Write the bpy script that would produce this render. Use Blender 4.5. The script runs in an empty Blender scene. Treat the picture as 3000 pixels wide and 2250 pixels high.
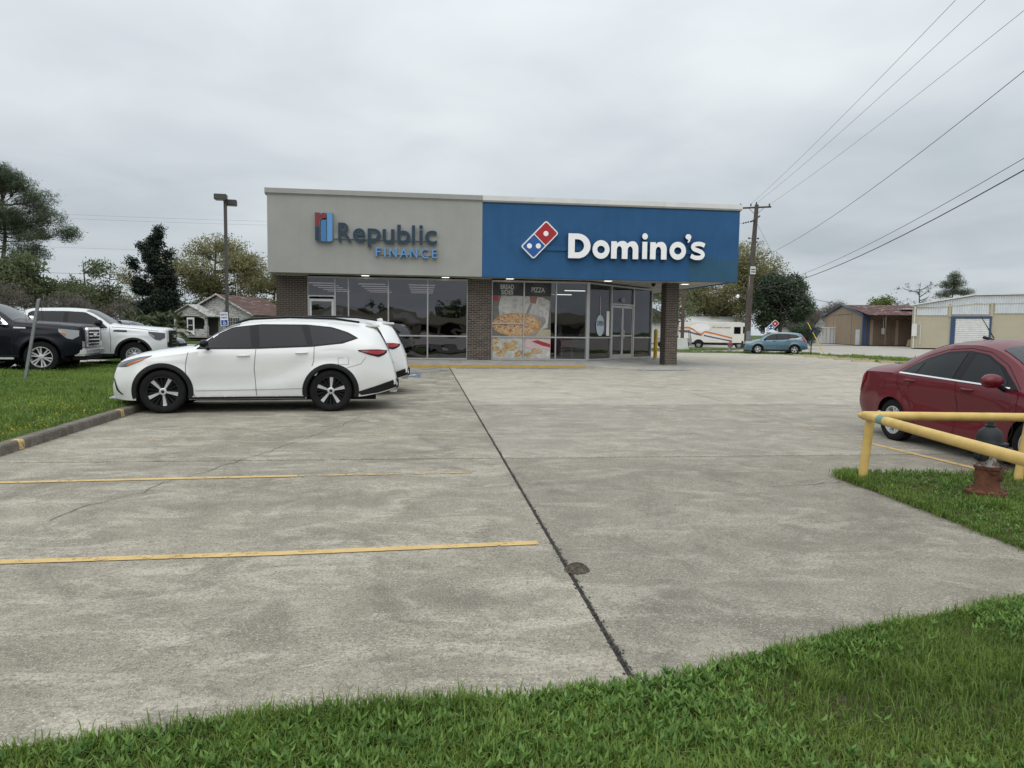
import bpy, bmesh, math, random
import numpy as np
from mathutils import Vector, Matrix

D = bpy.data
SC = bpy.context.scene
COL = SC.collection
R_ = math.radians
random.seed(7)
RNG = np.random.default_rng(11)

# ------------------------------------------------------------------ camera
CAMZ = 1.40
def make_camera():
    yaw, p, r = R_(7.2), R_(4.316), math.atan(.0131)
    F = Vector((math.sin(yaw)*math.cos(p), math.cos(yaw)*math.cos(p), -math.sin(p)))
    R0 = Vector((math.cos(yaw), -math.sin(yaw), 0)); U0 = R0.cross(F)
    Rv = R0*math.cos(r) + U0*math.sin(r); U = U0*math.cos(r) - R0*math.sin(r)
    m = Matrix(((Rv.x, U.x, -F.x, 0), (Rv.y, U.y, -F.y, 0), (Rv.z, U.z, -F.z, CAMZ), (0, 0, 0, 1)))
    c = D.cameras.new('camera'); c.lens = 25.2; c.sensor_width = 36; c.sensor_fit = 'HORIZONTAL'
    c.clip_start = .05; c.clip_end = 3000
    o = D.objects.new('camera', c); COL.objects.link(o); o.matrix_world = m
    SC.camera = o
make_camera()

# ------------------------------------------------------------------ overcast sky, soft sun, exposure
def make_world():
    w = D.worlds.new('World'); SC.world = w; w.use_nodes = True
    nt = w.node_tree; N = nt.nodes; Lk = nt.links; N.clear()
    def nd(t, **k):
        n = N.new(t)
        for a, b in k.items(): setattr(n, a, b)
        return n
    def math_(op, a, b=None, clamp=False):
        n = nd('ShaderNodeMath', operation=op, use_clamp=clamp)
        for i, v in enumerate((a, b)):
            if v is None: continue
            if isinstance(v, (int, float)): n.inputs[i].default_value = v
            else: Lk.new(v, n.inputs[i])
        return n.outputs[0]
    sky = nd('ShaderNodeTexSky', sky_type='NISHITA'); sky.sun_disc = False
    sky.sun_elevation = R_(52); sky.sun_rotation = R_(205); sky.air_density = 1.5; sky.dust_density = 4
    geo = nd('ShaderNodeTexCoord'); sep = nd('ShaderNodeSeparateXYZ'); Lk.new(geo.outputs['Generated'], sep.inputs[0])
    z = math_('MAXIMUM', sep.outputs[2], 0.0)
    zz = math_('ADD', z, .16)
    u = math_('DIVIDE', sep.outputs[0], zz); v = math_('DIVIDE', sep.outputs[1], zz)
    cmb = nd('ShaderNodeCombineXYZ'); Lk.new(u, cmb.inputs[0]); Lk.new(v, cmb.inputs[1])
    def noise(scale, det, rough, dist=0):
        n = nd('ShaderNodeTexNoise'); n.inputs['Scale'].default_value = scale; n.inputs['Detail'].default_value = det
        n.inputs['Roughness'].default_value = rough; n.inputs['Distortion'].default_value = dist
        Lk.new(cmb.outputs[0], n.inputs['Vector']); return n.outputs[0]
    a = noise(.55, 3, .45, .4); b = noise(1.7, 4, .5, .3)
    cl = math_('ADD', math_('MULTIPLY', a, .65), math_('MULTIPLY', b, .35))
    ramp = nd('ShaderNodeValToRGB'); Lk.new(cl, ramp.inputs[0])
    e = ramp.color_ramp.elements
    e[0].position = .36; e[0].color = (.79, .815, .85, 1); e[1].position = .60; e[1].color = (1.12, 1.12, 1.12, 1)
    # overcast luminance: brighter towards the zenith
    lum = math_('ADD', .53, math_('MULTIPLY', math_('POWER', z, 1.3), .84))
    lum = math_('MULTIPLY', lum, 10.0)
    tint = nd('ShaderNodeMixRGB'); tint.blend_type = 'MIX'
    Lk.new(math_('MULTIPLY', z, 3.0, True), tint.inputs[0])
    tint.inputs[1].default_value = (.90, .99, 1.045, 1); tint.inputs[2].default_value = (.945, 1.005, 1.035, 1)
    m1 = nd('ShaderNodeMixRGB', blend_type='MULTIPLY'); m1.inputs[0].default_value = 1
    Lk.new(ramp.outputs[0], m1.inputs[1]); Lk.new(tint.outputs[0], m1.inputs[2])
    m2 = nd('ShaderNodeVectorMath', operation='SCALE'); Lk.new(m1.outputs[0], m2.inputs[0]); Lk.new(lum, m2.inputs['Scale'])
    mx = nd('ShaderNodeMixRGB'); mx.inputs[0].default_value = .96
    Lk.new(sky.outputs[0], mx.inputs[1]); Lk.new(m2.outputs[0], mx.inputs[2])
    bg = nd('ShaderNodeBackground'); bg.inputs[1].default_value = .1; Lk.new(mx.outputs[0], bg.inputs[0])
    out = nd('ShaderNodeOutputWorld'); Lk.new(bg.outputs[0], out.inputs[0])
    s = D.lights.new('sun', 'SUN'); s.energy = 1.0; s.angle = R_(75); s.color = (1, .975, .94)
    so = D.objects.new('sun', s); COL.objects.link(so)
    az = R_(205); el = R_(52)   # light comes from behind the camera, a little to the left
    d = Vector((math.sin(az)*math.cos(el), math.cos(az)*math.cos(el), math.sin(el)))
    so.rotation_euler = d.to_track_quat('Z', 'Y').to_euler()
make_world()
SC.view_settings.view_transform = 'Standard'; SC.view_settings.look = 'None'
SC.view_settings.exposure = .17; SC.view_settings.gamma = 1; SC.view_settings.use_curve_mapping = False
SC.render.engine = 'CYCLES'
SC.cycles.use_denoising = True
SC.cycles.max_bounces = 8; SC.cycles.transparent_max_bounces = 16

# ------------------------------------------------------------------ mesh helpers
def tag(o, label=None, cat=None, group=None, kind=None):
    for k, v in (('label', label), ('category', cat), ('group', group), ('kind', kind)):
        if v: o[k] = v
    return o
def empty(name, loc=(0, 0, 0), rz=0):
    o = D.objects.new(name, None); COL.objects.link(o); o.location = loc; o.rotation_euler = (0, 0, rz); o.empty_display_size = .2
    return o
def thing(name, label, cat, loc=(0, 0, 0), rz=0, group=None):
    return tag(empty(name, loc, rz), label, cat, group)

class MB:
    """collects geometry; build() links it as one mesh object"""
    def __init__(s): s.v = []; s.f = []; s.m = []; s.cur = 0
    def add(s, vs, fs):
        n = len(s.v); s.v.extend([tuple(map(float, q)) for q in vs]); s.f.extend([tuple(i+n for i in f) for f in fs]); s.m.extend([s.cur]*len(fs)); return s
    def box(s, x0, x1, y0, y1, z0, z1, ch=0):
        if ch:
            bm = bmesh.new(); bmesh.ops.create_cube(bm, size=1)
            for q in bm.verts: q.co = Vector(((x0+x1)/2+q.co.x*(x1-x0), (y0+y1)/2+q.co.y*(y1-y0), (z0+z1)/2+q.co.z*(z1-z0)))
            bmesh.ops.bevel(bm, geom=bm.edges[:], offset=ch, segments=2, affect='EDGES')
            bm.verts.index_update(); s.add([q.co[:] for q in bm.verts], [[q.index for q in f.verts] for f in bm.faces]); bm.free(); return s
        v = [(x0, y0, z0), (x1, y0, z0), (x1, y1, z0), (x0, y1, z0), (x0, y0, z1), (x1, y0, z1), (x1, y1, z1), (x0, y1, z1)]
        return s.add(v, [(3, 2, 1, 0), (4, 5, 6, 7), (0, 1, 5, 4), (1, 2, 6, 5), (2, 3, 7, 6), (3, 0, 4, 7)])
    def tube(s, pts, rad, n=8, cap=True):
        pts = [Vector(p) for p in pts]; k = len(pts); rad = rad if isinstance(rad, (list, tuple)) else [rad]*k
        vs = []; up = None
        for i, p in enumerate(pts):
            t = (pts[min(i+1, k-1)]-pts[max(i-1, 0)])
            if t.length < 1e-9: t = Vector((0, 0, 1))
            t.normalize()
            if up is None:
                a = Vector((0, 0, 1)) if abs(t.z) < .9 else Vector((1, 0, 0)); up = t.cross(a).normalized()
            else:
                up = (up-t*up.dot(t)); up = up.normalized() if up.length > 1e-6 else t.orthogonal().normalized()
            w = t.cross(up)
            for j in range(n):
                a = 2*math.pi*j/n; vs.append(p+(up*math.cos(a)+w*math.sin(a))*rad[i])
        fs = [(i*n+j, i*n+(j+1) % n, (i+1)*n+(j+1) % n, (i+1)*n+j) for i in range(k-1) for j in range(n)]
        if cap: fs += [tuple(range(n))[::-1], tuple((k-1)*n+j for j in range(n))]
        return s.add(vs, fs)
    def lathe(s, prof, n=24, axis='z', o=(0, 0, 0), cap=False):
        vs = []
        for (r, h) in prof:
            for j in range(n):
                a = 2*math.pi*j/n; c, q = r*math.cos(a), r*math.sin(a)
                vs.append({'z': (o[0]+c, o[1]+q, o[2]+h), 'y': (o[0]+c, o[1]+h, o[2]+q), 'x': (o[0]+h, o[1]+c, o[2]+q)}[axis])
        k = len(prof); fs = [(i*n+j, i*n+(j+1) % n, (i+1)*n+(j+1) % n, (i+1)*n+j) for i in range(k-1) for j in range(n)]
        if cap: fs += [tuple(range(n))[::-1], tuple((k-1)*n+j for j in range(n))]
        return s.add(vs, fs)
    def prism(s, poly, a, b, axis='y'):
        """poly in the plane across axis (y: (x,z); x: (y,z); z: (x,y)), from a to b along it"""
        f = {'y': lambda p, t: (p[0], t, p[1]), 'x': lambda p, t: (t, p[0], p[1]), 'z': lambda p, t: (p[0], p[1], t)}[axis]
        n = len(poly); vs = [f(p, a) for p in poly]+[f(p, b) for p in poly]
        fs = [tuple(range(n))[::-1], tuple(range(n, 2*n))]+[(i, (i+1) % n, n+(i+1) % n, n+i) for i in range(n)]
        return s.add(vs, fs)
    def quad(s, a, b, c, d): return s.add([a, b, c, d], [(0, 1, 2, 3)])
    def xform(s, M):
        s.v = [tuple(M @ Vector(q)) for q in s.v]; return s
    def mesh(s, name, mats, smooth=None):
        me = D.meshes.new(name); me.from_pydata(s.v, [], s.f)
        for m in (mats if isinstance(mats, (list, tuple)) else [mats]): me.materials.append(m)
        if any(s.m): me.polygons.foreach_set('material_index', s.m)
        bm = bmesh.new(); bm.from_mesh(me); bmesh.ops.recalc_face_normals(bm, faces=bm.faces[:]); bm.to_mesh(me); bm.free()
        if smooth:
            me.polygons.foreach_set('use_smooth', [True]*len(me.polygons)); me.set_sharp_from_angle(angle=R_(smooth))
        return me
    def build(s, name, mats, parent=None, smooth=None, loc=None, rz=None, kind=None):
        return obj(name, s.mesh(name, mats, smooth), parent, loc, rz, kind)
def obj(name, me, parent=None, loc=None, rz=None, kind=None):
    o = D.objects.new(name, me); COL.objects.link(o)
    if parent is not None: o.parent = parent
    if loc is not None: o.location = loc
    if rz is not None: o.rotation_euler = (0, 0, rz)
    if kind: o['kind'] = kind
    return o
def copy_tree(o, parent=None):
    c = o.copy(); COL.objects.link(c); c.parent = parent
    for ch in list(o.children): copy_tree(ch, c)
    return c

# ------------------------------------------------------------------ materials
def nmat(name):
    m = D.materials.new(name); m.use_nodes = True; nt = m.node_tree; nt.nodes.clear()
    return m, nt
class NT:
    """small node-building helper"""
    def __init__(s, name):
        s.m, s.t = nmat(name); s.out = s.n('ShaderNodeOutputMaterial'); s.b = s.n('ShaderNodeBsdfPrincipled'); s.l(s.b.outputs[0], s.out.inputs[0])
    def n(s, t, **k):
        q = s.t.nodes.new(t)
        for a, b in k.items(): setattr(q, a, b)
        return q
    def l(s, a, b): s.t.links.new(a, b)
    def val(s, sock, v):
        if isinstance(v, (int, float)): sock.default_value = v
        elif isinstance(v, (tuple, list)): sock.default_value = (*v, 1) if len(v) == 3 and sock.type == 'RGBA' else v
        else: s.l(v, sock)
    def pos(s): return s.n('ShaderNodeNewGeometry').outputs['Position']
    def obj(s): return s.n('ShaderNodeTexCoord').outputs['Object']
    def noise(s, scale, det=3, rough=.55, vec=None, dist=0, mul=None):
        q = s.n('ShaderNodeTexNoise'); q.inputs['Scale'].default_value = scale; q.inputs['Detail'].default_value = det
        q.inputs['Roughness'].default_value = rough; q.inputs['Distortion'].default_value = dist
        v = vec if vec is not None else s.pos()
        if mul:
            mp = s.n('ShaderNodeMapping'); mp.inputs['Scale'].default_value = mul; s.l(v, mp.inputs[0]); v = mp.outputs[0]
        s.l(v, q.inputs['Vector']); return q.outputs[0]
    def ramp(s, fac, stops, interp='LINEAR'):
        q = s.n('ShaderNodeValToRGB'); s.l(fac, q.inputs[0]); e = q.color_ramp.elements; q.color_ramp.interpolation = interp
        while len(e) < len(stops): e.new(.5)
        for i, (p, c) in enumerate(stops):
            e[i].position = p; e[i].color = (*c, 1) if not isinstance(c, (int, float)) else (c, c, c, 1)
        return q.outputs[0]
    def mix(s, fac, a, b, mode='MIX'):
        q = s.n('ShaderNodeMixRGB', blend_type=mode); s.val(q.inputs[0], fac); s.val(q.inputs[1], a); s.val(q.inputs[2], b); return q.outputs[0]
    def math(s, op, a, b=0., clamp=False):
        q = s.n('ShaderNodeMath', operation=op, use_clamp=clamp); s.val(q.inputs[0], a); s.val(q.inputs[1], b); return q.outputs[0]
    def set(s, **k):
        nm = {'color': 'Base Color', 'rough': 'Roughness', 'metal': 'Metallic', 'spec': 'Specular IOR Level', 'coat': 'Coat Weight', 'coatr': 'Coat Roughness', 'alpha': 'Alpha'}
        for a, v in k.items(): s.val(s.b.inputs[nm.get(a, a)], v)
        return s
    def bump(s, h, strength=.3, dist=.01):
        q = s.n('ShaderNodeBump'); q.inputs['Strength'].default_value = strength; q.inputs['Distance'].default_value = dist
        s.l(h, q.inputs['Height']); s.l(q.outputs[0], s.b.inputs['Normal']); return s

def M_plain(name, c, rough=.5, metal=0, var=.12, scale=8, bump=.1, bscale=60, coat=0, spec=.5, coord='obj'):
    """one colour with mild uneven tone and fine relief"""
    t = NT(name); v = t.obj() if coord == 'obj' else t.pos()
    f = t.noise(scale, 4, .6, v)
    a = tuple(q*(1-var) for q in c); b = tuple(min(1, q*(1+var)) for q in c)
    t.set(color=t.ramp(f, [(.3, a), (.7, b)]), rough=t.ramp(t.noise(scale*2.3, 3, .6, v), [(.2, max(0, rough-.06)), (.8, min(1, rough+.06))]), metal=metal, spec=spec)
    if coat: t.set(coat=coat, coatr=.04)
    if bump: t.bump(t.noise(bscale, 3, .6, v), bump, .004)
    return t.m
def M_paint(name, c, metal=0., coat=1., rough=.35, dirt=.25):
    """car paint: clear coat over a tinted base, a film of road dust low on the body"""
    t = NT(name); p = t.obj(); sep = t.n('ShaderNodeSeparateXYZ'); t.l(p, sep.inputs[0])
    lo = t.math('SUBTRACT', 1, t.math('MULTIPLY', sep.outputs[2], 1.35), True)
    d = t.math('MULTIPLY', t.math('MULTIPLY', lo, t.ramp(t.noise(3.2, 5, .65, p), [(.35, 0), (.75, 1)])), dirt)
    base = t.ramp(t.noise(1.4, 2, .5, p), [(.3, tuple(q*.97 for q in c)), (.7, c)])
    t.set(color=t.mix(d, base, (.21, .19, .16)), metal=metal, rough=rough, coat=1., coatr=.035, spec=.5)
    t.set(coat=t.math('SUBTRACT', coat, t.math('MULTIPLY', d, 1.2), True), spec=.5*coat)
    return t.m
def M_glass_dark(name, c=(.007, .008, .010), rough=.01, spec=.3):
    t = NT(name); p = t.obj()
    t.set(color=c, rough=t.ramp(t.noise(2.5, 4, .6, p), [(.4, rough), (.8, rough+.05)]), spec=spec); return t.m
def M_pane(name, tint=(.30, .31, .32), refl=.14, wob=.012):
    """thin plate glass: clear tinted body, mirror-like by angle, slightly wavy"""
    m, nt = nmat(name); N = nt.nodes.new; L = nt.links.new
    out = N('ShaderNodeOutputMaterial'); mx = N('ShaderNodeMixShader'); tr = N('ShaderNodeBsdfTransparent'); gl = N('ShaderNodeBsdfGlossy')
    tr.inputs[0].default_value = (*tint, 1); gl.inputs['Roughness'].default_value = .004; gl.inputs[0].default_value = (.92, .9, .95, 1)
    fr = N('ShaderNodeFresnel'); fr.inputs[0].default_value = 1.5
    mp = N('ShaderNodeMath'); mp.operation = 'ADD'; mp.use_clamp = True; mp.inputs[1].default_value = refl; L(fr.outputs[0], mp.inputs[0])
    no = N('ShaderNodeTexNoise'); no.inputs['Scale'].default_value = 1.1; no.inputs['Detail'].default_value = 1
    g = N('ShaderNodeNewGeometry'); L(g.outputs['Position'], no.inputs['Vector'])
    bu = N('ShaderNodeBump'); bu.inputs['Strength'].default_value = 1; bu.inputs['Distance'].default_value = wob; L(no.outputs[0], bu.inputs['Height'])
    L(bu.outputs[0], gl.inputs['Normal'])
    L(mp.outputs[0], mx.inputs[0]); L(tr.outputs[0], mx.inputs[1]); L(gl.outputs[0], mx.inputs[2]); L(mx.outputs[0], out.inputs[0])
    return m
def M_emit(name, c, st):
    m, nt = nmat(name); o = nt.nodes.new('ShaderNodeOutputMaterial'); e = nt.nodes.new('ShaderNodeEmission'); e.inputs[0].default_value = (*c, 1); e.inputs[1].default_value = st
    nt.links.new(e.outputs[0], o.inputs[0]); return m

def concrete(name, base=(.292, .263, .208), dark=(.118, .106, .083), light=(.57, .525, .43), speck=1.0):
    """weathered broom-finished concrete: cloudy stains, pale scuffs, exposed aggregate and pits"""
    t = NT(name); p = t.pos(); oi = t.n('ShaderNodeObjectInfo').outputs['Random']
    big = t.noise(.2, 4, .6, p, .8); mid = t.noise(1.3, 9, .74, p, .5); scuff = t.noise(2.1, 9, .76, p, .7, mul=(.6, 1.25, 1)); stain = t.noise(.8, 8, .72, p, 1.2)
    fine = t.noise(48, 3, .7, p); grit = t.noise(110, 2, .6, p)
    c = t.ramp(mid, [(.33, tuple(a*.5+b*.5 for a, b in zip(base, dark))), (.48, base), (.63, tuple(a*.6+b*.4 for a, b in zip(base, light)))])
    c = t.mix(t.ramp(big, [(.44, 0), (.62, .38)]), c, tuple(q*1.4 for q in dark))
    c = t.mix(t.ramp(scuff, [(.50, 0), (.60, .52)]), c, light)
    c = t.mix(t.ramp(stain, [(.52, 0), (.62, .50)]), c, dark)
    c = t.mix(t.ramp(t.noise(5.5, 7, .75, p), [(.50, 0), (.62, .30)]), c, tuple(q*.8 for q in (base[0]*1.04, base[1]*.95, base[2]*.9)))
    c = t.mix(t.math('MULTIPLY', oi, .14), c, dark)
    c = t.mix(t.ramp(fine, [(.36, .60*speck), (.53, 0)]), c, (.11, .10, .085))
    c = t.mix(t.ramp(grit, [(.56, 0), (.72, .55*speck)]), c, (.72, .67, .58))
    pits = t.n('ShaderNodeTexVoronoi'); pits.inputs['Scale'].default_value = 52; t.l(p, pits.inputs['Vector'])
    c = t.mix(t.ramp(pits.outputs['Distance'], [(.12, .65*speck), (.26, 0)]), c, (.09, .082, .07))
    t.set(color=c, rough=t.ramp(mid, [(.3, .78), (.7, .93)]), spec=.25)
    t.bump(t.math('ADD', t.math('MULTIPLY', fine, .6), t.math('MULTIPLY', grit, .5)), .5, .007)
    return t.m
def worn_paint(name, c, under_cov=.5, scale=9, under=None):
    """paint worn through to bare concrete; the gaps are transparent so the slab itself shows"""
    t = NT(name); p = t.pos()
    f = t.math('ADD', t.math('MULTIPLY', t.noise(scale, 5, .7, p), .7), t.math('MULTIPLY', t.noise(scale*6, 3, .7, p), .3))
    t.set(color=t.ramp(t.noise(5, 4, .6, p), [(.3, tuple(q*.78 for q in c)), (.7, c)]), rough=.7, alpha=t.ramp(f, [(under_cov-.05, 0), (under_cov+.05, 1)]))
    return t.m
def leafmat(name, a, b, trans=.35, rough=.55, attr='tint'):
    t = NT(name); at = t.n('ShaderNodeAttribute', attribute_name=attr)
    c = t.ramp(at.outputs['Fac'], [(0, a), (1, b)])
    t.set(color=c, rough=rough, spec=.35)
    tl = t.n('ShaderNodeBsdfTranslucent'); t.l(c, tl.inputs[0]); mx = t.n('ShaderNodeMixShader'); mx.inputs[0].default_value = trans
    t.l(t.b.outputs[0], mx.inputs[1]); t.l(tl.outputs[0], mx.inputs[2]); t.l(mx.outputs[0], t.out.inputs[0])
    return t.m
def gz(y):
    return float(np.interp(y, [-50, 0, 26, 30, 50, 70, 90, 400], [-.252, -.252, .03, .03, -.16, -.16, -.02, 0.]))
# ------------------------------------------------------------------ shared materials
m_conc = concrete('lot_concrete')
m_conc_d = concrete('entry_concrete', (.246, .222, .177), (.115, .104, .084), (.43, .395, .325), 1.)
m_conc_m = concrete('mid_concrete', (.315, .287, .234), (.16, .146, .12), (.53, .49, .41), .9)
m_conc_l = concrete('aisle_concrete', (.41, .375, .308), (.23, .21, .173), (.60, .555, .465), .7)
m_conc_far = concrete('street_concrete', (.40, .375, .33), (.24, .225, .2), (.5, .47, .42), .4)
m_kerb = concrete('kerb_concrete', (.125, .11, .088), (.04, .036, .03), (.27, .24, .195), 1.)
m_walk = concrete('walk_concrete', (.36, .35, .32), (.2, .19, .175), (.48, .46, .42), .6)
m_joint = M_plain('joint_filler', (.036, .033, .028), .9, var=.5, scale=14, bump=.5, coord='pos')
m_soil = M_plain('soil', (.075, .055, .035), .95, var=.5, scale=20, bump=.6, coord='pos')
def far_grass():
    t = NT('far_turf'); p = t.pos()
    c = t.ramp(t.noise(.35, 5, .6, p), [(.3, (.045, .075, .018)), (.55, (.075, .115, .03)), (.75, (.12, .135, .05))])
    c = t.mix(t.ramp(t.noise(9, 4, .7, p), [(.35, .5), (.6, 0)]), c, (.03, .045, .012))
    t.set(color=c, rough=.9, spec=.2); t.bump(t.noise(22, 3, .7, p), .8, .05); return t.m
m_turf = far_grass()
m_yel = worn_paint('yellow_line_paint', (.62, .43, .17), .41, 11)
m_yel_mid = worn_paint('thin_yellow_line_paint', (.56, .40, .18), .48, 9)
m_yel_faint = worn_paint('faded_yellow_line_paint', (.50, .34, .12), .55, 7)
m_bluepaint = worn_paint('faded_blue_paint', (.10, .19, .30), .50, 5)
m_whitepaint = worn_paint('worn_white_paint', (.62, .62, .58), .46, 6)
m_asph = concrete('road_asphalt', (.085, .083, .08), (.05, .05, .048), (.13, .125, .12), .5)

# ------------------------------------------------------------------ ground, parking lot slabs
ys = [-420, -60, -20, 0, 13, 26, 30, 40, 50, 70, 90, 160, 420]
mb = MB(); xs = [-420, -120, -40, 0, 40, 120, 420]
for y in ys:
    for x in xs: mb.v.append((x, y, gz(y)-.09))
n = len(xs)
for j in range(len(ys)-1):
    for i in range(n-1): mb.f.append((j*n+i, j*n+i+1, (j+1)*n+i+1, (j+1)*n+i)); mb.m.append(0)
ground = mb.build('ground', m_turf, kind='structure')

def sheet(name, poly, dz, mat, kind='structure', parent=None, thick=0):
    """flat sheet following the lie of the ground"""
    mb = MB(); n = len(poly)
    mb.add([(x, y, gz(y)+dz) for x, y in poly], [tuple(range(n))])
    if thick:
        mb.add([(x, y, gz(y)+dz) for x, y in poly]+[(x, y, gz(y)+dz-thick) for x, y in poly], [(i, (i+1) % n, n+(i+1) % n, n+i) for i in range(n)])
    return mb.build(name, mat, parent, kind=kind)

lot = sheet('parking_lot', [(-4.95, .4), (30, .4), (30, 26), (-4.95, 26)], -.012, m_joint)
sheet('joint_filler', [(6, 26), (30, 26), (30, 30), (6, 30)], -.012, m_joint, None, lot)
sheet('joint_filler', [(6, 30), (30, 30), (30, 50), (6, 50)], -.012, m_joint, None, lot)
sheet('joint_filler', [(6, 50), (30, 50), (30, 53), (6, 53)], -.012, m_joint, None, lot)
XL = [(-4.88, .972), (.998, 6.495), (6.507, 12.39), (12.402, 18.3), (18.31, 24.2), (24.21, 29.9)]
YL = [(.5, 2.74), (2.752, 8.575), (8.612, 14.28), (14.302, 20.2), (20.215, 25.99), (26.0, 30), (30.0, 36.0), (36.01, 42.9), (42.91, 49.99), (50, 52.9)]
for i, (x0, x1) in enumerate(XL):
    for j, (y0, y1) in enumerate(YL):
        if j > 4 and i < 2: continue
        # slabs settle a little unevenly
        d = random.uniform(-.003, .003)
        mb = MB(); e = .006
        c = [(x0, y0), (x1, y0), (x1, y1), (x0, y1)]
        ci = [(x0+e, y0+e), (x1-e, y0+e), (x1-e, y1-e), (x0+e, y1-e)]
        vs = [(x, y, gz(y)+d) for x, y in ci]+[(x, y, gz(y)+d-e) for x, y in c]+[(x, y, gz(y)-.12) for x, y in c]
        mb.add(vs, [(0, 1, 2, 3)]+[(k, 4+k, 4+(k+1) % 4, (k+1) % 4) for k in range(4)]+[(4+k, 8+k, 8+(k+1) % 4, 4+(k+1) % 4) for k in range(4)])
        mb.build('concrete_slab', m_conc if i == 0 else m_conc_d if j < 2 else m_conc_m if j < 3 else m_conc_l, lot)
# dirt and moss washed into the wide joint between the two big bays
mb = MB(); rr = random.Random(3)
for k in range(1500):
    y = 3.0+rr.random()**1.6*22.5; x = .985+rr.gauss(0, .013); s = rr.uniform(.003, .009); z = gz(y)+rr.uniform(-.006, .004)
    a = rr.random()*6.28
    mb.add([(x+math.cos(a+t)*s*rr.uniform(.6, 1.2), y+math.sin(a+t)*s*1.6, z) for t in (0, 1.6, 3.1, 4.7)]+[(x, y, z+s*.5)], [(0, 1, 4), (1, 2, 4), (2, 3, 4), (3, 0, 4)])
mb.build('joint_dirt', m_joint, lot, kind='stuff')

def ribbon(name, pts, w, mat, parent, dz=.004, jit=0, kind=None):
    mb = MB(); r = random.Random(len(pts)*7+int(pts[0][0]*100)); P = []
    for (a, b) in zip(pts[:-1], pts[1:]):
        k = max(1, int(math.dist(a, b)/(.12 if jit else 1.2)))
        for i in range(k): P.append((a[0]+(b[0]-a[0])*i/k, a[1]+(b[1]-a[1])*i/k))
    P.append(pts[-1])
    if jit: P = [(x+r.gauss(0, jit), y+r.gauss(0, jit)) for x, y in P]
    vs = []
    for i, (x, y) in enumerate(P):
        q0, q1 = P[max(0, i-1)], P[min(len(P)-1, i+1)]; dx, dy = q1[0]-q0[0], q1[1]-q0[1]; L = math.hypot(dx, dy) or 1
        ww = w*(1 if not jit else r.uniform(.35, 1.3)); nx, ny = -dy/L*ww/2, dx/L*ww/2
        vs += [(x+nx, y+ny, gz(y+ny)+dz), (x-nx, y-ny, gz(y-ny)+dz)]
    mb.add(vs, [(2*i, 2*i+1, 2*i+3, 2*i+2) for i in range(len(P)-1)])
    return mb.build(name, mat, parent, kind=kind)
# painted stall lines
for pts, w, m in (([(-4.6, 5.05), (-1.0, 5.12), (.87, 5.22)], .088, m_yel), ([(-4.7, 7.52), (-2.1, 7.66), (-1.3, 7.70)], .085, m_yel), ([(-1.28, 7.70), (.55, 7.76)], .06, m_yel_mid),
                  ([(-4.7, 10.12), (-2.5, 10.26), (.75, 10.5)], .09, m_yel_faint), ([(6.2, 11.2), (6.36, 9.4)], .09, m_yel_faint), ([(6.36, 9.4), (6.56, 7.3)], .10, m_yel),
                  ([(6.02, 13.4), (6.2, 11.2)], .08, m_yel_faint)):
    ribbon('painted_line', pts, w, m, lot)
for pts in ([(-1.55, 22.2), (.72, 25.5)], [(-.5, 22.2), (.72, 24.0)], [(-3, 22.6), (-.9, 25.6)]): ribbon('painted_line', pts, .12, m_bluepaint, lot)
for pts in ([(.62, 24.2), (.88, 24.2)], [(1.2, 25.35), (5.6, 25.35)], [(7.6, 24.8), (9.4, 24.9)]): ribbon('painted_line', pts, .34, m_bluepaint, lot)
sheet('painted_symbol', [(-2.6, 21.0), (-.02, 21.0), (-.02, 23.1), (-2.6, 23.1)], .004, m_bluepaint, None, lot)
el = [(-.95+math.cos(a)*.75, 22.0+math.sin(a)*.55) for a in np.linspace(-2.2, 2.4, 22)]
ribbon('painted_symbol', el, .11, m_whitepaint, lot, .008)
ribbon('painted_symbol', [(-1.3, 22.75), (-.6, 22.8), (-.5, 22.4)], .11, m_whitepaint, lot, .008)
# cracks
m_crack = M_plain('crack', (.03, .028, .025), .95, bump=0, coord='pos')
for pts in ([(-2.98, 6.1), (-2.9, 6.6), (-2.6, 7.05), (-2.55, 7.5), (-2.3, 8.0), (-2.1, 8.6), (-1.9, 9.15), (-1.75, 9.7), (-1.5, 10.5), (-1.2, 11.6), (-1.05, 12.4)],
            [(1.4, 12.9), (1.9, 13.0), (2.4, 12.95)], [(3.6, 6.9), (4.0, 6.95), (4.5, 7.1)], [(9.2, 12.0), (10.5, 12.3), (12.2, 12.2)], [(3.0, 17.2), (4.4, 17.4)]):
    ribbon('crack', pts, .0075, m_crack, lot, .003, .018)

# street and neighbouring yards behind on the right, truck yard on the left
side_street = sheet('side_street', [(11, 53), (34, 53), (60, 68), (140, 68), (140, 84), (20, 84), (11, 70)], -.02, m_conc_far)
sheet('yard_paving', [(25.5, 34), (60, 30), (150, 30), (150, 120), (40, 120), (36, 60), (29, 49)], -.026, m_conc_far)
sheet('truck_yard', [(-60, 18), (-11.9, 18.6), (-9.2, 30), (-9, 60), (-60, 60)], .085, m_conc_far, thick=.2)
sheet('main_road', [(-150, -16), (150, -16), (150, -6), (-150, -6)], -.05, m_asph)
sheet('strip_mall_lot', [(-150, -125), (150, -125), (150, -17), (-150, -17)], -.05, m_conc_far)

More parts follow.
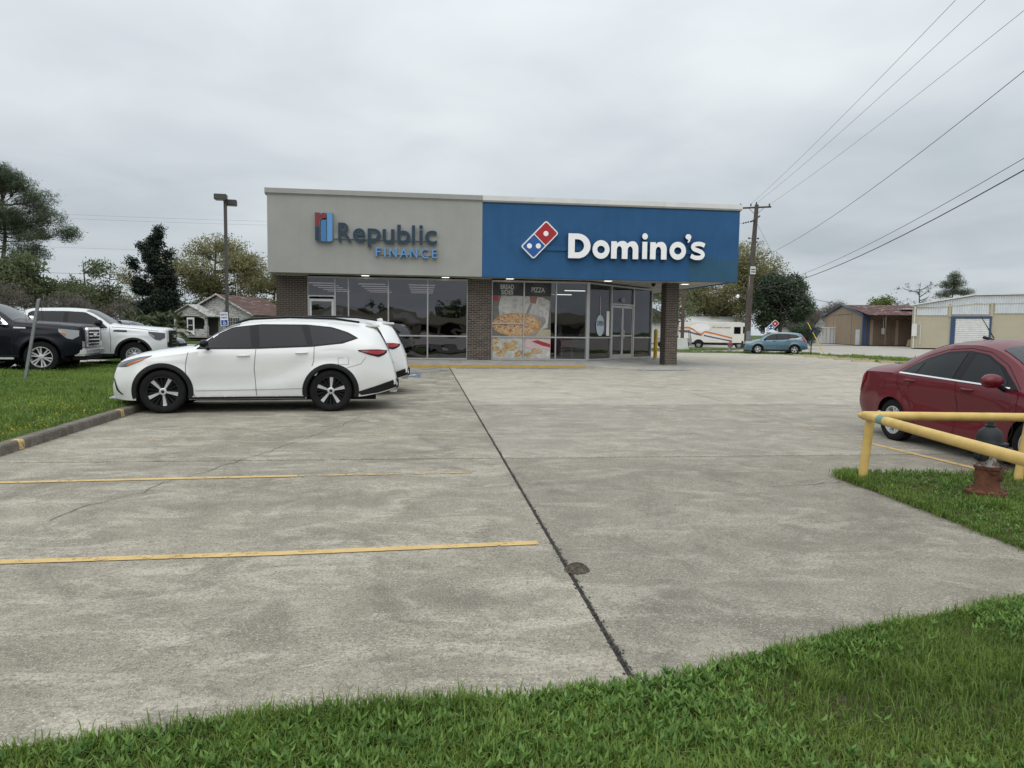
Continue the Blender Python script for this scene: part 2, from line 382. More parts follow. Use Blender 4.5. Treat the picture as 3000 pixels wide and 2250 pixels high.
# kerb along the left bay
kerb = MB()
yy = [1.0, 3.9, 6.9, 9.95, 12.9, 15.9, 18.9, 22, 25.9]
for a, b in zip(yy[:-1], yy[1:]):
    pr = [(-5.06, -.1), (-5.06, .118), (-4.90, .125), (-4.885, .105), (-4.872, -.1)]
    n = len(pr); a1, b1 = a+.006, b-.006
    kerb.add([(x, a1, gz(a1)+z) for x, z in pr]+[(x, b1, gz(b1)+z) for x, z in pr], [tuple(range(n))[::-1], tuple(range(n, 2*n))]+[(i, (i+1) % n, n+(i+1) % n, n+i) for i in range(n)])
kerb = kerb.build('kerb', m_kerb, kind='structure')
for y in (9.35, 12.35):
    mb = MB(); z = gz(y)
    mb.add([(-4.87, y, z+.01), (-4.87, y+.13, z+.01), (-4.882, y+.13, z+.108), (-4.882, y, z+.108), (-4.9, y+.13, z+.129), (-4.9, y, z+.129), (-4.98, y+.13, z+.126), (-4.98, y, z+.126)],
           [(0, 1, 2, 3), (3, 2, 4, 5), (5, 4, 6, 7)])
    mb.build('painted_mark', m_yel, kerb)

# ------------------------------------------------------------------ the shop building
YF, YW, ZS = 26.15, 27.15, 3.31
def stucco_grey():
    t = NT('grey_stucco'); p = t.pos(); c = (.335, .333, .31)
    col = t.ramp(t.noise(.7, 5, .62, p, .6), [(.3, tuple(q*.91 for q in c)), (.7, tuple(q*1.05 for q in c))])
    col = t.mix(t.ramp(t.noise(1.5, 5, .65, p, .2, (3.2, 1, .22)), [(.52, 0), (.70, .09)]), col, (.19, .18, .16))
    col = t.mix(t.ramp(t.noise(2.6, 6, .7, p), [(.60, 0), (.72, .15)]), col, (.42, .41, .39))
    t.set(color=col, rough=.85, spec=.3); t.bump(t.noise(90, 3, .6, p), .4, .005); return t.m
m_stucco = stucco_grey()
def stucco_blue(name, c):
    t = NT(name); p = t.pos()
    col = t.ramp(t.noise(.9, 5, .6, p, .6), [(.3, tuple(q*.86 for q in c)), (.7, tuple(q*1.1 for q in c))])
    col = t.mix(t.ramp(t.noise(1.2, 4, .6, p, 0, (3.5, 1, .35)), [(.5, 0), (.75, .25)]), col, tuple(min(1, q*1.3+.01) for q in c))
    t.set(color=col, rough=.72, spec=.3); t.bump(t.noise(90, 3, .6, p), .35, .004); return t.m
m_blue = stucco_blue('blue_stucco', (.020, .088, .205))
m_blue_old = stucco_blue('faded_blue_stucco', (.026, .086, .150))
m_trimw = M_plain('white_trim_metal', (.62, .62, .60), .55, var=.08, scale=2, bump=.08, coord='pos')
m_soff = M_plain('soffit_metal', (.40, .385, .355), .6, var=.15, scale=2, bump=.1, coord='pos')
m_roof = M_plain('roof_felt', (.12, .12, .12), .9, coord='pos')
m_alu = M_plain('aluminium_frame', (.42, .42, .42), .42, metal=.7, var=.08, scale=5, bump=.05, coord='pos')
m_alu_d = M_plain('dark_gasket', (.03, .03, .03), .6, coord='pos')
m_pane = M_pane('tinted_shop_glass', (.30, .285, .30), .085, .006)
m_pane2 = M_pane('clear_shop_glass', (.74, .76, .76), .025, .003)
m_mortar = M_plain('mortar', (.44, .41, .35), .95, var=.2, scale=10, bump=.4, coord='pos')
def brickmat():
    t = NT('brown_brick'); p = t.pos(); oi = t.n('ShaderNodeObjectInfo').outputs['Random']
    at = t.math('ADD', t.math('MULTIPLY', oi, .55), t.math('MULTIPLY', t.noise(7, 4, .6, p, 0, (1, 1, 3)), .55))
    c = t.ramp(at, [(.2, (.050, .039, .033)), (.5, (.085, .066, .055)), (.85, (.125, .098, .08))])
    t.set(color=c, rough=.82, spec=.3); t.bump(t.noise(120, 3, .7, p), .5, .004); return t.m
m_brick = brickmat()

bld = thing('retail_building', 'long single-storey shop building with grey left fascia and blue right fascia over dark storefront glass', 'building', (0, 0, 0))
MB().box(-5.352, 2.15, YF, YF+.22, ZS, 5.985).build('fascia', m_stucco, bld)['label'] = 'plain light grey stucco half of the fascia'
MB().box(2.154, 11.877, YF-.004, YF+.22, ZS-.004, 5.985).build('fascia', m_blue, bld)['label'] = 'deep blue stucco half of the fascia'
MB().box(11.66, 11.875, YF+.224, 42, ZS, 5.985).build('fascia', m_blue, bld)
MB().box(9.95, 11.868, YF-.009, YF, ZS+.004, 4.17).build('paint_patch', m_blue_old, bld)['label'] = 'duller rectangle of older blue paint low on the right corner'
MB().box(-5.35, -5.14, YF+.224, 42, ZS, 5.985).build('fascia', m_stucco, bld)
# coping: boxed cap with a cove below, in lengths
def coping(x0, x1, mat, z1=6.2, dep=.07):
    pr = [(YF-dep, z1-.165), (YF-dep+.004, z1), (YF+.27, z1+.004), (YF+.27, 5.985), (YF-.012, 5.985), (YF-.02, 6.005), (YF-.04, z1-.175)]
    MB().prism(pr, x0, x1, 'x').build('coping', mat, bld)
for a, b in ((-5.42, -2.4), (-2.396, .6), (.604, 2.152)): coping(a, b, m_stucco)
for a, b in ((2.156, 5.6), (5.604, 8.9), (8.904, 11.95)): coping(a, b, m_trimw)
MB().box(2.16, 11.9, YF-.03, YF, 5.955, 5.984).build('drip_edge', M_plain('dark_drip_edge', (.02, .03, .045), .5), bld)
MB().box(-5.1, 11.65, YF+.23, 42, 5.75, 5.85).build('roof', m_roof, bld)
# soffit panels with dark reveals
MB().box(-5.13, 11.65, YF+.225, 42, ZS+.06, ZS+.1).build('soffit_backing', m_alu_d, bld)
k = 0; x = -5.13
while x < 11.6:
    w = min(.302, 11.655-x)
    MB().box(x+.006, x+w-.006, YF+.23, 36.5 if x > 5.9 else YW+.3, ZS+.012+(k % 3)*.003, ZS+.05).build('soffit_panel', m_soff, bld); x += .302; k += 1
# recessed soffit lights (lit)
m_lit = M_emit('lit_fixture', (1, .97, .9), 1.6)
for (x, y) in ((-2.05, 26.75), (.86, 26.75), (3.25, 26.75), (7.0, 26.75), (10.35, 27.6)):
    f = MB().box(x-.16, x+.16, y-.14, y+.14, ZS-.012, ZS+.011).build('soffit_light', m_trimw, bld)
    MB().box(x-.13, x+.13, y-.11, y+.11, ZS-.022, ZS-.013).build('lens', m_lit, f)
# walls that close the shops in
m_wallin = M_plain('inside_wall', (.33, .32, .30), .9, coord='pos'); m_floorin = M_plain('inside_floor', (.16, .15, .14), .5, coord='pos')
MB().box(-5.24, -5.04, YW+.26, 41.8, .0, ZS+.05).build('wall', m_brick, bld)
MB().box(-5.24, 10.1, 41.6, 41.8, .0, ZS+.05).build('wall', m_brick, bld)
MB().box(9.9, 10.1, 34.2, 41.6, .0, ZS+.05).build('wall', m_brick, bld)
MB().box(-5.03, 9.9, 36.6, 36.75, .1, ZS+.05).build('inner_wall', m_wallin, bld)
MB().box(2.1, 2.2, YW+.2, 36.6, .1, ZS+.05).build('inner_wall', m_wallin, bld)
MB().add([(-5.03, YW+.06, .235), (6.3, YW+.06, .235), (10.08, 30.95, .235), (10.08, 36.6, .235), (-5.03, 36.6, .235)], [(0, 1, 2, 3, 4)]).build('inner_floor', m_floorin, bld)
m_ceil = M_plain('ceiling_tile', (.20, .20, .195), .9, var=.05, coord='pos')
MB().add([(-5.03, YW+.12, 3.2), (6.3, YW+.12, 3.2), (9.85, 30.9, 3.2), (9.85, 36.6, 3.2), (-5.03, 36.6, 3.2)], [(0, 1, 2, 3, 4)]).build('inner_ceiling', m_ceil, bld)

# brick piers and corner column: bricks stand proud of recessed mortar
BW, BH, JT = .2032, .0677, .0095
meshes = {}
def brick_mesh(w, d):
    key = (round(w, 3), d)
    if key not in meshes: meshes[key] = MB().box(0, w, 0, d, 0, BH-JT, .003).mesh('brick', m_brick)
    return meshes[key]
brick_count = 0
stuff = MB()
def brick_face(x0, x1, yf, z0, z1, single_upto, axis='x', off0=0):
    """running bond; individual bricks while the count allows, the rest gathered as stuff"""
    global brick_count
    n = int(round((z1-z0)/BH))
    for r in range(n):
        z = z0+r*BH+JT/2; s = x0-((r % 2)*BW/2)-off0
        while s < x1-.02:
            a, b = max(s, x0), min(s+BW-JT, x1); s += BW
            if b-a < .02: continue
            dy = random.uniform(-.002, .0025); rnd = random.random()
            if r < single_upto and brick_count < 300:
                o = obj('brick', brick_mesh(b-a, .05), bld, (a, yf+dy, z) if axis == 'x' else (yf+dy, b, z), None if axis == 'x' else -math.pi/2); brick_count += 1
            elif axis == 'x': stuff.box(a, b, yf+dy, yf+.05, z, z+BH-JT)
            else: stuff.box(yf+dy, yf+.05, a, b, z, z+BH-JT)
MB().box(1.70, 2.61, YW+.012, YW+.26, .2, ZS+.01).build('pier', m_mortar, bld)
MB().box(-5.26, -4.16, YW+.012, YW+.26, .1, ZS+.01).build('pier', m_mortar, bld)
MB().box(9.462, 9.938, YW+.012, YW+.6, .1, ZS+.01).build('column', m_mortar, bld)
brick_face(1.70, 2.61, YW, .245, ZS-.01, 99)
brick_face(9.45, 9.95, YW, .117, ZS-.01, 99)
brick_face(-5.27, -4.16, YW, .22, ZS-.01, 0)
brick_face(YW, YW+.61, 9.45, .117, ZS-.01, 0, 'y')
brick_face(-5.27+.0, -5.27+.0, YW, .2, .3, 0)
b_ = stuff.build('brickwork', m_brick, bld, kind='stuff')

# storefront: a window frame per bay with its panes
def bay(name, w, bars, h0, h1, loc, rz, posts=(1, 1), pane=None, dep=.11, sill=.06, head=.07, mw=.05):
    """aluminium frame of one bay in local x 0..w, panes between the horizontal bars"""
    f = MB()
    if posts[0]: f.box(0, mw/2, -.02, dep, h0, h1)
    if posts[1]: f.box(w-mw/2, w, -.02, dep, h0, h1)
    a, b = (mw/2 if posts[0] else 0), (w-mw/2 if posts[1] else w)
    f.box(a, b, -.018, dep, h0, h0+sill); f.box(a, b, -.018, dep, h1-head, h1)
    for z in bars: f.box(a, b, -.016, dep, z-.025, z+.025)
    o = f.build(name, m_alu, bld, loc=loc, rz=rz)
    zs = [h0+sill]+[q for z in bars for q in (z-.025, z+.025)]+[h1-head]
    for i in range(0, len(zs), 2):
        MB().box(a+.002, b-.002, .04, .052, zs[i], zs[i+1]).build('pane', pane or m_pane, o)
    return o
H0, H1 = .25, 3.27
bx = [-3.17, -2.69, -1.24, .21, 1.70]
for a, b in zip(bx[:-1], bx[1:]): bay('window', b-a, [1.135], H0, H1, (a, YW, 0), 0)
bay('transom_window', .985, [], 2.53, H1, (-4.155, YW, 0), 0, sill=.05)
def door(w, h, loc, rz, hinge_left=True, mat=m_alu, pane=None, bar=True):
    f = MB().box(0, .075, 0, .05, 0, h).box(w-.075, w, 0, .05, 0, h).box(.075, w-.075, .001, .049, 0, .19).box(.075, w-.075, .001, .049, h-.09, h)
    if bar: f.box(.075, w-.075, .002, .048, .93, .99)
    o = f.build('door', mat, bld, loc=loc, rz=rz)
    if bar: MB().box(.077, w-.077, .02, .03, .19, .93).box(.077, w-.077, .02, .03, .99, h-.09).build('pane', pane or m_pane, o)
    else: MB().box(.077, w-.077, .02, .03, .19, h-.09).build('pane', pane or m_pane, o)
    hx = w-.04 if hinge_left else .04
    MB().tube([(hx, -.001, .85), (hx, -.06, .88), (hx, -.06, 1.18), (hx, -.001, 1.21)], .012, 8).build('handle', m_trimw, o, 40)
    return o
m_alu_w = M_plain('pale_door_frame', (.58, .58, .57), .45, var=.06, coord='pos')
MB().box(-4.155, -4.10, YW-.02, YW+.1, H0, 2.53).box(-3.225, -3.17, YW-.02, YW+.1, H0, 2.53).build('door_frame', m_alu, bld)
door(.87, 2.17, (-4.098, YW+.01, .28), 0, True, m_alu_w, bar=False)
bx = [2.62, 3.85, 5.09, 6.30]
for i, (a, b) in enumerate(zip(bx[:-1], bx[1:])): bay('window', b-a, [1.136]+([1.64] if i == 0 else []), H0, H1, (a, YW, 0), 0, pane=m_pane2 if i == 2 else m_pane)
# splayed entrance at 45 degrees
A0 = (6.345, 27.15); SQ = math.sqrt(.5)
def on(t): return (A0[0]+t*SQ, A0[1]+t*SQ, 0)
MB().box(-.06, .06, -.05, .09, H0, H1).build('corner_post', m_alu, bld, loc=(6.325, 27.18, 0), rz=R_(22))
bay('window', 1.72, [1.14], H0, H1, on(.06), R_(45), pane=m_pane2, mw=.09)
bay('transom_window', 1.88, [], 2.47, H1, on(1.78), R_(45), pane=m_pane2, mw=.09)
MB().box(0, .06, -.02, .1, H0, 2.47).box(1.82, 1.88, -.02, .1, H0, 2.47).build('door_frame', m_alu, bld, loc=on(1.78), rz=R_(45))
p1 = on(1.845); p2 = on(2.725)
door(.87, 2.19, (p1[0], p1[1], .26), R_(45), True, pane=m_pane2); door(.87, 2.19, (p2[0], p2[1], .26), R_(45), False, pane=m_pane2)
bay('window', 1.68, [1.14], H0, H1, on(3.66), R_(45), pane=m_pane2, mw=.09)
bay('window', 3.2, [1.14], H0, H1, (10.10, 31.0, 0), R_(90), pane=m_pane2, mw=.09)
MB().box(1.69, 2.62, YW+.03, YW+.2, .1, .245).box(-5.2, 1.69, YW-.002, YW+.2, .1, H0).box(2.62, 6.3, YW-.002, YW+.2, .1, H0).build('foundation', m_walk, bld)
MB().box(-.1, 5.35, -.004, .25, .1, H0).build('foundation', m_walk, bld, loc=on(0), rz=R_(45))

# walk in front of the shops with its yellow-edged kerb, running out flush at the corner
wk = MB()
pts = [(-5.6, 25.8), (5.9, 25.8), (7.9, 25.95), (11.8, 26.1), (11.8, 33.5), (10.3, 33.5), (9.9, 30.9), (6.3, 27.2), (-5.6, 27.2)]
hh = [.125, .125, .09, .09, .10, .19, .225, .237, .237]
c0 = (4, 26.6, .19)
wk.add([(x, y, h) for (x, y), h in zip(pts, hh)], [tuple(range(9))])
wk.add([(-5.6, 25.8, .125), (5.9, 25.8, .125), (7.9, 25.95, .09), (11.8, 26.1, .09), (11.8, 33.5, .1)]+[(-5.6, 25.79, -.1), (5.9, 25.79, -.1), (7.9, 25.6, -.02), (11.83, 25.7, -.02), (11.83, 33.5, -.1)], [(i, i+1, 6+i, 5+i) for i in range(4)])
walk = wk.build('walkway', m_walk, kind='structure')
m_yk = worn_paint('yellow_kerb_paint', (.46, .30, .06), .36, 6)
MB().add([(-5.6, 25.786, .035), (6.4, 25.786, .035), (6.4, 25.795, .112), (-5.6, 25.795, .129), (6.4, 25.87, .117), (-5.6, 25.87, .137)], [(0, 1, 2, 3), (3, 2, 4, 5)]).build('painted_edge', m_yk, walk)

# ------------------------------------------------------------------ lettering tools
def arc(cx, cy, rx, ry, a0, a1, n=14): return [(cx+rx*math.cos(R_(a0+(a1-a0)*i/n)), cy+ry*math.sin(R_(a0+(a1-a0)*i/n))) for i in range(n+1)]
def stroke(pts, hw):
    P = [Vector((x, y)) for x, y in pts]
    # smooth (Catmull-Rom)
    Q = []
    for i in range(len(P)-1):
        p0, p1, p2, p3 = P[max(i-1, 0)], P[i], P[i+1], P[min(i+2, len(P)-1)]
        for k in range(6):
            t = k/6; Q.append(.5*((2*p1)+(p2-p0)*t+(2*p0-5*p1+4*p2-p3)*t*t+(3*p1-p0-3*p2+p3)*t**3))
    Q.append(P[-1]); l = []; r = []
    for i, p in enumerate(Q):
        t = (Q[min(i+1, len(Q)-1)]-Q[max(i-1, 0)]).normalized(); nn = Vector((-t.y, t.x)); l.append(p+nn*hw); r.append(p-nn*hw)
    return [tuple(v) for v in l+r[::-1]]
def glyph(ch):
    if ch == 'D':
        return [[(0, 0), (.42, 0)]+arc(.42, .5, .58, .5, -90, 90, 24)+[(0, 1)], [(.29, .24), (.29, .77), (.40, .77)]+arc(.42, .505, .29, .265, 90, -90, 18)+[(.40, .24)]]
    if ch == 'o': return [arc(.5, .5, .5, .5, 0, 352, 44), arc(.5, .5, .225, .2, 0, 352, 40)]
    if ch == 'm':
        return [[(0, 0), (.205, 0), (.205, .48)]+arc(.30, .48, .095, .23, 180, 0, 10)+[(.395, 0), (.605, 0), (.605, .48)]+arc(.70, .48, .095, .23, 180, 0, 10)+[(.795, 0), (1, 0), (1, .56)]+arc(.80, .58, .2, .42, 0, 90, 10)+[(.75, 1), (.67, .96), (.60, .86), (.54, .95), (.46, 1), (.40, 1), (.31, .97), (.205, .86), (.205, .97), (0, .97)]]
    if ch == 'n':
        return [[(0, 0), (.335, 0), (.335, .48)]+arc(.5, .48, .165, .24, 180, 0, 10)+[(.665, 0), (1, 0), (1, .56)]+arc(.68, .58, .32, .42, 0, 90, 10)+[(.60, 1), (.45, .96), (.335, .85), (.335, .97), (0, .97)]]
    if ch == 'i': return [[(.06, 0), (.94, 0), (.94, .665), (.06, .665)], arc(.5, .875, .5, .122, 0, 352, 30)]
    if ch == "'": return [arc(.5, .68, .5, .32, -35, 185, 26)+[(.03, .55), (.22, .42), (.40, .37), (.52, .36), (.46, .2), (.36, .05), (.55, 0), (.78, .18)]]
    if ch == 's': return [stroke([(.93, .80), (.70, .875), (.47, .885), (.25, .83), (.17, .70), (.28, .585), (.52, .515), (.75, .42), (.835, .28), (.72, .15), (.48, .115), (.26, .14), (.06, .225)], .118)]
def curve_mesh(contours, box, depth, name='letter', offset=0.):
    """filled 2D outline fitted to box=(x0,x1,z0,z1), extruded by depth; lies in xz facing -y"""
    cu = D.curves.new(name, 'CURVE'); cu.dimensions = '2D'; cu.fill_mode = 'BOTH'; cu.extrude = depth/2
    x0, x1, z0, z1 = box
    for c in contours:
        sp = cu.splines.new('POLY'); sp.points.add(len(c)-1); sp.use_cyclic_u = True
        for p, (u, v) in zip(sp.points, c): p.co = (x0+u*(x1-x0), z0+v*(z1-z0), 0, 1)
    cu.offset = offset
    o = D.objects.new(name, cu); COL.objects.link(o); bpy.context.view_layer.update()
    me = D.meshes.new_from_object(o.evaluated_get(bpy.context.evaluated_depsgraph_get()))
    D.objects.remove(o); D.curves.remove(cu)
    me.transform(Matrix(((1, 0, 0, 0), (0, 0, -1, 0), (0, 1, 0, 0), (0, 0, 0, 1)))); me.name = name
    return me
def text_mesh(s, box, depth, name='letter', bold=0., shear=0., space=1.):
    """built-in font text fitted to box=(x0,x1,z0,z1) in xz, facing -y"""
    cu = D.curves.new(name, 'FONT'); cu.body = s; cu.size = 1; cu.extrude = .05; cu.offset = bold; cu.shear = shear; cu.space_character = space; cu.resolution_u = 4
    o = D.objects.new(name, cu); COL.objects.link(o); bpy.context.view_layer.update()
    me = D.meshes.new_from_object(o.evaluated_get(bpy.context.evaluated_depsgraph_get()))
    D.objects.remove(o); D.curves.remove(cu); me.name = name
    n = len(me.vertices); co = np.empty(n*3); me.vertices.foreach_get('co', co); co = co.reshape(-1, 3)
    mn, mx = co.min(0), co.max(0); x0, x1, z0, z1 = box
    out = np.empty_like(co)
    out[:, 0] = x0+(co[:, 0]-mn[0])/(mx[0]-mn[0])*(x1-x0); out[:, 2] = z0+(co[:, 1]-mn[1])/(mx[1]-mn[1])*(z1-z0)
    out[:, 1] = -(co[:, 2]-mn[2])/(mx[2]-mn[2])*depth
    me.vertices.foreach_set('co', out.ravel()); me.update()
    return me
def put(me, mat, parent, loc, name=None, rz=None):
    me.materials.clear(); me.materials.append(mat); return obj(name or me.name, me, parent, loc, rz)

# ------------------------------------------------------------------ wall signs
m_navy = M_plain('navy_letter_face', (.009, .032, .058), .45, var=.04, bump=0)
m_sky = M_plain('light_blue_letter_face', (.10, .28, .58), .35, var=.04, bump=0); m_mid = M_plain('mid_blue_face', (.045, .17, .40), .35, var=.04, bump=0)
m_lred = M_plain('dark_red_face', (.19, .022, .03), .35, var=.04, bump=0)
m_edge = M_plain('pale_letter_edge', (.14, .20, .24), .4, bump=0); m_white = M_plain('white_letter_face', (.86, .86, .86), .35, var=.03, bump=0)
m_blued = M_plain('blue_letter_return', (.02, .06, .14), .4, bump=0)
sg = thing('wall_sign', 'Republic Finance channel letters in navy and light blue with a red and blue bar logo', 'sign', (0, YF, 0))
def chan(me_face, me_edge, fm, em, par, y0):
    e = put(me_edge, em, par, (0, y0, 0), 'letter'); put(me_face, fm, e, (0, 0, 0), 'face'); return e
for ch, x0, x1, z0, z1, g in [('R', -2.924, -2.454, 4.408, 5.072, 0), ('e', -2.42, -1.99, 4.406, 4.895, 0), ('p', -1.91, -1.445, 4.24, 4.899, 0), ('u', -1.392, -0.971, 4.393, 4.893, 0), ('b', -0.88, -0.421, 4.403, 5.061, 0), ('l', -0.365, -0.25, 4.405, 5.052, 0), ('i', -0.109, 0.029, 4.404, 5.071, 0), ('c', 0.098, 0.523, 4.393, 4.888, 0),
                            ('F', -1.637, -1.449, 3.924, 4.252, 1), ('I', -1.343, -1.277, 3.919, 4.245, 1), ('N', -1.155, -0.888, 3.907, 4.251, 1), ('A', -0.797, -0.497, 3.904, 4.254, 1), ('N', -0.426, -0.167, 3.905, 4.258, 1), ('C', -0.054, 0.215, 3.898, 4.256, 1), ('E', 0.341, 0.531, 3.916, 4.248, 1)]:
    e = .005
    fc = text_mesh(ch, (x0+e, x1-e, z0+e, z1-e), .006, 'face', .012 if not g else .006)
    ed = text_mesh(ch, (x0, x1, z0, z1), .10, 'letter', .020 if not g else .012)
    for v in fc.vertices: v.co.y -= .1005
    chan(fc, ed, m_navy if not g else m_sky, m_edge, sg, -.055)
MB().box(-3.1, .52, -.05, 0, 4.52, 4.72).build('raceway', m_stucco, sg); MB().box(-1.6, .52, -.05, 0, 4.0, 4.12).build('raceway', m_stucco, sg)
def slab2d(poly, mat, par, y0, dep, name):
    return MB().prism(poly, y0-dep, y0, 'y').build(name, mat, par)
def rr_(x0, x1, z0, z1, rs=(0, 0, 0, 0)):
    """rectangle with per-corner radii (bl, br, tr, tl)"""
    o = []
    for (cx, cz, a), r in zip(((x0, z0, 180), (x1, z0, 270), (x1, z1, 0), (x0, z1, 90)), rs):
        if r == 0: o.append((cx, cz)); continue
        ox = cx+r if cx == x0 else cx-r; oz = cz+r if cz == z0 else cz-r
        o += arc(ox, oz, r, r, a, a+90, 6)
    return o
X0, X1, Z0, Z1 = -3.718, -3.108, 4.398, 5.391
def logo_bar(poly, big, mat):
    e = slab2d(big, m_edge, sg, 0, .16, 'logo_bar'); slab2d(poly, mat, e, -.161, .006, 'face')
logo_bar(rr_(-3.705, -3.545, Z0+.012, 4.91, (.07, 0, 0, 0)), rr_(-3.718, -3.532, Z0, 4.922, (.08, 0, 0, 0)), m_navy)
logo_bar(rr_(-3.503, -3.335, Z0+.012, 5.135, (0, 0, .02, .06)), rr_(-3.515, -3.323, Z0, 5.147, (0, 0, .02, .07)), m_mid)
logo_bar(rr_(-3.295, -3.12, Z0+.012, 5.379, (0, .07, 0, 0)), rr_(-3.307, -3.108, Z0, 5.391, (0, .08, 0, 0)), m_sky)
rp = [(-3.705, 4.952), (-3.548, 4.952), (-3.548, 5.10)]+[(-3.535, 5.15), (-3.50, 5.185), (-3.45, 5.2), (-3.345, 5.2), (-3.345, 5.379), (-3.44, 5.379), (-3.50, 5.36), (-3.545, 5.325), (-3.55, 5.385), (-3.705, 5.385)]
rb = [(x+(-.012 if x < -3.6 else .012), z+(-.012 if z < 5.2 else .008)) for x, z in rp]
logo_bar(rp, rb, m_lred)

sd = thing('wall_sign', "Domino's sign with white letters and a tilted red and blue domino on blue stucco", 'sign', (0, YF, 0))
for ch, x0, x1, z0, z1 in [('D', 5.276, 6.113, 4.036, 4.94), ('o', 6.181, 6.829, 4.04, 4.726), ('m', 6.879, 7.919, 4.058, 4.719), ('i', 8.046, 8.267, 4.073, 5.027), ('n', 8.358, 9.001, 4.071, 4.726), ('o', 9.105, 9.746, 4.075, 4.747), ("'", 9.702, 9.937, 4.712, 5.038), ('s', 9.898, 10.506, 4.086, 4.768)]:
    e = put(curve_mesh(glyph(ch), (x0, x1, z0, z1), .12, 'letter', .012), m_blued, sd, (0, -.115, 0), 'letter')
    put(curve_mesh(glyph(ch), (x0+.006, x1-.006, z0+.006, z1-.006), .012, 'face'), m_white, e, (0, -.067, 0), 'face')
MB().box(4.2, 10.3, -.055, -.004, 4.31, 4.47).build('raceway', m_blue, sd)
th = R_(46.2); ce = (4.233, 4.672)
def rot(poly): return [(ce[0]+u*math.cos(th)-v*math.sin(th), ce[1]+u*math.sin(th)+v*math.cos(th)) for u, v in poly]
pl = slab2d(rot(rr_(-.66, .66, -.325, .325, (.08,)*4)), m_white, sd, 0, .16, 'domino_plate')
m_dred = M_plain('red_domino_face', (.36, .014, .02), .35, var=.04, bump=0); m_dblu = M_plain('blue_domino_face', (.014, .085, .30), .35, var=.04, bump=0)
slab2d(rot(rr_(.018, .62, -.285, .285, (0, .05, .05, 0))), m_dred, pl, -.161, .008, 'domino_half'); slab2d(rot(rr_(-.62, -.018, -.285, .285, (.05, 0, 0, .05))), m_dblu, pl, -.161, .008, 'domino_half')
for u, v in ((.315, 0), (-.315-.115, .115), (-.315+.115, -.115)): slab2d(rot(arc(u, v, .093, .093, 0, 350, 24)), m_white, pl, -.170, .006, 'domino_dot')
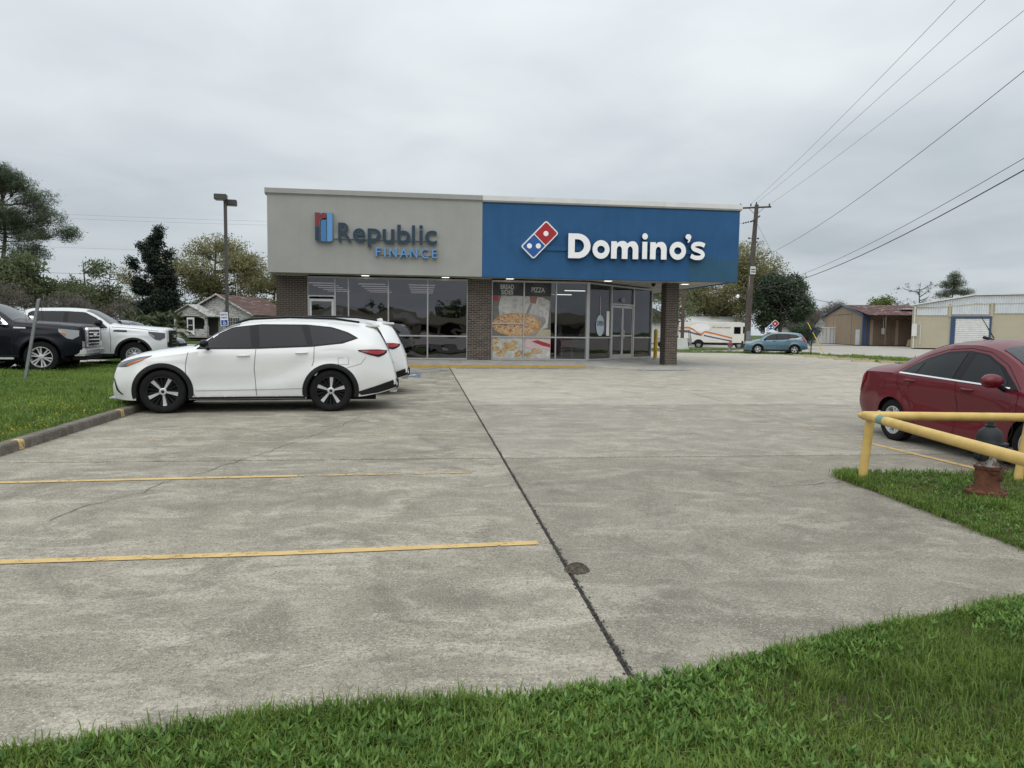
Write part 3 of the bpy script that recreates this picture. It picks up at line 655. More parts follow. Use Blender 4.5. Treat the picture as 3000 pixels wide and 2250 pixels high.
# ------------------------------------------------------------------ vehicles
def pchip(pts):
    x = np.array([p[0] for p in pts], float); y = np.array([p[1] for p in pts], float); h = np.diff(x); d = np.diff(y)/h
    m = np.zeros_like(y)
    for i in range(1, len(x)-1):
        if d[i-1]*d[i] > 0:
            w1 = 2*h[i]+h[i-1]; w2 = h[i]+2*h[i-1]; m[i] = (w1+w2)/(w1/d[i-1]+w2/d[i])
    m[0] = d[0]; m[-1] = d[-1]
    def f(t):
        t = np.clip(np.asarray(t, float), x[0], x[-1]); i = np.clip(np.searchsorted(x, t)-1, 0, len(x)-2)
        s = (t-x[i])/h[i]; s2 = s*s; s3 = s2*s
        return (2*s3-3*s2+1)*y[i]+(s3-2*s2+s)*h[i]*m[i]+(-2*s3+3*s2)*y[i+1]+(s3-s2)*h[i]*m[i+1]
    return f
class Body:
    """car body skinned over cross sections; x runs from nose (0) to tail (L), y sideways, z up"""
    def __init__(s, L, prof, wheels, ra, zw, W, creases=(), flare=.015):
        s.creases = creases; s.flare = flare; s.L = L; s.wheels = wheels; s.ra = ra; s.zw = zw; s.W = W
        s.F = {k: pchip(v) for k, v in prof.items()}
    def key(s, x):
        g = {k: float(f(x)) for k, f in s.F.items()}; pl = g['plan']*s.W
        zs, zr = g['zs'], g['zr']
        zb = min(g['zb'], zs-.06); zm = min(max(g['zm'], zb+.03), zs-.02)
        return zb, zm, zs, max(zr, zs+.01), max(g['zc'], zr+.004), g['ws']*pl, g['wm']*pl, g['wb']*pl, g['wr']*pl
    def side(s, x, z):
        zb, zm, zs, zr, zc, ws, wm, wb, wr = s.key(x)
        if z <= zs: return float(pchip([(zb, ws), (zm, wm), (zs, wb)])(z))+s.relief(x, z)
        if z <= zr:
            t = (z-zs)/(zr-zs); return wb+(wr-wb)*(t*.82+.18*t*t)
        u = ((zc-z)/(zc-zr)) if zc > zr else 0; return wr*max(u, 0)**(1/2.6)
    def relief(s, x, z):
        """pressed creases and wheel flares"""
        y = 0.
        for (xa, xb, line, dep, wid) in s.creases:
            if xa < x < xb:
                f = min(1, (x-xa)/.25, (xb-x)/.25); f = f*f*(3-2*f); d = (z-float(np.interp(x, *line)))/wid; y += dep*f*math.exp(-d*d)
        for c in s.wheels:
            r = math.hypot(x-c, z-s.zw); y += s.flare*math.exp(-((r-s.ra)/.11)**2)
        return y
    def top(s, x, u):
        """point on the hood/glass/roof surface, u in -1..1 across"""
        k = s.key(x); return (x, k[8]*u, k[4]-(k[4]-k[3])*abs(u)**2.6)
    def arch(s, x):
        z = float(s.F['zb'](x))
        for c in s.wheels:
            if abs(x-c) < s.ra: z = max(z, s.zw+math.sqrt(max(0, s.ra**2-(x-c)**2)))
        return z
    def mesh(s, name, mat, nx=90):
        L = s.L; xs = list(L*(.5-.5*np.cos(np.linspace(0, math.pi, nx))))+list(np.linspace(0, L, nx//2))
        for c in s.wheels: xs += [c-s.ra*math.cos(a) for a in np.linspace(0, math.pi, 26)]+[c-s.ra-.001, c+s.ra+.001]
        xs = sorted(x for x in xs if 0 <= x <= L); X = [xs[0]]
        for x in xs:
            if x-X[-1] > .0009: X.append(x)
        X[-1] = L
        n1, n2, n3 = 9, 6, 9; half = []
        for x in X:
            zb, zm, zs, zr, zc, ws, wm, wb, wr = s.key(x); za = min(max(zb, s.arch(x)), zs-.02)
            row = [(x, s.side(x, za+(zs-za)*t), za+(zs-za)*t) for t in np.linspace(0, 1, n1)]
            row += [(x, s.side(x, zs+(zr-zs)*t), zs+(zr-zs)*t) for t in np.linspace(0, 1, n2)[1:]]
            for t in np.linspace(0, 1, n3)[1:]:
                u = (1-t)**1.25; row.append((x, wr*u, zc-(zc-zr)*u**2.6))
            half.append(row)
        k = len(half[0]); full = [[(x, -y, z) for x, y, z in r]+[(x, y, z) for x, y, z in r[-2::-1]] for r in half]
        w = 2*k-1; mb = MB()
        mb.v = [p for r in full for p in r]
        mb.f = [(i*w+j, (i+1)*w+j, (i+1)*w+j+1, i*w+j+1) for i in range(len(full)-1) for j in range(w-1)]
        mb.f += [tuple(range(w)), tuple((len(full)-1)*w+j for j in range(w-1, -1, -1))]
        mb.m = [0]*len(mb.f)
        return mb.mesh(name, mat, 38)
def resample(P, n):
    P = [np.array(p, float) for p in P]; d = [0]
    for a, b in zip(P[:-1], P[1:]): d.append(d[-1]+np.linalg.norm(b-a))
    if d[-1] == 0: return [P[0]]*n
    d = np.array(d)/d[-1]; t = np.linspace(0, 1, n); A = np.array(P)
    return list(zip(np.interp(t, d, A[:, 0]), np.interp(t, d, A[:, 1])))
def patch(B, lo, hi, side, off=.005, nx=16, nz=6):
    """panel lying on the body side between two (x,z) outlines; side -1 or +1"""
    a, b = resample(lo, nx), resample(hi, nx); mb = MB(); vs = []
    for (p, q) in zip(a, b):
        for j in range(nz):
            t = j/(nz-1); x = p[0]+(q[0]-p[0])*t; z = p[1]+(q[1]-p[1])*t; vs.append((x, side*(B.side(x, z)+off), z))
    mb.add(vs, [(i*nz+j, (i+1)*nz+j, (i+1)*nz+j+1, i*nz+j+1) for i in range(nx-1) for j in range(nz-1)])
    return mb
def seam(B, pts, w, side, off=.0045, n=40):
    P = resample(pts, n); vs = []
    for i, (x, z) in enumerate(P):
        q0, q1 = P[max(0, i-1)], P[min(n-1, i+1)]; dx, dz = q1[0]-q0[0], q1[1]-q0[1]; l = math.hypot(dx, dz) or 1; nx_, nz_ = -dz/l*w/2, dx/l*w/2
        for sg_ in (1, -1): vs.append((x+sg_*nx_, side*(B.side(x+sg_*nx_, z+sg_*nz_)+off), z+sg_*nz_))
    return MB().add(vs, [(2*i, 2*i+1, 2*i+3, 2*i+2) for i in range(n-1)])
def arch_trim(B, c, r1, r2, side, off=.012, a0=-8, a1=188, n=30, zmin=None):
    vs = []
    for i in range(n+1):
        a = R_(a0+(a1-a0)*i/n)
        for r, o in ((r1-.02, -.05), (r1, off), ((r1+r2)/2, off+.006), (r2, off), (r2, -.01)):
            x = c+r*math.cos(a); z = B.zw+r*math.sin(a); x = min(max(x, .002), B.L-.002); z2 = max(z, zmin or 0)
            vs.append((x, side*(B.side(x, max(z2, float(B.F['zb'](x))))+o), z2))
    return MB().add(vs, [(i*5+j, (i+1)*5+j, (i+1)*5+j+1, i*5+j+1) for i in range(n) for j in range(4)])
def top_patch(B, x0, x1, u0=-.93, u1=.93, off=.006, nx=14, nu=15, taper=0):
    vs = []
    for i in range(nx):
        x = x0+(x1-x0)*i/(nx-1)
        for j in range(nu):
            u = (u0+(u1-u0)*j/(nu-1))*(1-taper*i/(nx-1)); p = B.top(x, u); q = B.top(x+.01, u); t = Vector((q[0]-p[0], 0, q[2]-p[2])).normalized()
            vs.append((p[0]-t.z*off, p[1], p[2]+t.x*off))
    return MB().add(vs, [(i*nu+j, (i+1)*nu+j, (i+1)*nu+j+1, i*nu+j+1) for i in range(nx-1) for j in range(nu-1)])
m_tyre = M_plain('tyre_rubber', (.011, .011, .011), .8, var=.3, bump=.3, spec=.2)
m_blk = M_plain('black_plastic', (.013, .013, .014), .6, bump=.2, bscale=200, spec=.25); m_gloss = M_plain('gloss_black', (.004, .004, .005), .12, bump=0, spec=.22)
m_under = M_plain('underbody', (.006, .006, .006), .9, bump=0)
m_chrome = M_plain('chrome', (.88, .88, .88), .25, metal=.8, var=.03, bump=0); m_alloy = M_plain('alloy_silver', (.60, .60, .61), .32, metal=.5, var=.05, bump=0)
m_alloyd = M_plain('dark_alloy', (.02, .02, .022), .35, metal=.5, bump=0)
m_cg = M_glass_dark('car_glass_tinted', (.006, .007, .009), .008, .3); m_cg2 = M_glass_dark('windscreen_glass', (.018, .022, .025), .01, .5)
m_lens = M_glass_dark('headlamp_lens', (.30, .31, .32), .08, .8); m_lensd = M_glass_dark('smoked_headlamp_lens', (.06, .06, .065), .05, .8)
m_tail = M_glass_dark('tail_lamp_lens', (.30, .008, .012), .06, .8); m_amber = M_glass_dark('amber_lens', (.50, .14, .02), .1, .7)
m_seam = M_plain('panel_gap', (.012, .012, .012), .9, bump=0)
wheel_cache = {}
def wheel_meshes(kind, R, w, rr):
    key = (kind, R, w)
    if key in wheel_cache: return wheel_cache[key]
    h = w/2
    t = MB().lathe([(rr, -h*.82), (rr+.015, -h*.95), (R-.05, -h), (R-.018, -h*.93), (R, -h*.72), (R, h*.72), (R-.018, h*.93), (R-.05, h), (rr+.015, h*.95), (rr, h*.82), (rr, -h*.82)], 40, 'y')
    for i in range(40):   # tread blocks
        a = 2*math.pi*i/40
        if i % 2: continue
    tyre = t.mesh('wheel', m_tyre, 40)
    # rim faces +y
    r = MB(); y = h*.86
    r.cur = 2 if kind == 'five' else 0; r.lathe([(rr, -h*.8), (rr, y*.9), (rr+.012, y), (rr-.010, y+.002), (rr-.016, y-.03), (rr-.03, y-.10)], 36, 'y')
    r.cur = 1; r.lathe([(rr-.03, y-.095), (.0, y-.10)], 36, 'y')
    r.cur = 0; r.lathe([(.062, y-.09), (.062, y-.012), (.05, y-.004), (0, y-.004)], 20, 'y')
    def spoke(a, w0, w1, dy=0., r0=.045, r1=None):
        r1 = r1 or rr-.012; c, q = math.cos(a), math.sin(a); vs = []
        for rad, ww, yy_ in ((r0, w0, y-.012+dy), ((r0+r1)/2, (w0+w1)/2, y-.022+dy), (r1, w1, y-.008+dy)):
            for sg_ in (-1, 1):
                vs.append((rad*c-sg_*ww*q, yy_, rad*q+sg_*ww*c))
                vs.append((rad*c-sg_*ww*1.25*q, yy_-.05, rad*q+sg_*ww*1.25*c))
        f = []
        for i in range(2):
            b = i*4; f += [(b, b+2, b+6, b+4), (b, b+4, b+5, b+1), (b+2, b+3, b+7, b+6)]
        r.add(vs, f)
    if kind == 'five':      # five bright spokes on a dark dish with dark ribs between
        for i in range(5):
            r.cur = 0; spoke(2*math.pi*i/5-math.pi/2, .012, .032)
        r.cur = 2
        for i in range(20):
            if i % 4: spoke(2*math.pi*i/20-math.pi/2, .006, .010, -.03)
    elif kind == 'split':   # pairs of silver spokes
        for i in range(6):
            for d in (-.17, .17): spoke(2*math.pi*i/6+d, .016, .017)
    elif kind == 'split5':
        for i in range(5):
            for d in (-.2, .2): spoke(2*math.pi*i/5+d+.3, .02, .019)
    elif kind == 'steel':   # steel wheel with a ring of holes
        r.cur = 0; r.lathe([(rr-.03, y-.05), (rr*.8, y-.04), (rr*.72, y-.015), (rr*.5, y-.012), (rr*.42, y-.06), (.06, y-.05)], 36, 'y')
        r.cur = 1
        for i in range(10):
            a = 2*math.pi*i/10; cx, cz = rr*.64*math.cos(a), rr*.64*math.sin(a)
            r.add([(cx+.03*math.cos(t), y-.008, cz+.03*math.sin(t)) for t in np.linspace(0, 6.28, 9)[:-1]], [tuple(range(8))])
    elif kind == 'multi':
        for i in range(5): spoke(2*math.pi*i/5+.3, .03, .034)
    r.cur = 2; r.lathe([(.028, y-.003), (.026, y+.002), (0, y+.002)], 14, 'y')
    mats = {'five': [m_alloy, m_under, m_alloyd], 'steel': [m_alloy, m_under, m_blk]}.get(kind, [m_alloy, m_under, m_alloy])
    rim = r.mesh('rim', mats, 30)
    wheel_cache[key] = (tyre, rim); return tyre, rim
def add_wheels(root, B, kind, R, w, rr, inset=.0, turn=0.):
    tyre, rim = wheel_meshes(kind, R, w, rr)
    for c in B.wheels:
        for sd_ in (-1, 1):
            o = obj('wheel', tyre, root, (c, sd_*(B.W-w/2-inset), R)); o.rotation_euler = (0, random.random()*1.2, turn if c == B.wheels[0] else 0)
            q_ = obj('rim', rim, o, (0, 0, 0)); q_.rotation_euler = (0, 0, 0 if sd_ > 0 else math.pi)
def underbody(root, B, z0=.2, z1=.55, hw=None):
    hw = hw or B.W-.28
    mb = MB().box(.35, B.L-.4, -hw, hw, z0, z1)
    for c in B.wheels:
        k = 15; A = [math.pi*i/k for i in range(k+1)]; r = B.ra+.02
        mb.add([(c+r*math.cos(a), s*(B.W-.07), B.zw+r*math.sin(a)) for a in A for s in (-1, 1)], [(2*i, 2*i+1, 2*i+3, 2*i+2) for i in range(k)])
    # keep the wheel-well liners only above the axle line
    mb.build('underbody', m_under, root)
def mirror_part(root, B, x, z, side, mat, s=1., matb=None):
    y = B.side(x, z); mb = MB()
    mb.lathe([(.0, -.085*s), (.05*s, -.08*s), (.085*s, -.04*s), (.095*s, .03*s), (.06*s, .085*s), (0, .09*s)], 14, 'x', (0, 0, 0))
    mb.v = [(a*.75, b*1.25, c*.8) for a, b, c in mb.v]
    mb.v = [(a+x-.03, side*(y+.17*s)+b, c+z+.09*s) for a, b, c in mb.v]
    o = mb.build('mirror', mat, root, 60)
    MB().tube([(x+.02, side*(y-.02), z-.01), (x-.01, side*(y+.06*s), z+.03), (x-.02, side*(y+.12*s), z+.06*s)], .028*s, 8).build('mirror_stalk', matb or m_blk, o, 60)
def handle(root, B, x, z, side, mat, L=.21):
    y = B.side(x, z)
    MB().tube([(x-L/2, side*(y-.005), z), (x-L/2+.02, side*(y+.032), z), (x+L/2-.02, side*(y+.032), z+.004), (x+L/2, side*(y-.005), z+.004)], [.013, .017, .017, .013], 8).build('door_handle', mat, root, 60)

def common(L): return None
# ---- white crossover (near)
def make_crossover(name, label, paint, loc, rz, variant=0, group=None):
    L = 4.95
    P = dict(
        zc=[(0, .60), (.02, .74), (.07, .88), (.16, .96), (.35, 1.03), (.7, 1.11), (1.15, 1.175), (1.33, 1.20), (1.65, 1.40), (2.0, 1.585), (2.3, 1.665), (2.9, 1.71), (3.5, 1.705), (4.1, 1.675), (4.50, 1.62), (4.60, 1.55), (4.72, 1.34), (4.80, 1.17), (4.87, .98), (4.93, .80), (4.95, .62)],
        zr=[(0, .52), (.07, .80), (.16, .89), (.35, .97), (.7, 1.05), (1.15, 1.11), (1.33, 1.14), (1.65, 1.33), (2.0, 1.515), (2.3, 1.59), (2.9, 1.635), (3.5, 1.63), (4.1, 1.59), (4.50, 1.51), (4.60, 1.44), (4.72, 1.25), (4.80, 1.09), (4.87, .93), (4.95, .58)],
        zs=[(0, .46), (.07, .70), (.16, .80), (.35, .89), (.7, .97), (1.2, 1.045), (1.5, 1.09), (2.5, 1.115), (3.3, 1.15), (3.9, 1.20), (4.4, 1.19), (4.7, 1.08), (4.85, .86), (4.95, .52)],
        wr=[(0, .80), (.35, .80), (.9, .80), (1.33, .80), (1.65, .745), (2.0, .69), (2.5, .665), (3.5, .665), (4.3, .64), (4.6, .67), (4.8, .76), (4.95, .80)],
        wb=[(0, .93), (.5, .955), (1.3, .955), (2.5, .945), (3.6, .955), (4.4, .955), (4.95, .93)], wm=[(0, 1), (1.4, .985), (2.4, .978), (3.3, 1.0), (4, 1.0), (L, 1)], zm=[(0, .42), (.6, .62), (2.5, .60), (4.3, .68), (L, .5)],
        ws=[(0, .92), (.5, .96), (2.4, .955), (4.5, .95), (L, .9)], zb=[(0, .27), (.3, .23), (1.4, .24), (3.2, .245), (4.2, .27), (4.6, .33), (L, .43)],
        plan=[(0, .66), (.03, .75), (.09, .83), (.2, .90), (.45, .965), (.9, 1), (4.0, 1), (4.5, .975), (4.75, .93), (4.88, .885), (L, .80)])
    B = Body(L, P, (.88, 3.73), .435, .38, .965, ((1.2, 3.35, ((1.2, 2.3, 2.9, 3.3), (.54, .56, .70, .86)), -.034, .13), (.5, 4.6, ((.5, 2, 3, 4.6), (.90, .98, 1.03, 1.08)), .014, .05), (1.3, 3.3, ((1.3, 3.3), (.40, .42)), .016, .05)), .022); root = thing(name, label, 'car', loc, rz, group)
    obj('body', B.mesh('body', paint), root); underbody(root, B)
    add_wheels(root, B, 'five' if variant == 0 else 'split5', .382, .24, .262, .015)
    for s in (-1, 1):
        patch(B, [(1.43, 1.125), (2.45, 1.14), (3.4, 1.185), (3.95, 1.25), (4.22, 1.345)], [(1.43, 1.145), (1.70, 1.365), (2.02, 1.525), (2.5, 1.585), (3.3, 1.59), (3.75, 1.55), (4.05, 1.455), (4.22, 1.355)], s, .003, 40, 5).build('window_trim', m_gloss, root, 60)
        for lo, hi in (([(1.50, 1.15), (2.36, 1.165)], [(1.50, 1.165), (1.74, 1.365), (2.03, 1.505), (2.30, 1.548)]), ([(2.50, 1.17), (3.32, 1.21)], [(2.46, 1.558), (3.20, 1.567)]), ([(3.42, 1.215), (3.85, 1.26), (4.16, 1.345)], [(3.34, 1.565), (3.7, 1.53), (4.0, 1.44), (4.16, 1.355)])):
            patch(B, lo, hi, s, .006, 18, 5).build('window', m_cg, root, 60)
        for pts in ([(1.30, 1.08), (1.26, .85), (1.27, .62), (1.36, .40), (1.42, .27)], [(2.43, 1.13), (2.40, .80), (2.42, .52), (2.44, .27)], [(3.44, 1.19), (3.43, .93), (3.40, .84)]): seam(B, pts, .008, s).build('door_seam', m_seam, root)
        seam(B, [(1.42, .395), (2.4, .41), (3.27, .43)], .006, s).build('door_seam', m_seam, root)
        seam(B, [(4.36, 1.0), (4.27, .88), (4.0, .80)], .005, s).build('door_seam', m_seam, root)
        for c in B.wheels: arch_trim(B, c, .43, .505, s, .010, -14, 194).build('wheel_arch_trim', m_blk, root, 50)
        patch(B, [(1.32, .245), (3.28, .25)], [(1.32, .285), (3.28, .29)], s, .008, 20, 3).build('sill_trim', m_blk, root, 60)
        patch(B, [(1.34, .287), (3.27, .292)], [(1.34, .300), (3.27, .305)], s, .012, 20, 2).build('sill_strip', m_chrome, root)
        handle(root, B, 2.22, 1.02, s, paint); handle(root, B, 3.22, 1.075, s, paint)
        hl = patch(B, [(.10, .80), (.30, .815), (.50, .90), (.70, 1.0)], [(.10, .865), (.30, .93), (.5, .985), (.70, 1.012)], s, .006, 16, 5).build('headlight', m_lensd, root, 60)
        patch(B, [(.30, .826), (.46, .89), (.60, .955)], [(.30, .855), (.46, .925), (.60, .968)], s, .010, 10, 3).build('turn_signal', m_amber, hl, 60)
        tl = patch(B, [(4.22, 1.115), (4.45, 1.04), (4.60, 1.005), (4.74, 1.07)], [(4.22, 1.135), (4.45, 1.145), (4.62, 1.145), (4.76, 1.13)], s, .012, 14, 5).build('taillight', m_gloss, root, 60)
        patch(B, [(4.27, 1.112), (4.45, 1.065), (4.58, 1.045), (4.70, 1.085)], [(4.27, 1.122), (4.45, 1.128), (4.6, 1.13), (4.72, 1.12)], s, .018, 12, 4).build('lens', m_tail, tl, 60)
        patch(B, [(.055, .60), (.12, .40), (.20, .33)], [(.075, .61), (.16, .40), (.235, .33)], s, .01, 14, 3).build('bumper_trim', m_blk, root, 60)
        patch(B, [(4.28, .30), (4.6, .345), (4.93, .44)], [(4.20, .36), (4.55, .47), (4.92, .60)], s, .012, 12, 4).build('bumper_trim', m_blk, root, 60)
        patch(B, [(3.86, .865), (4.05, .865)], [(3.86, .99), (4.05, .99)], s, .001, 5, 5).build('fuel_door', m_seam, root); patch(B, [(3.866, .871), (4.044, .871)], [(3.866, .984), (4.044, .984)], s, .003, 5, 5).build('fuel_door', paint, root)
        mirror_part(root, B, 1.62, 1.13, s, m_gloss, 1.05)
        MB().tube([(2.05, s*.60, 1.60), (2.3, s*.60, 1.675), (3.0, s*.60, 1.72), (3.8, s*.60, 1.705), (4.25, s*.59, 1.645)], .022, 8).build('roof_rail', m_gloss, root, 60)
    top_patch(B, 1.36, 2.12, -.92, .92).build('windscreen', m_cg2, root, 60)
    top_patch(B, 4.585, 4.79, -.90, .90, .008).build('rear_window', m_cg, root, 60)
    MB().box(4.36, 4.63, -.58, .58, 1.555, 1.605, .015).build('spoiler', paint, root, 50)
    MB().prism([(4.16, 1.655), (4.38, 1.635), (4.36, 1.70), (4.31, 1.705)], -.018, .018, 'y').build('antenna_fin', paint, root, 40)
    MB().box(4.90, 4.975, -.75, .75, .42, .60, .02).build('rear_bumper', m_blk, root, 50)
    MB().box(4.80, 4.95, -.68, .68, .33, .40, .015).build('rear_skid', m_alloy, root, 50)
    MB().box(-.045, .25, -.72, .72, .245, .275, .012).build('front_lip', m_alloy, root, 50)
    MB().box(-.02, .06, -.55, .55, .36, .62, .015).build('grille', m_blk, root, 50)
    MB().box(4.86, 4.915, -.35, .35, .86, .90, .01).build('tailgate_trim', m_chrome, root)
    return root
p_white = M_paint('pearl_white_paint', (.71, .71, .695), rough=.4, dirt=.35)
make_crossover('crossover', 'pearl white three-row crossover parked nose to the kerb, nearest the camera', p_white, (-5.345, 13.70, gz(13.2)), R_(5.5)).scale = (.98,)*3
make_crossover('crossover', 'second white crossover mostly hidden behind the nearer one, only its tail showing', p_white, (-5.27, 16.75, gz(16.7)), R_(3), 1)

# ---- pickups
def make_pickup(name, label, paint, loc, rz, chrome):
    L = 5.88
    P = dict(
        zc=[(0, 1.20), (.015, 1.27), (.05, 1.305), (.3, 1.335), (.9, 1.375), (1.5, 1.41), (1.62, 1.43), (1.9, 1.62), (2.25, 1.83), (2.5, 1.895), (3.0, 1.92), (3.8, 1.905), (4.05, 1.87), (4.09, 1.80), (4.12, 1.38), (4.2, 1.36), (5.8, 1.38), (5.86, 1.36), (L, 1.30)],
        zr=[(0, 1.14), (.05, 1.235), (.3, 1.27), (.9, 1.305), (1.5, 1.34), (1.62, 1.36), (1.9, 1.56), (2.25, 1.765), (2.5, 1.825), (3.0, 1.85), (3.8, 1.835), (4.05, 1.80), (4.09, 1.70), (4.12, 1.36), (4.2, 1.345), (5.8, 1.365), (L, 1.28)],
        zs=[(0, 1.02), (.05, 1.10), (.3, 1.16), (.9, 1.21), (1.5, 1.25), (2.2, 1.27), (4.0, 1.27), (4.12, 1.27), (5.8, 1.28), (L, 1.2)],
        wr=[(0, .92), (.9, .88), (1.5, .88), (1.62, .86), (1.9, .80), (2.3, .745), (2.8, .72), (3.8, .72), (4.08, .74), (4.12, .94), (L, .94)],
        wb=[(0, .97), (1, .975), (2.5, .965), (4, .965), (L, .97)], wm=[(0, 1), (L, 1)], zm=[(0, .8), (L, .85)],
        ws=[(0, .97), (2.4, .96), (L, .96)], zb=[(0, .55), (.3, .46), (1.5, .42), (4, .42), (L, .5)], plan=[(0, .915), (.02, .94), (.08, .965), (.2, .985), (.6, 1), (5.5, 1), (L, .97)])
    B = Body(L, P, (.97, 4.68), .50, .425, 1.02, ((.3, 5.6, ((.3, 5.6), (1.05, 1.08)), .016, .06), (1.6, 4.1, ((1.6, 4.1), (.68, .70)), -.02, .14)), .03); root = thing(name, label, 'pickup', loc, rz)
    obj('body', B.mesh('body', paint), root); underbody(root, B, .3, .75)
    add_wheels(root, B, 'split' if chrome else 'steel', .42, .27, .272 if chrome else .235, .02)
    for s in (-1, 1):
        patch(B, [(1.72, 1.275), (3.95, 1.285)], [(1.72, 1.30), (2.05, 1.60), (2.38, 1.775), (2.9, 1.80), (3.85, 1.79), (3.95, 1.72)], s, .003, 34, 5).build('window_trim', m_chrome if chrome else m_gloss, root, 60)
        patch(B, [(1.84, 1.30), (2.86, 1.305)], [(1.84, 1.33), (2.1, 1.59), (2.4, 1.755), (2.82, 1.775)], s, .007, 18, 5).build('window', m_cg if not chrome else m_cg2, root, 60)
        patch(B, [(2.98, 1.305), (3.88, 1.31)], [(2.95, 1.778), (3.84, 1.768)], s, .007, 14, 5).build('window', m_cg, root, 60)
        for pts in ([(1.66, 1.33), (1.62, .9), (1.64, .5)], [(2.92, 1.30), (2.90, .8), (2.92, .5)], [(3.98, 1.33), (3.96, .9), (3.9, .6)], [(4.12, 1.33), (4.12, .5)]): seam(B, pts, .010, s).build('door_seam', m_seam, root)
        seam(B, [(.25, 1.20), (.9, 1.275), (1.6, 1.315)], .010, s).build('hood_seam', m_seam, root)
        for c in B.wheels: arch_trim(B, c, .495, .565, s, .012, -10, 190, zmin=.4).build('wheel_arch_trim', m_blk if not chrome else paint, root, 50)
        patch(B, [(1.5, .425), (4.15, .425)], [(1.5, .47), (4.15, .47)], s, .01, 12, 3).build('sill_trim', m_blk, root, 60)
        MB().box(1.6, 3.9, s*.93-.06, s*.93+.06, .36, .41, .012).build('side_step', m_blk if not chrome else m_chrome, root, 50)
        handle(root, B, 2.72, 1.10, s, paint); handle(root, B, 3.72, 1.11, s, paint)
        hl = patch(B, [(.05, .99), (.20, .90), (.34, .93), (.52, 1.10)], [(.05, 1.14), (.2, 1.155), (.34, 1.17), (.54, 1.185)], s, .012, 14, 5).build('headlight', m_lens if chrome else m_lensd, root, 60)
        patch(B, [(.36, .985), (.49, 1.09)], [(.36, 1.04), (.50, 1.12)], s, .018, 6, 3).build('turn_signal', m_amber if chrome else m_lens, hl, 60)
        if chrome: patch(B, [(1.30, 1.18), (1.58, 1.185)], [(1.30, 1.215), (1.58, 1.22)], s, .012, 8, 3).build('fender_badge', m_chrome, root, 60)
        else: patch(B, [(1.16, 1.165), (1.56, 1.175)], [(1.16, 1.215), (1.52, 1.225)], s, .012, 8, 3).build('fender_vent', m_blk, root, 60)
        patch(B, [(2.05, .68), (2.75, .685)], [(2.05, .705), (2.75, .71)], s, .006, 8, 2).build('door_badge', m_chrome if chrome else m_alloy, root)
        mirror_part(root, B, 1.92, 1.30, s, m_blk if not chrome else m_chrome, 1.5)
        MB().box(-.02, .16, s*.80-.10, s*.80+.10, .66, .86, .02).build('fog_lamp_surround', m_chrome if chrome else m_blk, root, 50)
        MB().tube([(1.40, .62, 1.38), (1.46, .62, 1.98)], .005, 5).build('antenna', m_blk, root) if s > 0 else MB().tube([(1.40, -.62, 1.36), (1.46, -.62, 1.92)], .005, 5).build('antenna', m_blk, root)
    top_patch(B, 1.66, 2.36, -.93, .93).build('windscreen', m_cg2, root, 60)
    # upright grille with bars, badge letters, and the step bumper
    fr = MB().prism(rr_(-.60, .60, .67, 1.225, (.12, .12, .08, .08)), -.05, .14, 'x').build('grille_surround', m_chrome if chrome else m_blk, root, 40)
    MB().prism(rr_(-.51, .51, .735, 1.155, (.08, .08, .05, .05)), -.056, -.051, 'x').build('grille_mesh', m_under, fr)
    for k in range(4): MB().box(-.075, -.057, -.505, .505, .775+.098*k, .775+.098*k+.032, .005).build('grille_bar', m_chrome if chrome else m_gloss, fr)
    t = text_mesh('GMC', (-.16, .16, .975, 1.055), .02, 'badge_letters', .03); o = put(t, m_chrome if chrome else m_alloy, fr, (-.076, 0, 0)); o.rotation_euler = (0, 0, -math.pi/2)
    MB().box(-.10, .24, -.95, .95, .45, .665, .05).build('front_bumper', m_chrome if chrome else paint, root, 50)
    MB().box(-.06, .3, -.80, .80, .33, .46, .03).build('air_dam', m_blk, root, 50)
    MB().box(-.092, .0, -.42, .42, .475, .60, .01).build('bumper_inset', m_blk, root, 50)
    return root
p_black = M_paint('midnight_blue_paint', (.003, .004, .009), .0, rough=.4, dirt=.03, coat=.3); p_tw = M_paint('white_truck_paint', (.68, .69, .69), rough=.4, dirt=.2)
def place_by_wheel(root, front_x, side_y, wx, wy, z, rz):
    """put the local point (front_x, side_y) at world (wx, wy)"""
    c, s = math.cos(rz), math.sin(rz); root.location = (wx-(front_x*c-side_y*s), wy-(front_x*s+side_y*c), z); root.rotation_euler = (0, 0, rz)
# they face right: local nose (-x) points to world +x
t1 = make_pickup('pickup_truck', 'dark blue pickup with chrome grille and bumper at the left edge', p_black, (0, 0, 0), 0, True); place_by_wheel(t1, .97, .95, -10.1, 20.6, .09, R_(180+8))
t2 = make_pickup('pickup_truck', 'white crew-cab pickup with black grille and plain steel wheels', p_tw, (0, 0, 0), 0, False); place_by_wheel(t2, .97, .95, -8.75, 23.1, .08, R_(180+9)); t2.scale = (.95,)*3

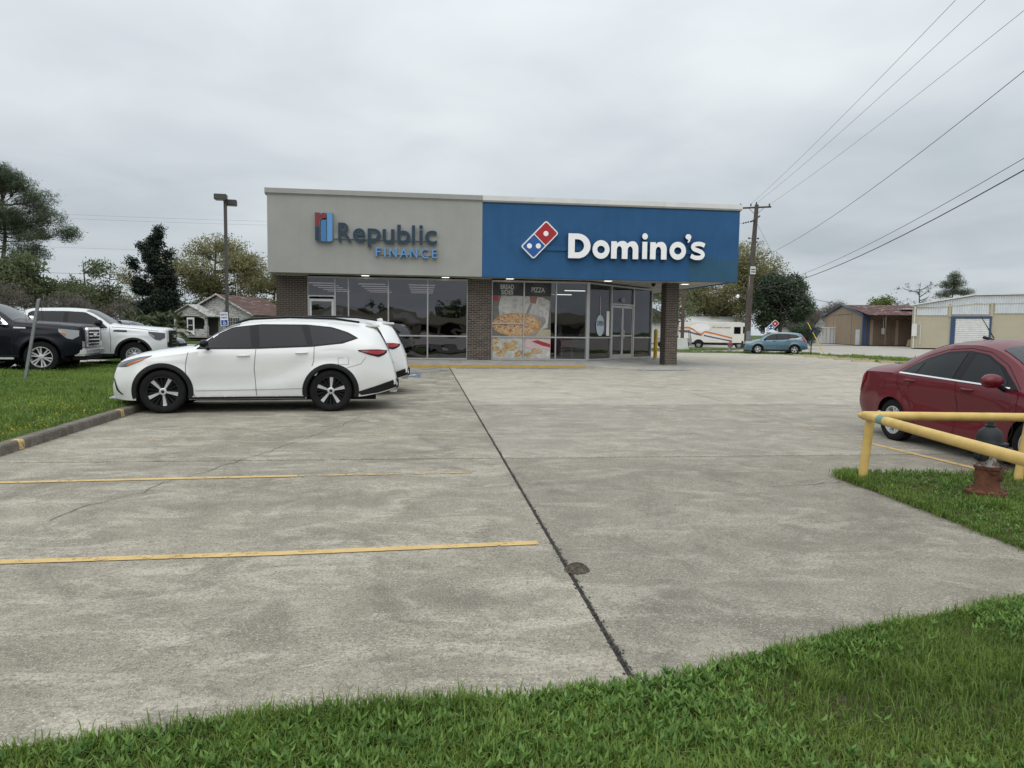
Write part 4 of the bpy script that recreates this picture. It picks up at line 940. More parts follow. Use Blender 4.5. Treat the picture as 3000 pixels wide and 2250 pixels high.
# ---- small sedan (dark red) and compact crossovers share a builder
def make_compact(name, label, paint, spec, loc, rz, cat='car'):
    root = thing(name, label, cat, loc, rz); L = spec['L']; B = Body(L, spec['P'], spec['wheels'], spec['ra'], spec['zw'], spec['W'], spec.get('creases', ()), .018)
    obj('body', B.mesh('body', paint), root); underbody(root, B, .2, .5)
    add_wheels(root, B, spec['rim'], spec['R'], spec.get('tw', .2), spec['rr'], .02)
    for s in (-1, 1):
        lo, hi = spec['glass']; patch(B, lo, hi, s, .003, 36, 5).build('window_trim', spec.get('trim', m_gloss), root, 60)
        for lo, hi in spec['windows']: patch(B, lo, hi, s, .007, 18, 5).build('window', m_cg if not spec.get('light') else m_cg2, root, 60)
        for pts in spec['seams']: seam(B, pts, .007, s).build('door_seam', m_seam, root)
        for x, z in spec['handles']: handle(root, B, x, z, s, spec.get('hmat', paint), .19)
        patch(B, *spec['head'], s, .008, 12, 5).build('headlight', m_lens, root, 60); patch(B, *spec['tail'], s, .010, 12, 5).build('taillight', m_tail, root, 60)
        if spec.get('belt'): patch(B, *spec['belt'], s, .010, 26, 2).build('belt_strip', m_chrome, root)
        if spec.get('clad'):
            for c in B.wheels: arch_trim(B, c, spec['ra']-.005, spec['ra']+.05, s, .008, -12, 192).build('wheel_arch_trim', m_blk, root, 50)
            patch(B, *spec['clad'], s, .010, 16, 3).build('sill_trim', m_blk, root, 60)
        x, z, ms = spec['mirror']; mirror_part(root, B, x, z, s, spec.get('mmat', paint), ms)
        if spec.get('fuel') and s == spec['fuel'][2]:
            x, z, _ = spec['fuel']; ring = [(x+.085*math.cos(a), z+.085*math.sin(a)) for a in np.linspace(0, 6.28, 26)]; seam(B, ring, .006, s, .002, 40).build('fuel_door', m_seam, root)
    a, b = spec['screen']; top_patch(B, a, b, -.92, .92).build('windscreen', m_cg2, root, 60)
    a, b = spec['rear']; top_patch(B, a, b, -.88, .88).build('rear_window', m_cg, root, 60)
    g = spec['grille']; MB().box(*g, .015).build('grille', m_blk, root, 50)
    return root
sedan = dict(creases=((.6, 4.2, ((.6, 2, 3.2, 4.2), (.74, .80, .86, .88)), .016, .05), (1.3, 3.2, ((1.3, 3.2), (.52, .64)), -.030, .13), (1.25, 2.9, ((1.25, 2.9), (.30, .32)), .012, .05)), L=4.40, W=.865, wheels=(.84, 3.365), ra=.345, zw=.305, R=.308, rr=.20, tw=.195, rim='split5',
    P=dict(zc=[(0, .55), (.02, .68), (.10, .80), (.35, .90), (.65, .975), (.85, 1.03), (1.0, 1.09), (1.4, 1.32), (1.75, 1.46), (2.1, 1.512), (2.45, 1.508), (2.8, 1.465), (3.2, 1.33), (3.5, 1.195), (3.68, 1.145), (4.05, 1.115), (4.27, 1.085), (4.35, .95), (4.385, .78), (4.40, .60)],
           zr=[(0, .50), (.10, .72), (.35, .83), (.65, .905), (.85, .96), (1.0, 1.02), (1.4, 1.25), (1.75, 1.385), (2.1, 1.435), (2.45, 1.43), (2.8, 1.385), (3.2, 1.25), (3.5, 1.12), (3.68, 1.08), (4.05, 1.055), (4.27, 1.02), (4.35, .90), (4.40, .57)],
           zs=[(0, .45), (.10, .62), (.35, .76), (.7, .85), (1.0, .89), (1.7, .93), (2.7, .975), (3.4, 1.0), (4.05, .99), (4.27, .94), (4.35, .82), (4.40, .52)],
           wr=[(0, .78), (.7, .82), (1.0, .80), (1.4, .72), (1.9, .655), (2.5, .645), (3.0, .67), (3.4, .74), (3.8, .80), (4.40, .80)], wb=[(0, .93), (1, .955), (2.2, .955), (3.2, .965), (4.40, .93)],
           wm=[(0, 1), (1.4, .985), (2.3, .97), (3.2, 1), (4.40, 1)], zm=[(0, .4), (1, .55), (2.2, .50), (3.5, .66), (4.40, .5)], ws=[(0, .9), (2, .955), (4.40, .92)], zb=[(0, .22), (1, .19), (3, .20), (4.0, .24), (4.40, .33)],
           plan=[(0, .64), (.04, .74), (.12, .83), (.3, .92), (.7, .985), (1, 1), (3.6, 1), (4.0, .97), (4.25, .925), (4.36, .86), (4.40, .76)]),
    glass=([(1.12, .92), (2.1, .965), (3.24, 1.01)], [(1.12, .93), (1.5, 1.19), (1.82, 1.325), (2.15, 1.365), (2.55, 1.34), (2.9, 1.23), (3.12, 1.12), (3.24, 1.025)]),
    windows=[([(1.32, .955), (2.04, .985)], [(1.32, 1.01), (1.53, 1.175), (1.82, 1.30), (2.0, 1.33)]), ([(2.20, .99), (2.90, 1.013)], [(2.17, 1.335), (2.55, 1.305), (2.82, 1.20)]), ([(2.93, 1.015), (3.16, 1.023)], [(2.87, 1.185), (3.04, 1.10), (3.16, 1.035)])],
    seams=[[(1.10, .91), (1.08, .70), (1.10, .45), (1.24, .23)], [(2.12, .96), (2.08, .7), (2.09, .45), (2.11, .23)], [(3.30, 1.0), (3.26, .85), (3.18, .74), (3.02, .62), (2.92, .48), (2.86, .23)], [(1.10, .94), (1.46, 1.215), (1.8, 1.355), (2.15, 1.395), (2.58, 1.365), (2.98, 1.245), (3.30, 1.04)], [(1.24, .26), (2.86, .27)]],
    handles=[(1.90, .875), (3.00, .915)], head=([(.10, .62), (.35, .64), (.62, .76)], [(.14, .72), (.4, .80), (.62, .82)]), tail=([(4.16, .84), (4.36, .64)], [(4.12, 1.02), (4.34, .96)]), belt=([(1.24, .938), (3.26, 1.008)], [(1.24, .956), (3.26, 1.027)]),
    mirror=(1.30, .925, 1.15), fuel=(3.62, .83, 1), screen=(.98, 1.70), rear=(2.84, 3.46), grille=(-.015, .05, -.42, .42, .30, .60))
p_red = M_paint('dark_red_metallic', (.118, .004, .011), .0, rough=.4, dirt=.0, coat=.5)
r1 = make_compact('sedan', 'dark red compact sedan behind the yellow pipe rail on the right', p_red, sedan, (0, 0, 0), 0)
place_by_wheel(r1, 3.365, .84, 6.88, 9.72, gz(9), R_(88.5))
ms = [o for o in r1.children if o.name.startswith('body')]
MB().tube([(2.50, 0, 1.49), (2.66, 0, 1.53), (2.70, 0, 1.535)], .022, 8).tube([(2.52, 0, 1.53), (2.78, 0, 1.83)], [.008, .004], 6).build('antenna', m_blk, r1, 50)
crv = dict(L=4.53, W=.91, wheels=(.93, 3.55), ra=.385, zw=.345, R=.345, rr=.215, rim='multi',
    P=dict(zc=[(0, .62), (.03, .78), (.10, .90), (.4, 1.0), (.9, 1.08), (1.1, 1.13), (1.5, 1.40), (1.85, 1.575), (2.2, 1.635), (2.8, 1.65), (3.5, 1.625), (4.0, 1.56), (4.15, 1.48), (4.35, 1.20), (4.45, 1.0), (4.50, .80), (4.53, .6)],
           zr=[(0, .55), (.10, .82), (.4, .93), (.9, 1.01), (1.1, 1.06), (1.5, 1.33), (1.85, 1.50), (2.2, 1.56), (2.8, 1.575), (3.5, 1.545), (4.0, 1.45), (4.15, 1.37), (4.35, 1.12), (4.45, .94), (4.53, .56)],
           zs=[(0, .48), (.10, .72), (.4, .86), (.9, .95), (1.4, 1.0), (2.5, 1.04), (3.5, 1.09), (4.1, 1.10), (4.35, .98), (4.45, .82), (4.53, .5)],
           wr=[(0, .8), (.9, .82), (1.1, .80), (1.5, .73), (1.9, .67), (2.6, .655), (3.6, .64), (4.1, .65), (4.4, .76), (4.53, .8)], wb=[(0, .93), (1, .955), (3, .955), (4.53, .93)], wm=[(0, 1), (4.53, 1)], zm=[(0, .45), (1, .62), (4, .66), (4.53, .5)],
           ws=[(0, .92), (2.4, .955), (4.53, .93)], zb=[(0, .28), (.8, .22), (3.5, .24), (4.53, .40)], plan=[(0, .66), (.04, .76), (.12, .85), (.4, .95), (.8, 1), (3.8, 1), (4.2, .96), (4.45, .90), (4.53, .80)]),
    glass=([(1.30, 1.03), (2.5, 1.07), (3.6, 1.14), (4.0, 1.25)], [(1.30, 1.05), (1.6, 1.32), (1.9, 1.47), (2.4, 1.525), (3.2, 1.515), (3.7, 1.44), (4.0, 1.27)]),
    windows=[([(1.42, 1.06), (2.22, 1.09)], [(1.42, 1.10), (1.65, 1.32), (1.92, 1.445), (2.18, 1.485)]), ([(2.36, 1.10), (3.15, 1.135)], [(2.32, 1.495), (3.05, 1.49)]), ([(3.24, 1.145), (3.6, 1.185), (3.92, 1.27)], [(3.14, 1.487), (3.6, 1.42), (3.92, 1.285)])],
    seams=[[(1.25, 1.0), (1.22, .7), (1.36, .3)], [(2.3, 1.06), (2.27, .6), (2.3, .3)], [(3.3, 1.1), (3.2, .85), (3.05, .5), (3.0, .3)]], handles=[(2.1, .97), (3.1, 1.0)], hmat=m_blk, mmat=m_gloss, light=False,
    head=([(.08, .74), (.35, .76), (.66, .88)], [(.12, .84), (.4, .92), (.7, .965)]), tail=([(4.16, .98), (4.40, .92)], [(4.06, 1.38), (4.27, 1.26)]), clad=([(1.32, .235), (3.16, .24)], [(1.32, .34), (3.16, .345)]), trim=m_gloss,
    belt=([(3.2, 1.125), (3.62, 1.16), (4.02, 1.255)], [(3.2, 1.14), (3.62, 1.178), (4.03, 1.275)]),
    mirror=(1.45, 1.04, 1.), screen=(1.12, 1.88), rear=(4.08, 4.36), grille=(-.015, .06, -.5, .5, .42, .72))
p_steel = M_paint('steel_blue_paint', (.085, .165, .215), .4, rough=.3, dirt=.15)
cr = make_compact('crossover', 'steel blue compact crossover with a pizza topper, out by the far grass', p_steel, crv, (0, 0, 0), 0)
place_by_wheel(cr, .93, -.85, 25.1, 51.3, gz(51)+.01, R_(-17))
p_grey = M_paint('slate_grey_paint', (.035, .045, .055), .4, rough=.3, dirt=.1)
dk = make_compact('crossover', 'slate grey crossover peeking out beyond the white pickup', p_grey, crv, (0, 0, 0), 0); place_by_wheel(dk, .93, .85, -10.75, 30.6, -.05, R_(180+4))
# lit-box topper on the blue crossover: tilted domino on a white foot
tp = thing('roof_topper', 'small red and blue domino topper on the blue crossover roof', 'car topper', (0, 0, 0)); cth, sth = math.cos(R_(-17)), math.sin(R_(-17))
lx, ly = 2.05, 0.; tp.location = (cr.location.x+lx*cth-ly*sth, cr.location.y+lx*sth+ly*cth, cr.location.z+1.62); tp.rotation_euler = (0, 0, R_(-22))
MB().prism([(-.38, 0), (.38, 0), (.10, .22), (-.10, .22)], -.12, .12, 'y').build('foot', m_white, tp)
def rot2(poly, c, a): return [(c[0]+u*math.cos(a)-v*math.sin(a), c[1]+u*math.sin(a)+v*math.cos(a)) for u, v in poly]
cc_, aa_ = (.05, .52), R_(46); pl2 = MB().prism(rot2(rr_(-.42, .42, -.21, .21, (.05,)*4), cc_, aa_), -.10, .10, 'y').build('domino_plate', m_white, tp)
for sd_ in (-1, 1):
    y0 = sd_*.102
    MB().prism(rot2(rr_(.015, .39, -.18, .18, (0, .03, .03, 0)), cc_, aa_), y0, y0+sd_*.005, 'y').build('domino_half', m_dred, pl2); MB().prism(rot2(rr_(-.39, -.015, -.18, .18, (.03, 0, 0, .03)), cc_, aa_), y0, y0+sd_*.005, 'y').build('domino_half', m_dblu, pl2)
    for u, v in ((.2, 0), (-.28, .075), (-.13, -.075)): MB().prism(rot2(arc(u, v, .06, .06, 0, 330, 11), cc_, aa_), y0+sd_*.006, y0+sd_*.009, 'y').build('domino_dot', m_white, pl2)

# ---- step van with snack lettering
def make_van():
    root = thing('step_van', 'old white snack delivery step van with orange and navy stripes', 'van', (0, 0, 0)); pv = M_plain('aged_white_paint', (.68, .66, .60), .5, var=.06, scale=1.2, bump=.05)
    # local: nose at x=0, tail at x=7, near side y=-1.1 after turning; z up
    L = 6.9
    MB().box(0.75, L, -1.08, 1.08, .62, 2.72, .06).build('cargo_body', pv, root, 40)
    cab = [(.75, .62), (.75, 2.62), (.62, 2.66), (.30, 2.62), (.12, 1.55), (.02, 1.48), (-.02, .62)]
    MB().prism(cab, -1.05, 1.05, 'y').build('cab', pv, root, 30)
    MB().box(-.10, .1, -1.0, 1.0, .48, .62, .02).build('front_bumper', m_chrome, root, 40); MB().box(L, L+.22, -1.0, 1.0, .52, .62, .015).build('rear_step', m_blk, root, 40)
    MB().box(.3, L-.2, -.8, .8, .40, .66).build('underbody', m_under, root)
    MB().add([(.285, -.92, 2.48), (.285, .92, 2.48), (.115, .92, 1.62), (.115, -.92, 1.62)], [(0, 1, 2, 3)]).build('windscreen', m_cg2, root)
    ty, ri = wheel_meshes('steel', .40, .24, .2)
    for x in (.95, 4.9):
        for s in (-1, 1):
            o = obj('wheel', ty, root, (x, s*.95, .40)); q_ = obj('rim', ri, o, (0, 0, 0)); q_.rotation_euler = (0, 0, 0 if s > 0 else math.pi)
            MB().prism([(x+.56*math.cos(a), .40+.56*math.sin(a)) for a in np.linspace(R_(14), R_(166), 18)], s*1.075, s*1.088, 'y').build('wheel_arch', m_under, root)
    m_or = M_plain('orange_stripe', (.58, .17, .03), .5, bump=0); m_nv = M_plain('navy_stripe', (.03, .05, .15), .5, bump=0)
    for s in (-1, 1):
        def strip(pts, w, mat, nm):
            vs = []
            for x, z in pts: vs += [(x, s*1.087, z+w/2), (x, s*1.087, z-w/2)]
            MB().add(vs, [(2*i, 2*i+1, 2*i+3, 2*i+2) for i in range(len(pts)-1)]).build(nm, mat, root)
        strip([(6.85, 2.10), (5.95, 2.13), (5.5, 1.98), (4.95, 1.55), (4.75, 1.47), (4.55, 1.52), (4.3, 1.74), (3.4, 1.55), (1.9, 1.18), (.8, .92)], .17, m_or, 'stripe')
        strip([(6.85, 1.72), (5.9, 1.70), (5.2, 1.50), (4.6, 1.38)], .16, m_nv, 'stripe'); strip([(4.4, 1.36), (3.4, 1.15), (1.9, .86), (.9, .70)], .13, m_nv, 'stripe')
        MB().prism(arc(4.75, 2.16, .95, .40, 0, 350, 28), s*1.081, s*1.083, 'y').build('panel_badge', M_plain('pale_badge', (.80, .80, .80), .5, bump=0), root)
        MB().box(2.2, 3.55, min(s*1.081, s*1.086), max(s*1.081, s*1.086), .85, 2.0).build('side_hatch', pv, root)
        w_ = MB().box(.72, 1.62, min(s*1.083, s*1.090), max(s*1.083, s*1.090), .66, 2.42).build('cab_door', pv, root)
        MB().box(.84, 1.48, min(s*1.091, s*1.096), max(s*1.091, s*1.096), 1.55, 2.25).build('pane', m_cg, w_)
        MB().box(.25, .62, min(s*1.052, s*1.057), max(s*1.052, s*1.057), 1.6, 2.3).build('side_window', m_cg, root)
    for txt, box in (('Quality Snacks', (1.9, 3.6, 2.34, 2.56)), ('-for every taste!', (1.8, 3.65, 2.06, 2.27))):
        me = text_mesh(txt, (-box[1], -box[0], box[2], box[3]), .004, 'lettering', .006, .25)
        o = put(me, m_nv, root, (0, 1.088, 0)); o.rotation_euler = (0, 0, math.pi)
    for x0, x1 in ((-.9, -.1), (.1, .9)):
        MB().box(L+.001, L+.02, x0, x1, .75, 2.5).build('rear_door', pv, root)
    return root
van = make_van(); place_by_wheel(van, 4.9, 1.08, 28.0, 70.3, gz(69)-.1, R_(180-24))
# ------------------------------------------------------------------ vegetation tools
def np_mesh(name, V, T, mats, tint=None, midx=None):
    """triangle mesh straight from numpy arrays, with an optional per-point tint"""
    me = D.meshes.new(name); n = len(V); m = len(T)
    me.vertices.add(n); me.vertices.foreach_set('co', np.asarray(V, np.float32).ravel())
    me.loops.add(m*3); me.loops.foreach_set('vertex_index', np.asarray(T, np.int32).ravel())
    me.polygons.add(m); me.polygons.foreach_set('loop_start', np.arange(0, m*3, 3, dtype=np.int32))
    if midx is not None: me.polygons.foreach_set('material_index', np.asarray(midx, np.int32))
    for q in (mats if isinstance(mats, (list, tuple)) else [mats]): me.materials.append(q)
    if tint is not None:
        a = me.attributes.new('tint', 'FLOAT', 'POINT'); a.data.foreach_set('value', np.asarray(tint, np.float32))
    me.update(); me.validate(); return me
def unit(v): return v/np.maximum(np.linalg.norm(v, axis=1, keepdims=True), 1e-9)
def leaf_quads(C, size, aspect=.5, up=.3, tint=None, rng=RNG):
    """one bent leaf (4 triangles as a folded rhombus) at each centre"""
    n = len(C); s = size*rng.uniform(.6, 1.3, n)[:, None]
    nrm = unit(rng.normal(size=(n, 3))+np.array([0, 0, up])); a = unit(np.cross(nrm, rng.normal(size=(n, 3)))); b = np.cross(nrm, a)
    V = np.stack([C-a*s, C+b*s*aspect, C+a*s, C-b*s*aspect], 1)
    V[:, 1] += nrm*s*.15; V[:, 3] += nrm*s*.15
    i = np.arange(n)[:, None]*4; T = np.concatenate([i+np.array([[0, 1, 2]]), i+np.array([[0, 2, 3]])], 1).reshape(-1, 3)
    t = np.repeat(tint if tint is not None else rng.random(n), 4)
    return V.reshape(-1, 3), T, t
def blades(P, h, w, rng=RNG, lean=.45, tint=None):
    """curved grass blades rooted at P (n,3); three triangles each"""
    n = len(P); a = rng.uniform(0, 2*np.pi, n); d = np.stack([np.cos(a), np.sin(a), np.zeros(n)], 1); p = np.stack([-np.sin(a), np.cos(a), np.zeros(n)], 1)
    h = np.broadcast_to(h, n)[:, None]; w = np.broadcast_to(w, n)[:, None]; l = (lean*rng.uniform(.2, 1.6, n))[:, None]; z = np.array([0, 0, 1.])
    mid = P+z*h*.58+d*h*l*.35; tip = P+z*h*(1-.35*np.minimum(l, 1.4))+d*h*l*1.05
    V = np.stack([P-p*w*.5, P+p*w*.5, mid-p*w*.42, mid+p*w*.42, tip], 1); i = np.arange(n)[:, None]*5
    T = np.concatenate([i+np.array([[0, 1, 3]]), i+np.array([[0, 3, 2]]), i+np.array([[2, 3, 4]])], 1).reshape(-1, 3)
    return V.reshape(-1, 3), T, np.repeat(tint if tint is not None else rng.random(n), 5)
def rosettes(P, size, rng=RNG, k=7):
    """broad-leaved weeds: lance-shaped leaves around a short stem"""
    n = len(P); Vs = []; Ts = []; ts = []; off = 0; base = rng.random(n); hh = rng.uniform(.3, 1.5, n)*size*1.1; ph = rng.uniform(0, 6.28, n)
    for q in range(k):
        a = ph+q*2.4+rng.normal(0, .25, n); el = rng.uniform(.15, .95, n); s = (size*rng.uniform(.7, 1.25, n))[:, None]
        d = np.stack([np.cos(a)*np.cos(el), np.sin(a)*np.cos(el), np.sin(el)], 1); p = np.stack([-np.sin(a), np.cos(a), np.zeros(n)], 1); nn = np.cross(p, d)
        o = P+np.array([0, 0, 1.])*(hh*(.35+.65*q/k))[:, None]
        V = np.stack([o, o+d*s*.42+p*s*.17, o+d*s*.42-p*s*.17, o+d*s*.42-nn*s*.04, o+d*s*.95-nn*s*.16], 1)
        i = np.arange(n)[:, None]*5+off
        T = np.concatenate([i+np.array([[0, 1, 3]]), i+np.array([[0, 3, 2]]), i+np.array([[1, 4, 3]]), i+np.array([[3, 4, 2]])], 1).reshape(-1, 3)
        Vs.append(V.reshape(-1, 3)); Ts.append(T); ts.append(np.repeat(np.clip(base+rng.normal(0, .12, n), 0, 1), 5)); off += n*5
    return np.concatenate(Vs), np.concatenate(Ts), np.concatenate(ts)
def join(parts):
    Vs, Ts, ts, ms = [], [], [], []; o = 0
    for k, (V, T, t) in enumerate(parts): Vs.append(V); Ts.append(T+o); ts.append(t); ms.append(np.full(len(T), k)); o += len(V)
    return np.concatenate(Vs), np.concatenate(Ts), np.concatenate(ts), np.concatenate(ms)
def inpoly(x, y, poly):
    c = np.zeros(len(x), bool); n = len(poly)
    for i in range(n):
        x0, y0 = poly[i]; x1, y1 = poly[(i+1) % n]
        k = ((y0 > y) != (y1 > y)); c ^= k & (x < (x1-x0)*(y-y0)/((y1-y0) if y1 != y0 else 1e-9)+x0)
    return c
def scatter(poly, n, rng=RNG, clump=.0):
    p = np.array(poly); lo, hi = p.min(0), p.max(0); out = []
    tot = 0
    while tot < n:
        q = rng.uniform(lo, hi, (n*2, 2)); q = q[inpoly(q[:, 0], q[:, 1], poly)]; out.append(q); tot += len(q)
    return np.concatenate(out)[:n]
def vnoise(x, y, s, seed=0):
    """cheap smooth value noise"""
    r = np.random.default_rng(seed).random((64, 64)); u = x*s; v = y*s; i = np.floor(u).astype(int); j = np.floor(v).astype(int); fu = u-i; fv = v-j; fu = fu*fu*(3-2*fu); fv = fv*fv*(3-2*fv)
    g = lambda a, b: r[a % 64, b % 64]
    return (g(i, j)*(1-fu)+g(i+1, j)*fu)*(1-fv)+(g(i, j+1)*(1-fu)+g(i+1, j+1)*fu)*fv
gzv = lambda y: np.interp(y, [-50, 0, 26, 30, 50, 70, 90, 400], [-.252, -.252, .03, .03, -.16, -.16, -.02, 0.])

m_blade = leafmat('grass_blade', (.078, .145, .020), (.262, .360, .076), .42)
m_weed = leafmat('broad_weed_leaf', (.062, .138, .022), (.180, .300, .062), .32)
m_dry = leafmat('dry_grass_blade', (.16, .13, .06), (.30, .25, .13), .3)
m_flow = leafmat('yellow_flower', (.45, .36, .02), (.62, .52, .05), .2); m_flw = leafmat('white_flower', (.6, .6, .55), (.8, .78, .72), .2)

def lawn(name, label, poly, zf, n, hs, w, weeds=0, wsize=.05, dry=.06, flowers=0, flow_mat=None, wedge=None, seed=1, flat_mat=None, fpoly=None, fringe=None):
    rng = np.random.default_rng(seed); parts = []; mats = []
    q = scatter(poly, n, rng)
    if fringe:
        e = np.array(fringe); k = int(2200*np.linalg.norm(np.diff(e, axis=0), axis=1).sum()); u = rng.random(k)*(len(e)-1); i = u.astype(int); f = (u-i)[:, None]
        w_ = vnoise(u*6, u*2, 1.3, seed+8); q = np.concatenate([q, e[i]*(1-f)+e[i+1]*f+rng.normal(0, 1, (k, 2))*(.012+.05*w_)[:, None]])
    t = vnoise(q[:, 0], q[:, 1], 1.7, seed); t2 = vnoise(q[:, 0], q[:, 1], 6., seed+1)
    keep = rng.random(len(q)) < (.22+1.0*t2); q, t, t2 = q[keep], t[keep], t2[keep]
    P = np.column_stack([q, zf(q[:, 0], q[:, 1])]); h = hs*(.35+1.1*t)*rng.uniform(.4, 1.45, len(q))*np.where(rng.random(len(q)) < .06, 1.5, 1)
    t3 = vnoise(q[:, 0], q[:, 1], .9, seed+3); tint = np.clip(-.05+.5*t2+.45*t3+rng.normal(0, .18, len(q)), 0, 1)
    dm = rng.random(len(q)) < dry*(1.6-1.4*t)
    parts.append(blades(P[~dm], h[~dm], w*rng.uniform(.7, 1.5, (~dm).sum()), rng, .55, tint[~dm])); mats.append(m_blade)
    if dm.any(): parts.append(blades(P[dm], h[dm]*.7, w*.8, rng, 1.0, tint[dm])); mats.append(m_dry)
    if weeds:
        q = scatter(poly, weeds, rng); k = vnoise(q[:, 0], q[:, 1], 1.1, seed+5)+rng.normal(0, .12, len(q)) > (.47 if wedge is None else wedge); q = q[k]
        parts.append(rosettes(np.column_stack([q, zf(q[:, 0], q[:, 1])]), wsize, rng)); mats.append(m_weed)
    if flowers:
        q = scatter(fpoly or poly, flowers, rng); k = vnoise(q[:, 0], q[:, 1], 1.3, seed+9) > .5; q = q[k]; z = zf(q[:, 0], q[:, 1])+hs*rng.uniform(.7, 1.2, len(q))
        parts.append(leaf_quads(np.column_stack([q, z]), .013, .8, 1.5, None, rng)); mats.append(flow_mat or m_flow)
    V, T, t, m = join(parts)
    o = obj(name, np_mesh(name, V, T, mats, t, m)); tag(o, label, 'grass', None, 'stuff'); return o
def bank(name, poly, zf, mat, dens=.6):
    """ground under a lawn, sagging to the edges"""
    p = np.array(poly); lo, hi = p.min(0), p.max(0); mb = MB(); n = len(poly); mb.add([(x, y, float(zf(np.array([x]), np.array([y]))[0])) for x, y in poly], [tuple(range(n))])
    mb.add([(x, y, float(zf(np.array([x]), np.array([y]))[0])) for x, y in poly]+[(x, y, gz(y)-.1) for x, y in poly], [(i, (i+1) % n, n+(i+1) % n, n+i) for i in range(n)])
    return mb.build(name, mat, kind='structure')

# foreground verge, hydrant island, left bank, far strips
FG = [(-2.4, 2.15), (-2.4, 2.72), (-1.62, 2.84), (-1.0, 2.94), (-.34, 3.02), (.4, 3.02), (1.0, 3.12), (1.88, 3.37), (2.5, 3.58), (2.88, 3.68), (3.4, 3.82), (3.9, 3.92), (4.7, 4.1), (4.7, 2.1)]
FG = [(x, y-.09) if y > 2.3 else (x, y) for x, y in FG]
zfg = lambda x, y: gzv(y)+.005+.008*vnoise(x, y, 2.3, 4)
bank('verge_soil', FG, zfg, m_soil)
FG2 = [(x, y+.03) if y > 2.3 else (x, y) for x, y in FG]
lawn('verge_grass', 'lush green grass and broad-leaved weeds across the foreground', FG2, zfg, 150000, .055, .0042, 9500, .040, .12, 8, None, .50, 21, fringe=FG[1:-1])
IS = [(4.56, 7.22), (4.56, 6.6), (4.55, 5.5), (4.52, 4.75), (4.6, 4.35), (8.5, 4.4), (8.5, 7.2), (6.6, 7.30), (5.4, 7.42), (4.75, 7.46)]
IS2 = [(x+(-.025 if x < 4.7 else 0), y+(.03 if y > 7 else 0)) for x, y in IS]
zis = lambda x, y: gzv(y)+.005+.012*vnoise(x, y, 1.7, 8)
bank('island_soil', IS, zis, m_soil); lawn('island_grass', 'short green grass round the old hydrant', IS2, zis, 80000, .055, .0065, 2500, .04, .14, 0, None, .55, 22, fringe=[IS[-1]]+IS[:5])
LB = [(-5.06, 2.0), (-5.06, 25.7), (-5.7, 27), (-9.6, 29), (-10.45, 25.5), (-12.0, 20.7), (-24, 18.2), (-24, 2)]
zlb = lambda x, y: gzv(y)+np.interp(-x, [5, 6.5, 12, 25], [.095, .135, .16, .17])+.02*vnoise(x, y, .8, 3)
bank('bank_soil', LB, zlb, m_turf)
LBv = [(-5.05, 8.2), (-5.05, 24), (-9.6, 28), (-10.45, 25.5), (-12.0, 20.75), (-13.4, 20.2), (-9, 16), (-5.6, 8.6)]
lawn('bank_grass', 'bright green grass bank between the kerb and the truck yard', LBv, zlb, 130000, .070, .011, 2500, .05, .05, 0, None, .55, 23)
FLp = [(-5.08, 9.0), (-5.08, 12.2), (-6.2, 13.4), (-6.8, 11.4), (-5.8, 9.3)]
q = scatter(FLp, 800, np.random.default_rng(5)); kq = vnoise(q[:, 0], q[:, 1], 1.2, 31) > .42; q = q[kq]
o = obj('yellow_wildflowers', np_mesh('yellow_wildflowers', *leaf_quads(np.column_stack([q, zlb(q[:, 0], q[:, 1])+np.random.default_rng(1).uniform(.02, .08, len(q))]), .013, .8, 1.2)[:2], m_flow, None)); tag(o, 'tiny yellow wildflowers along the kerb of the grass bank', 'flowers', None, 'stuff')
zfar = lambda x, y: gzv(y)+.02+0*x
for nm, lb, poly, n in (('far_strip_grass', 'grass strip behind the row of concrete wheel stops', [(22.9, 31), (23.2, 34.4), (24.0, 37.7), (25.0, 41), (25.8, 44), (26.6, 46.6), (26, 49), (29, 50), (31, 46), (29, 38), (27.5, 31)], 9000),
                        ('far_strip_grass', 'grass strip under the parked blue crossover', [(18.5, 53.2), (27, 52.9), (29.5, 50.2), (31, 53), (26, 54.6), (20, 54.2)], 4000),
                        ('far_strip_grass', 'patchy grass along the kerb in front of the snack van', [(12.5, 57), (21, 56.6), (27, 61.5), (31, 66), (26, 66.5), (18, 63), (12, 64)], 6000)):
    bank('strip_soil', poly, lambda x, y: gzv(y)+.012, m_turf); lawn(nm, lb, poly, zfar, n, .11, .04, 0, seed=int(poly[0][0]*10), dry=.12)
sheet('far_kerb', [(11, 55.6), (21, 55.4), (28.5, 61.4), (28.3, 61.9), (20.8, 55.9), (11, 56.2)], .02, m_walk, thick=.2)

# ------------------------------------------------------------------ trees
m_bark = M_plain('bark', (.075, .062, .05), .95, var=.35, scale=6, bump=.8, bscale=25); m_bark_p = M_plain('pine_bark', (.10, .07, .055), .95, var=.35, scale=6, bump=.8, bscale=25); m_twig = M_plain('twig_bark', (.10, .088, .075), .95, var=.3, scale=6, bump=.3)
LM = {'pine': leafmat('pine_needles', (.060, .086, .052), (.165, .200, .118), .35), 'olive': leafmat('young_oak_leaves', (.150, .148, .066), (.330, .310, .150), .45), 'dark': leafmat('cedar_foliage', (.010, .018, .012), (.032, .046, .028), .12),
      'mag': leafmat('magnolia_leaves', (.025, .042, .024), (.085, .115, .062), .25, .4), 'green': leafmat('spring_leaves', (.080, .105, .050), (.195, .220, .105), .4), 'brown': leafmat('brown_twigs', (.100, .086, .070), (.20, .175, .145), .25), 'lime': leafmat('lime_leaves', (.09, .13, .025), (.19, .23, .06), .4), 'palm': leafmat('palm_frond', (.035, .055, .02), (.12, .14, .06), .25)}
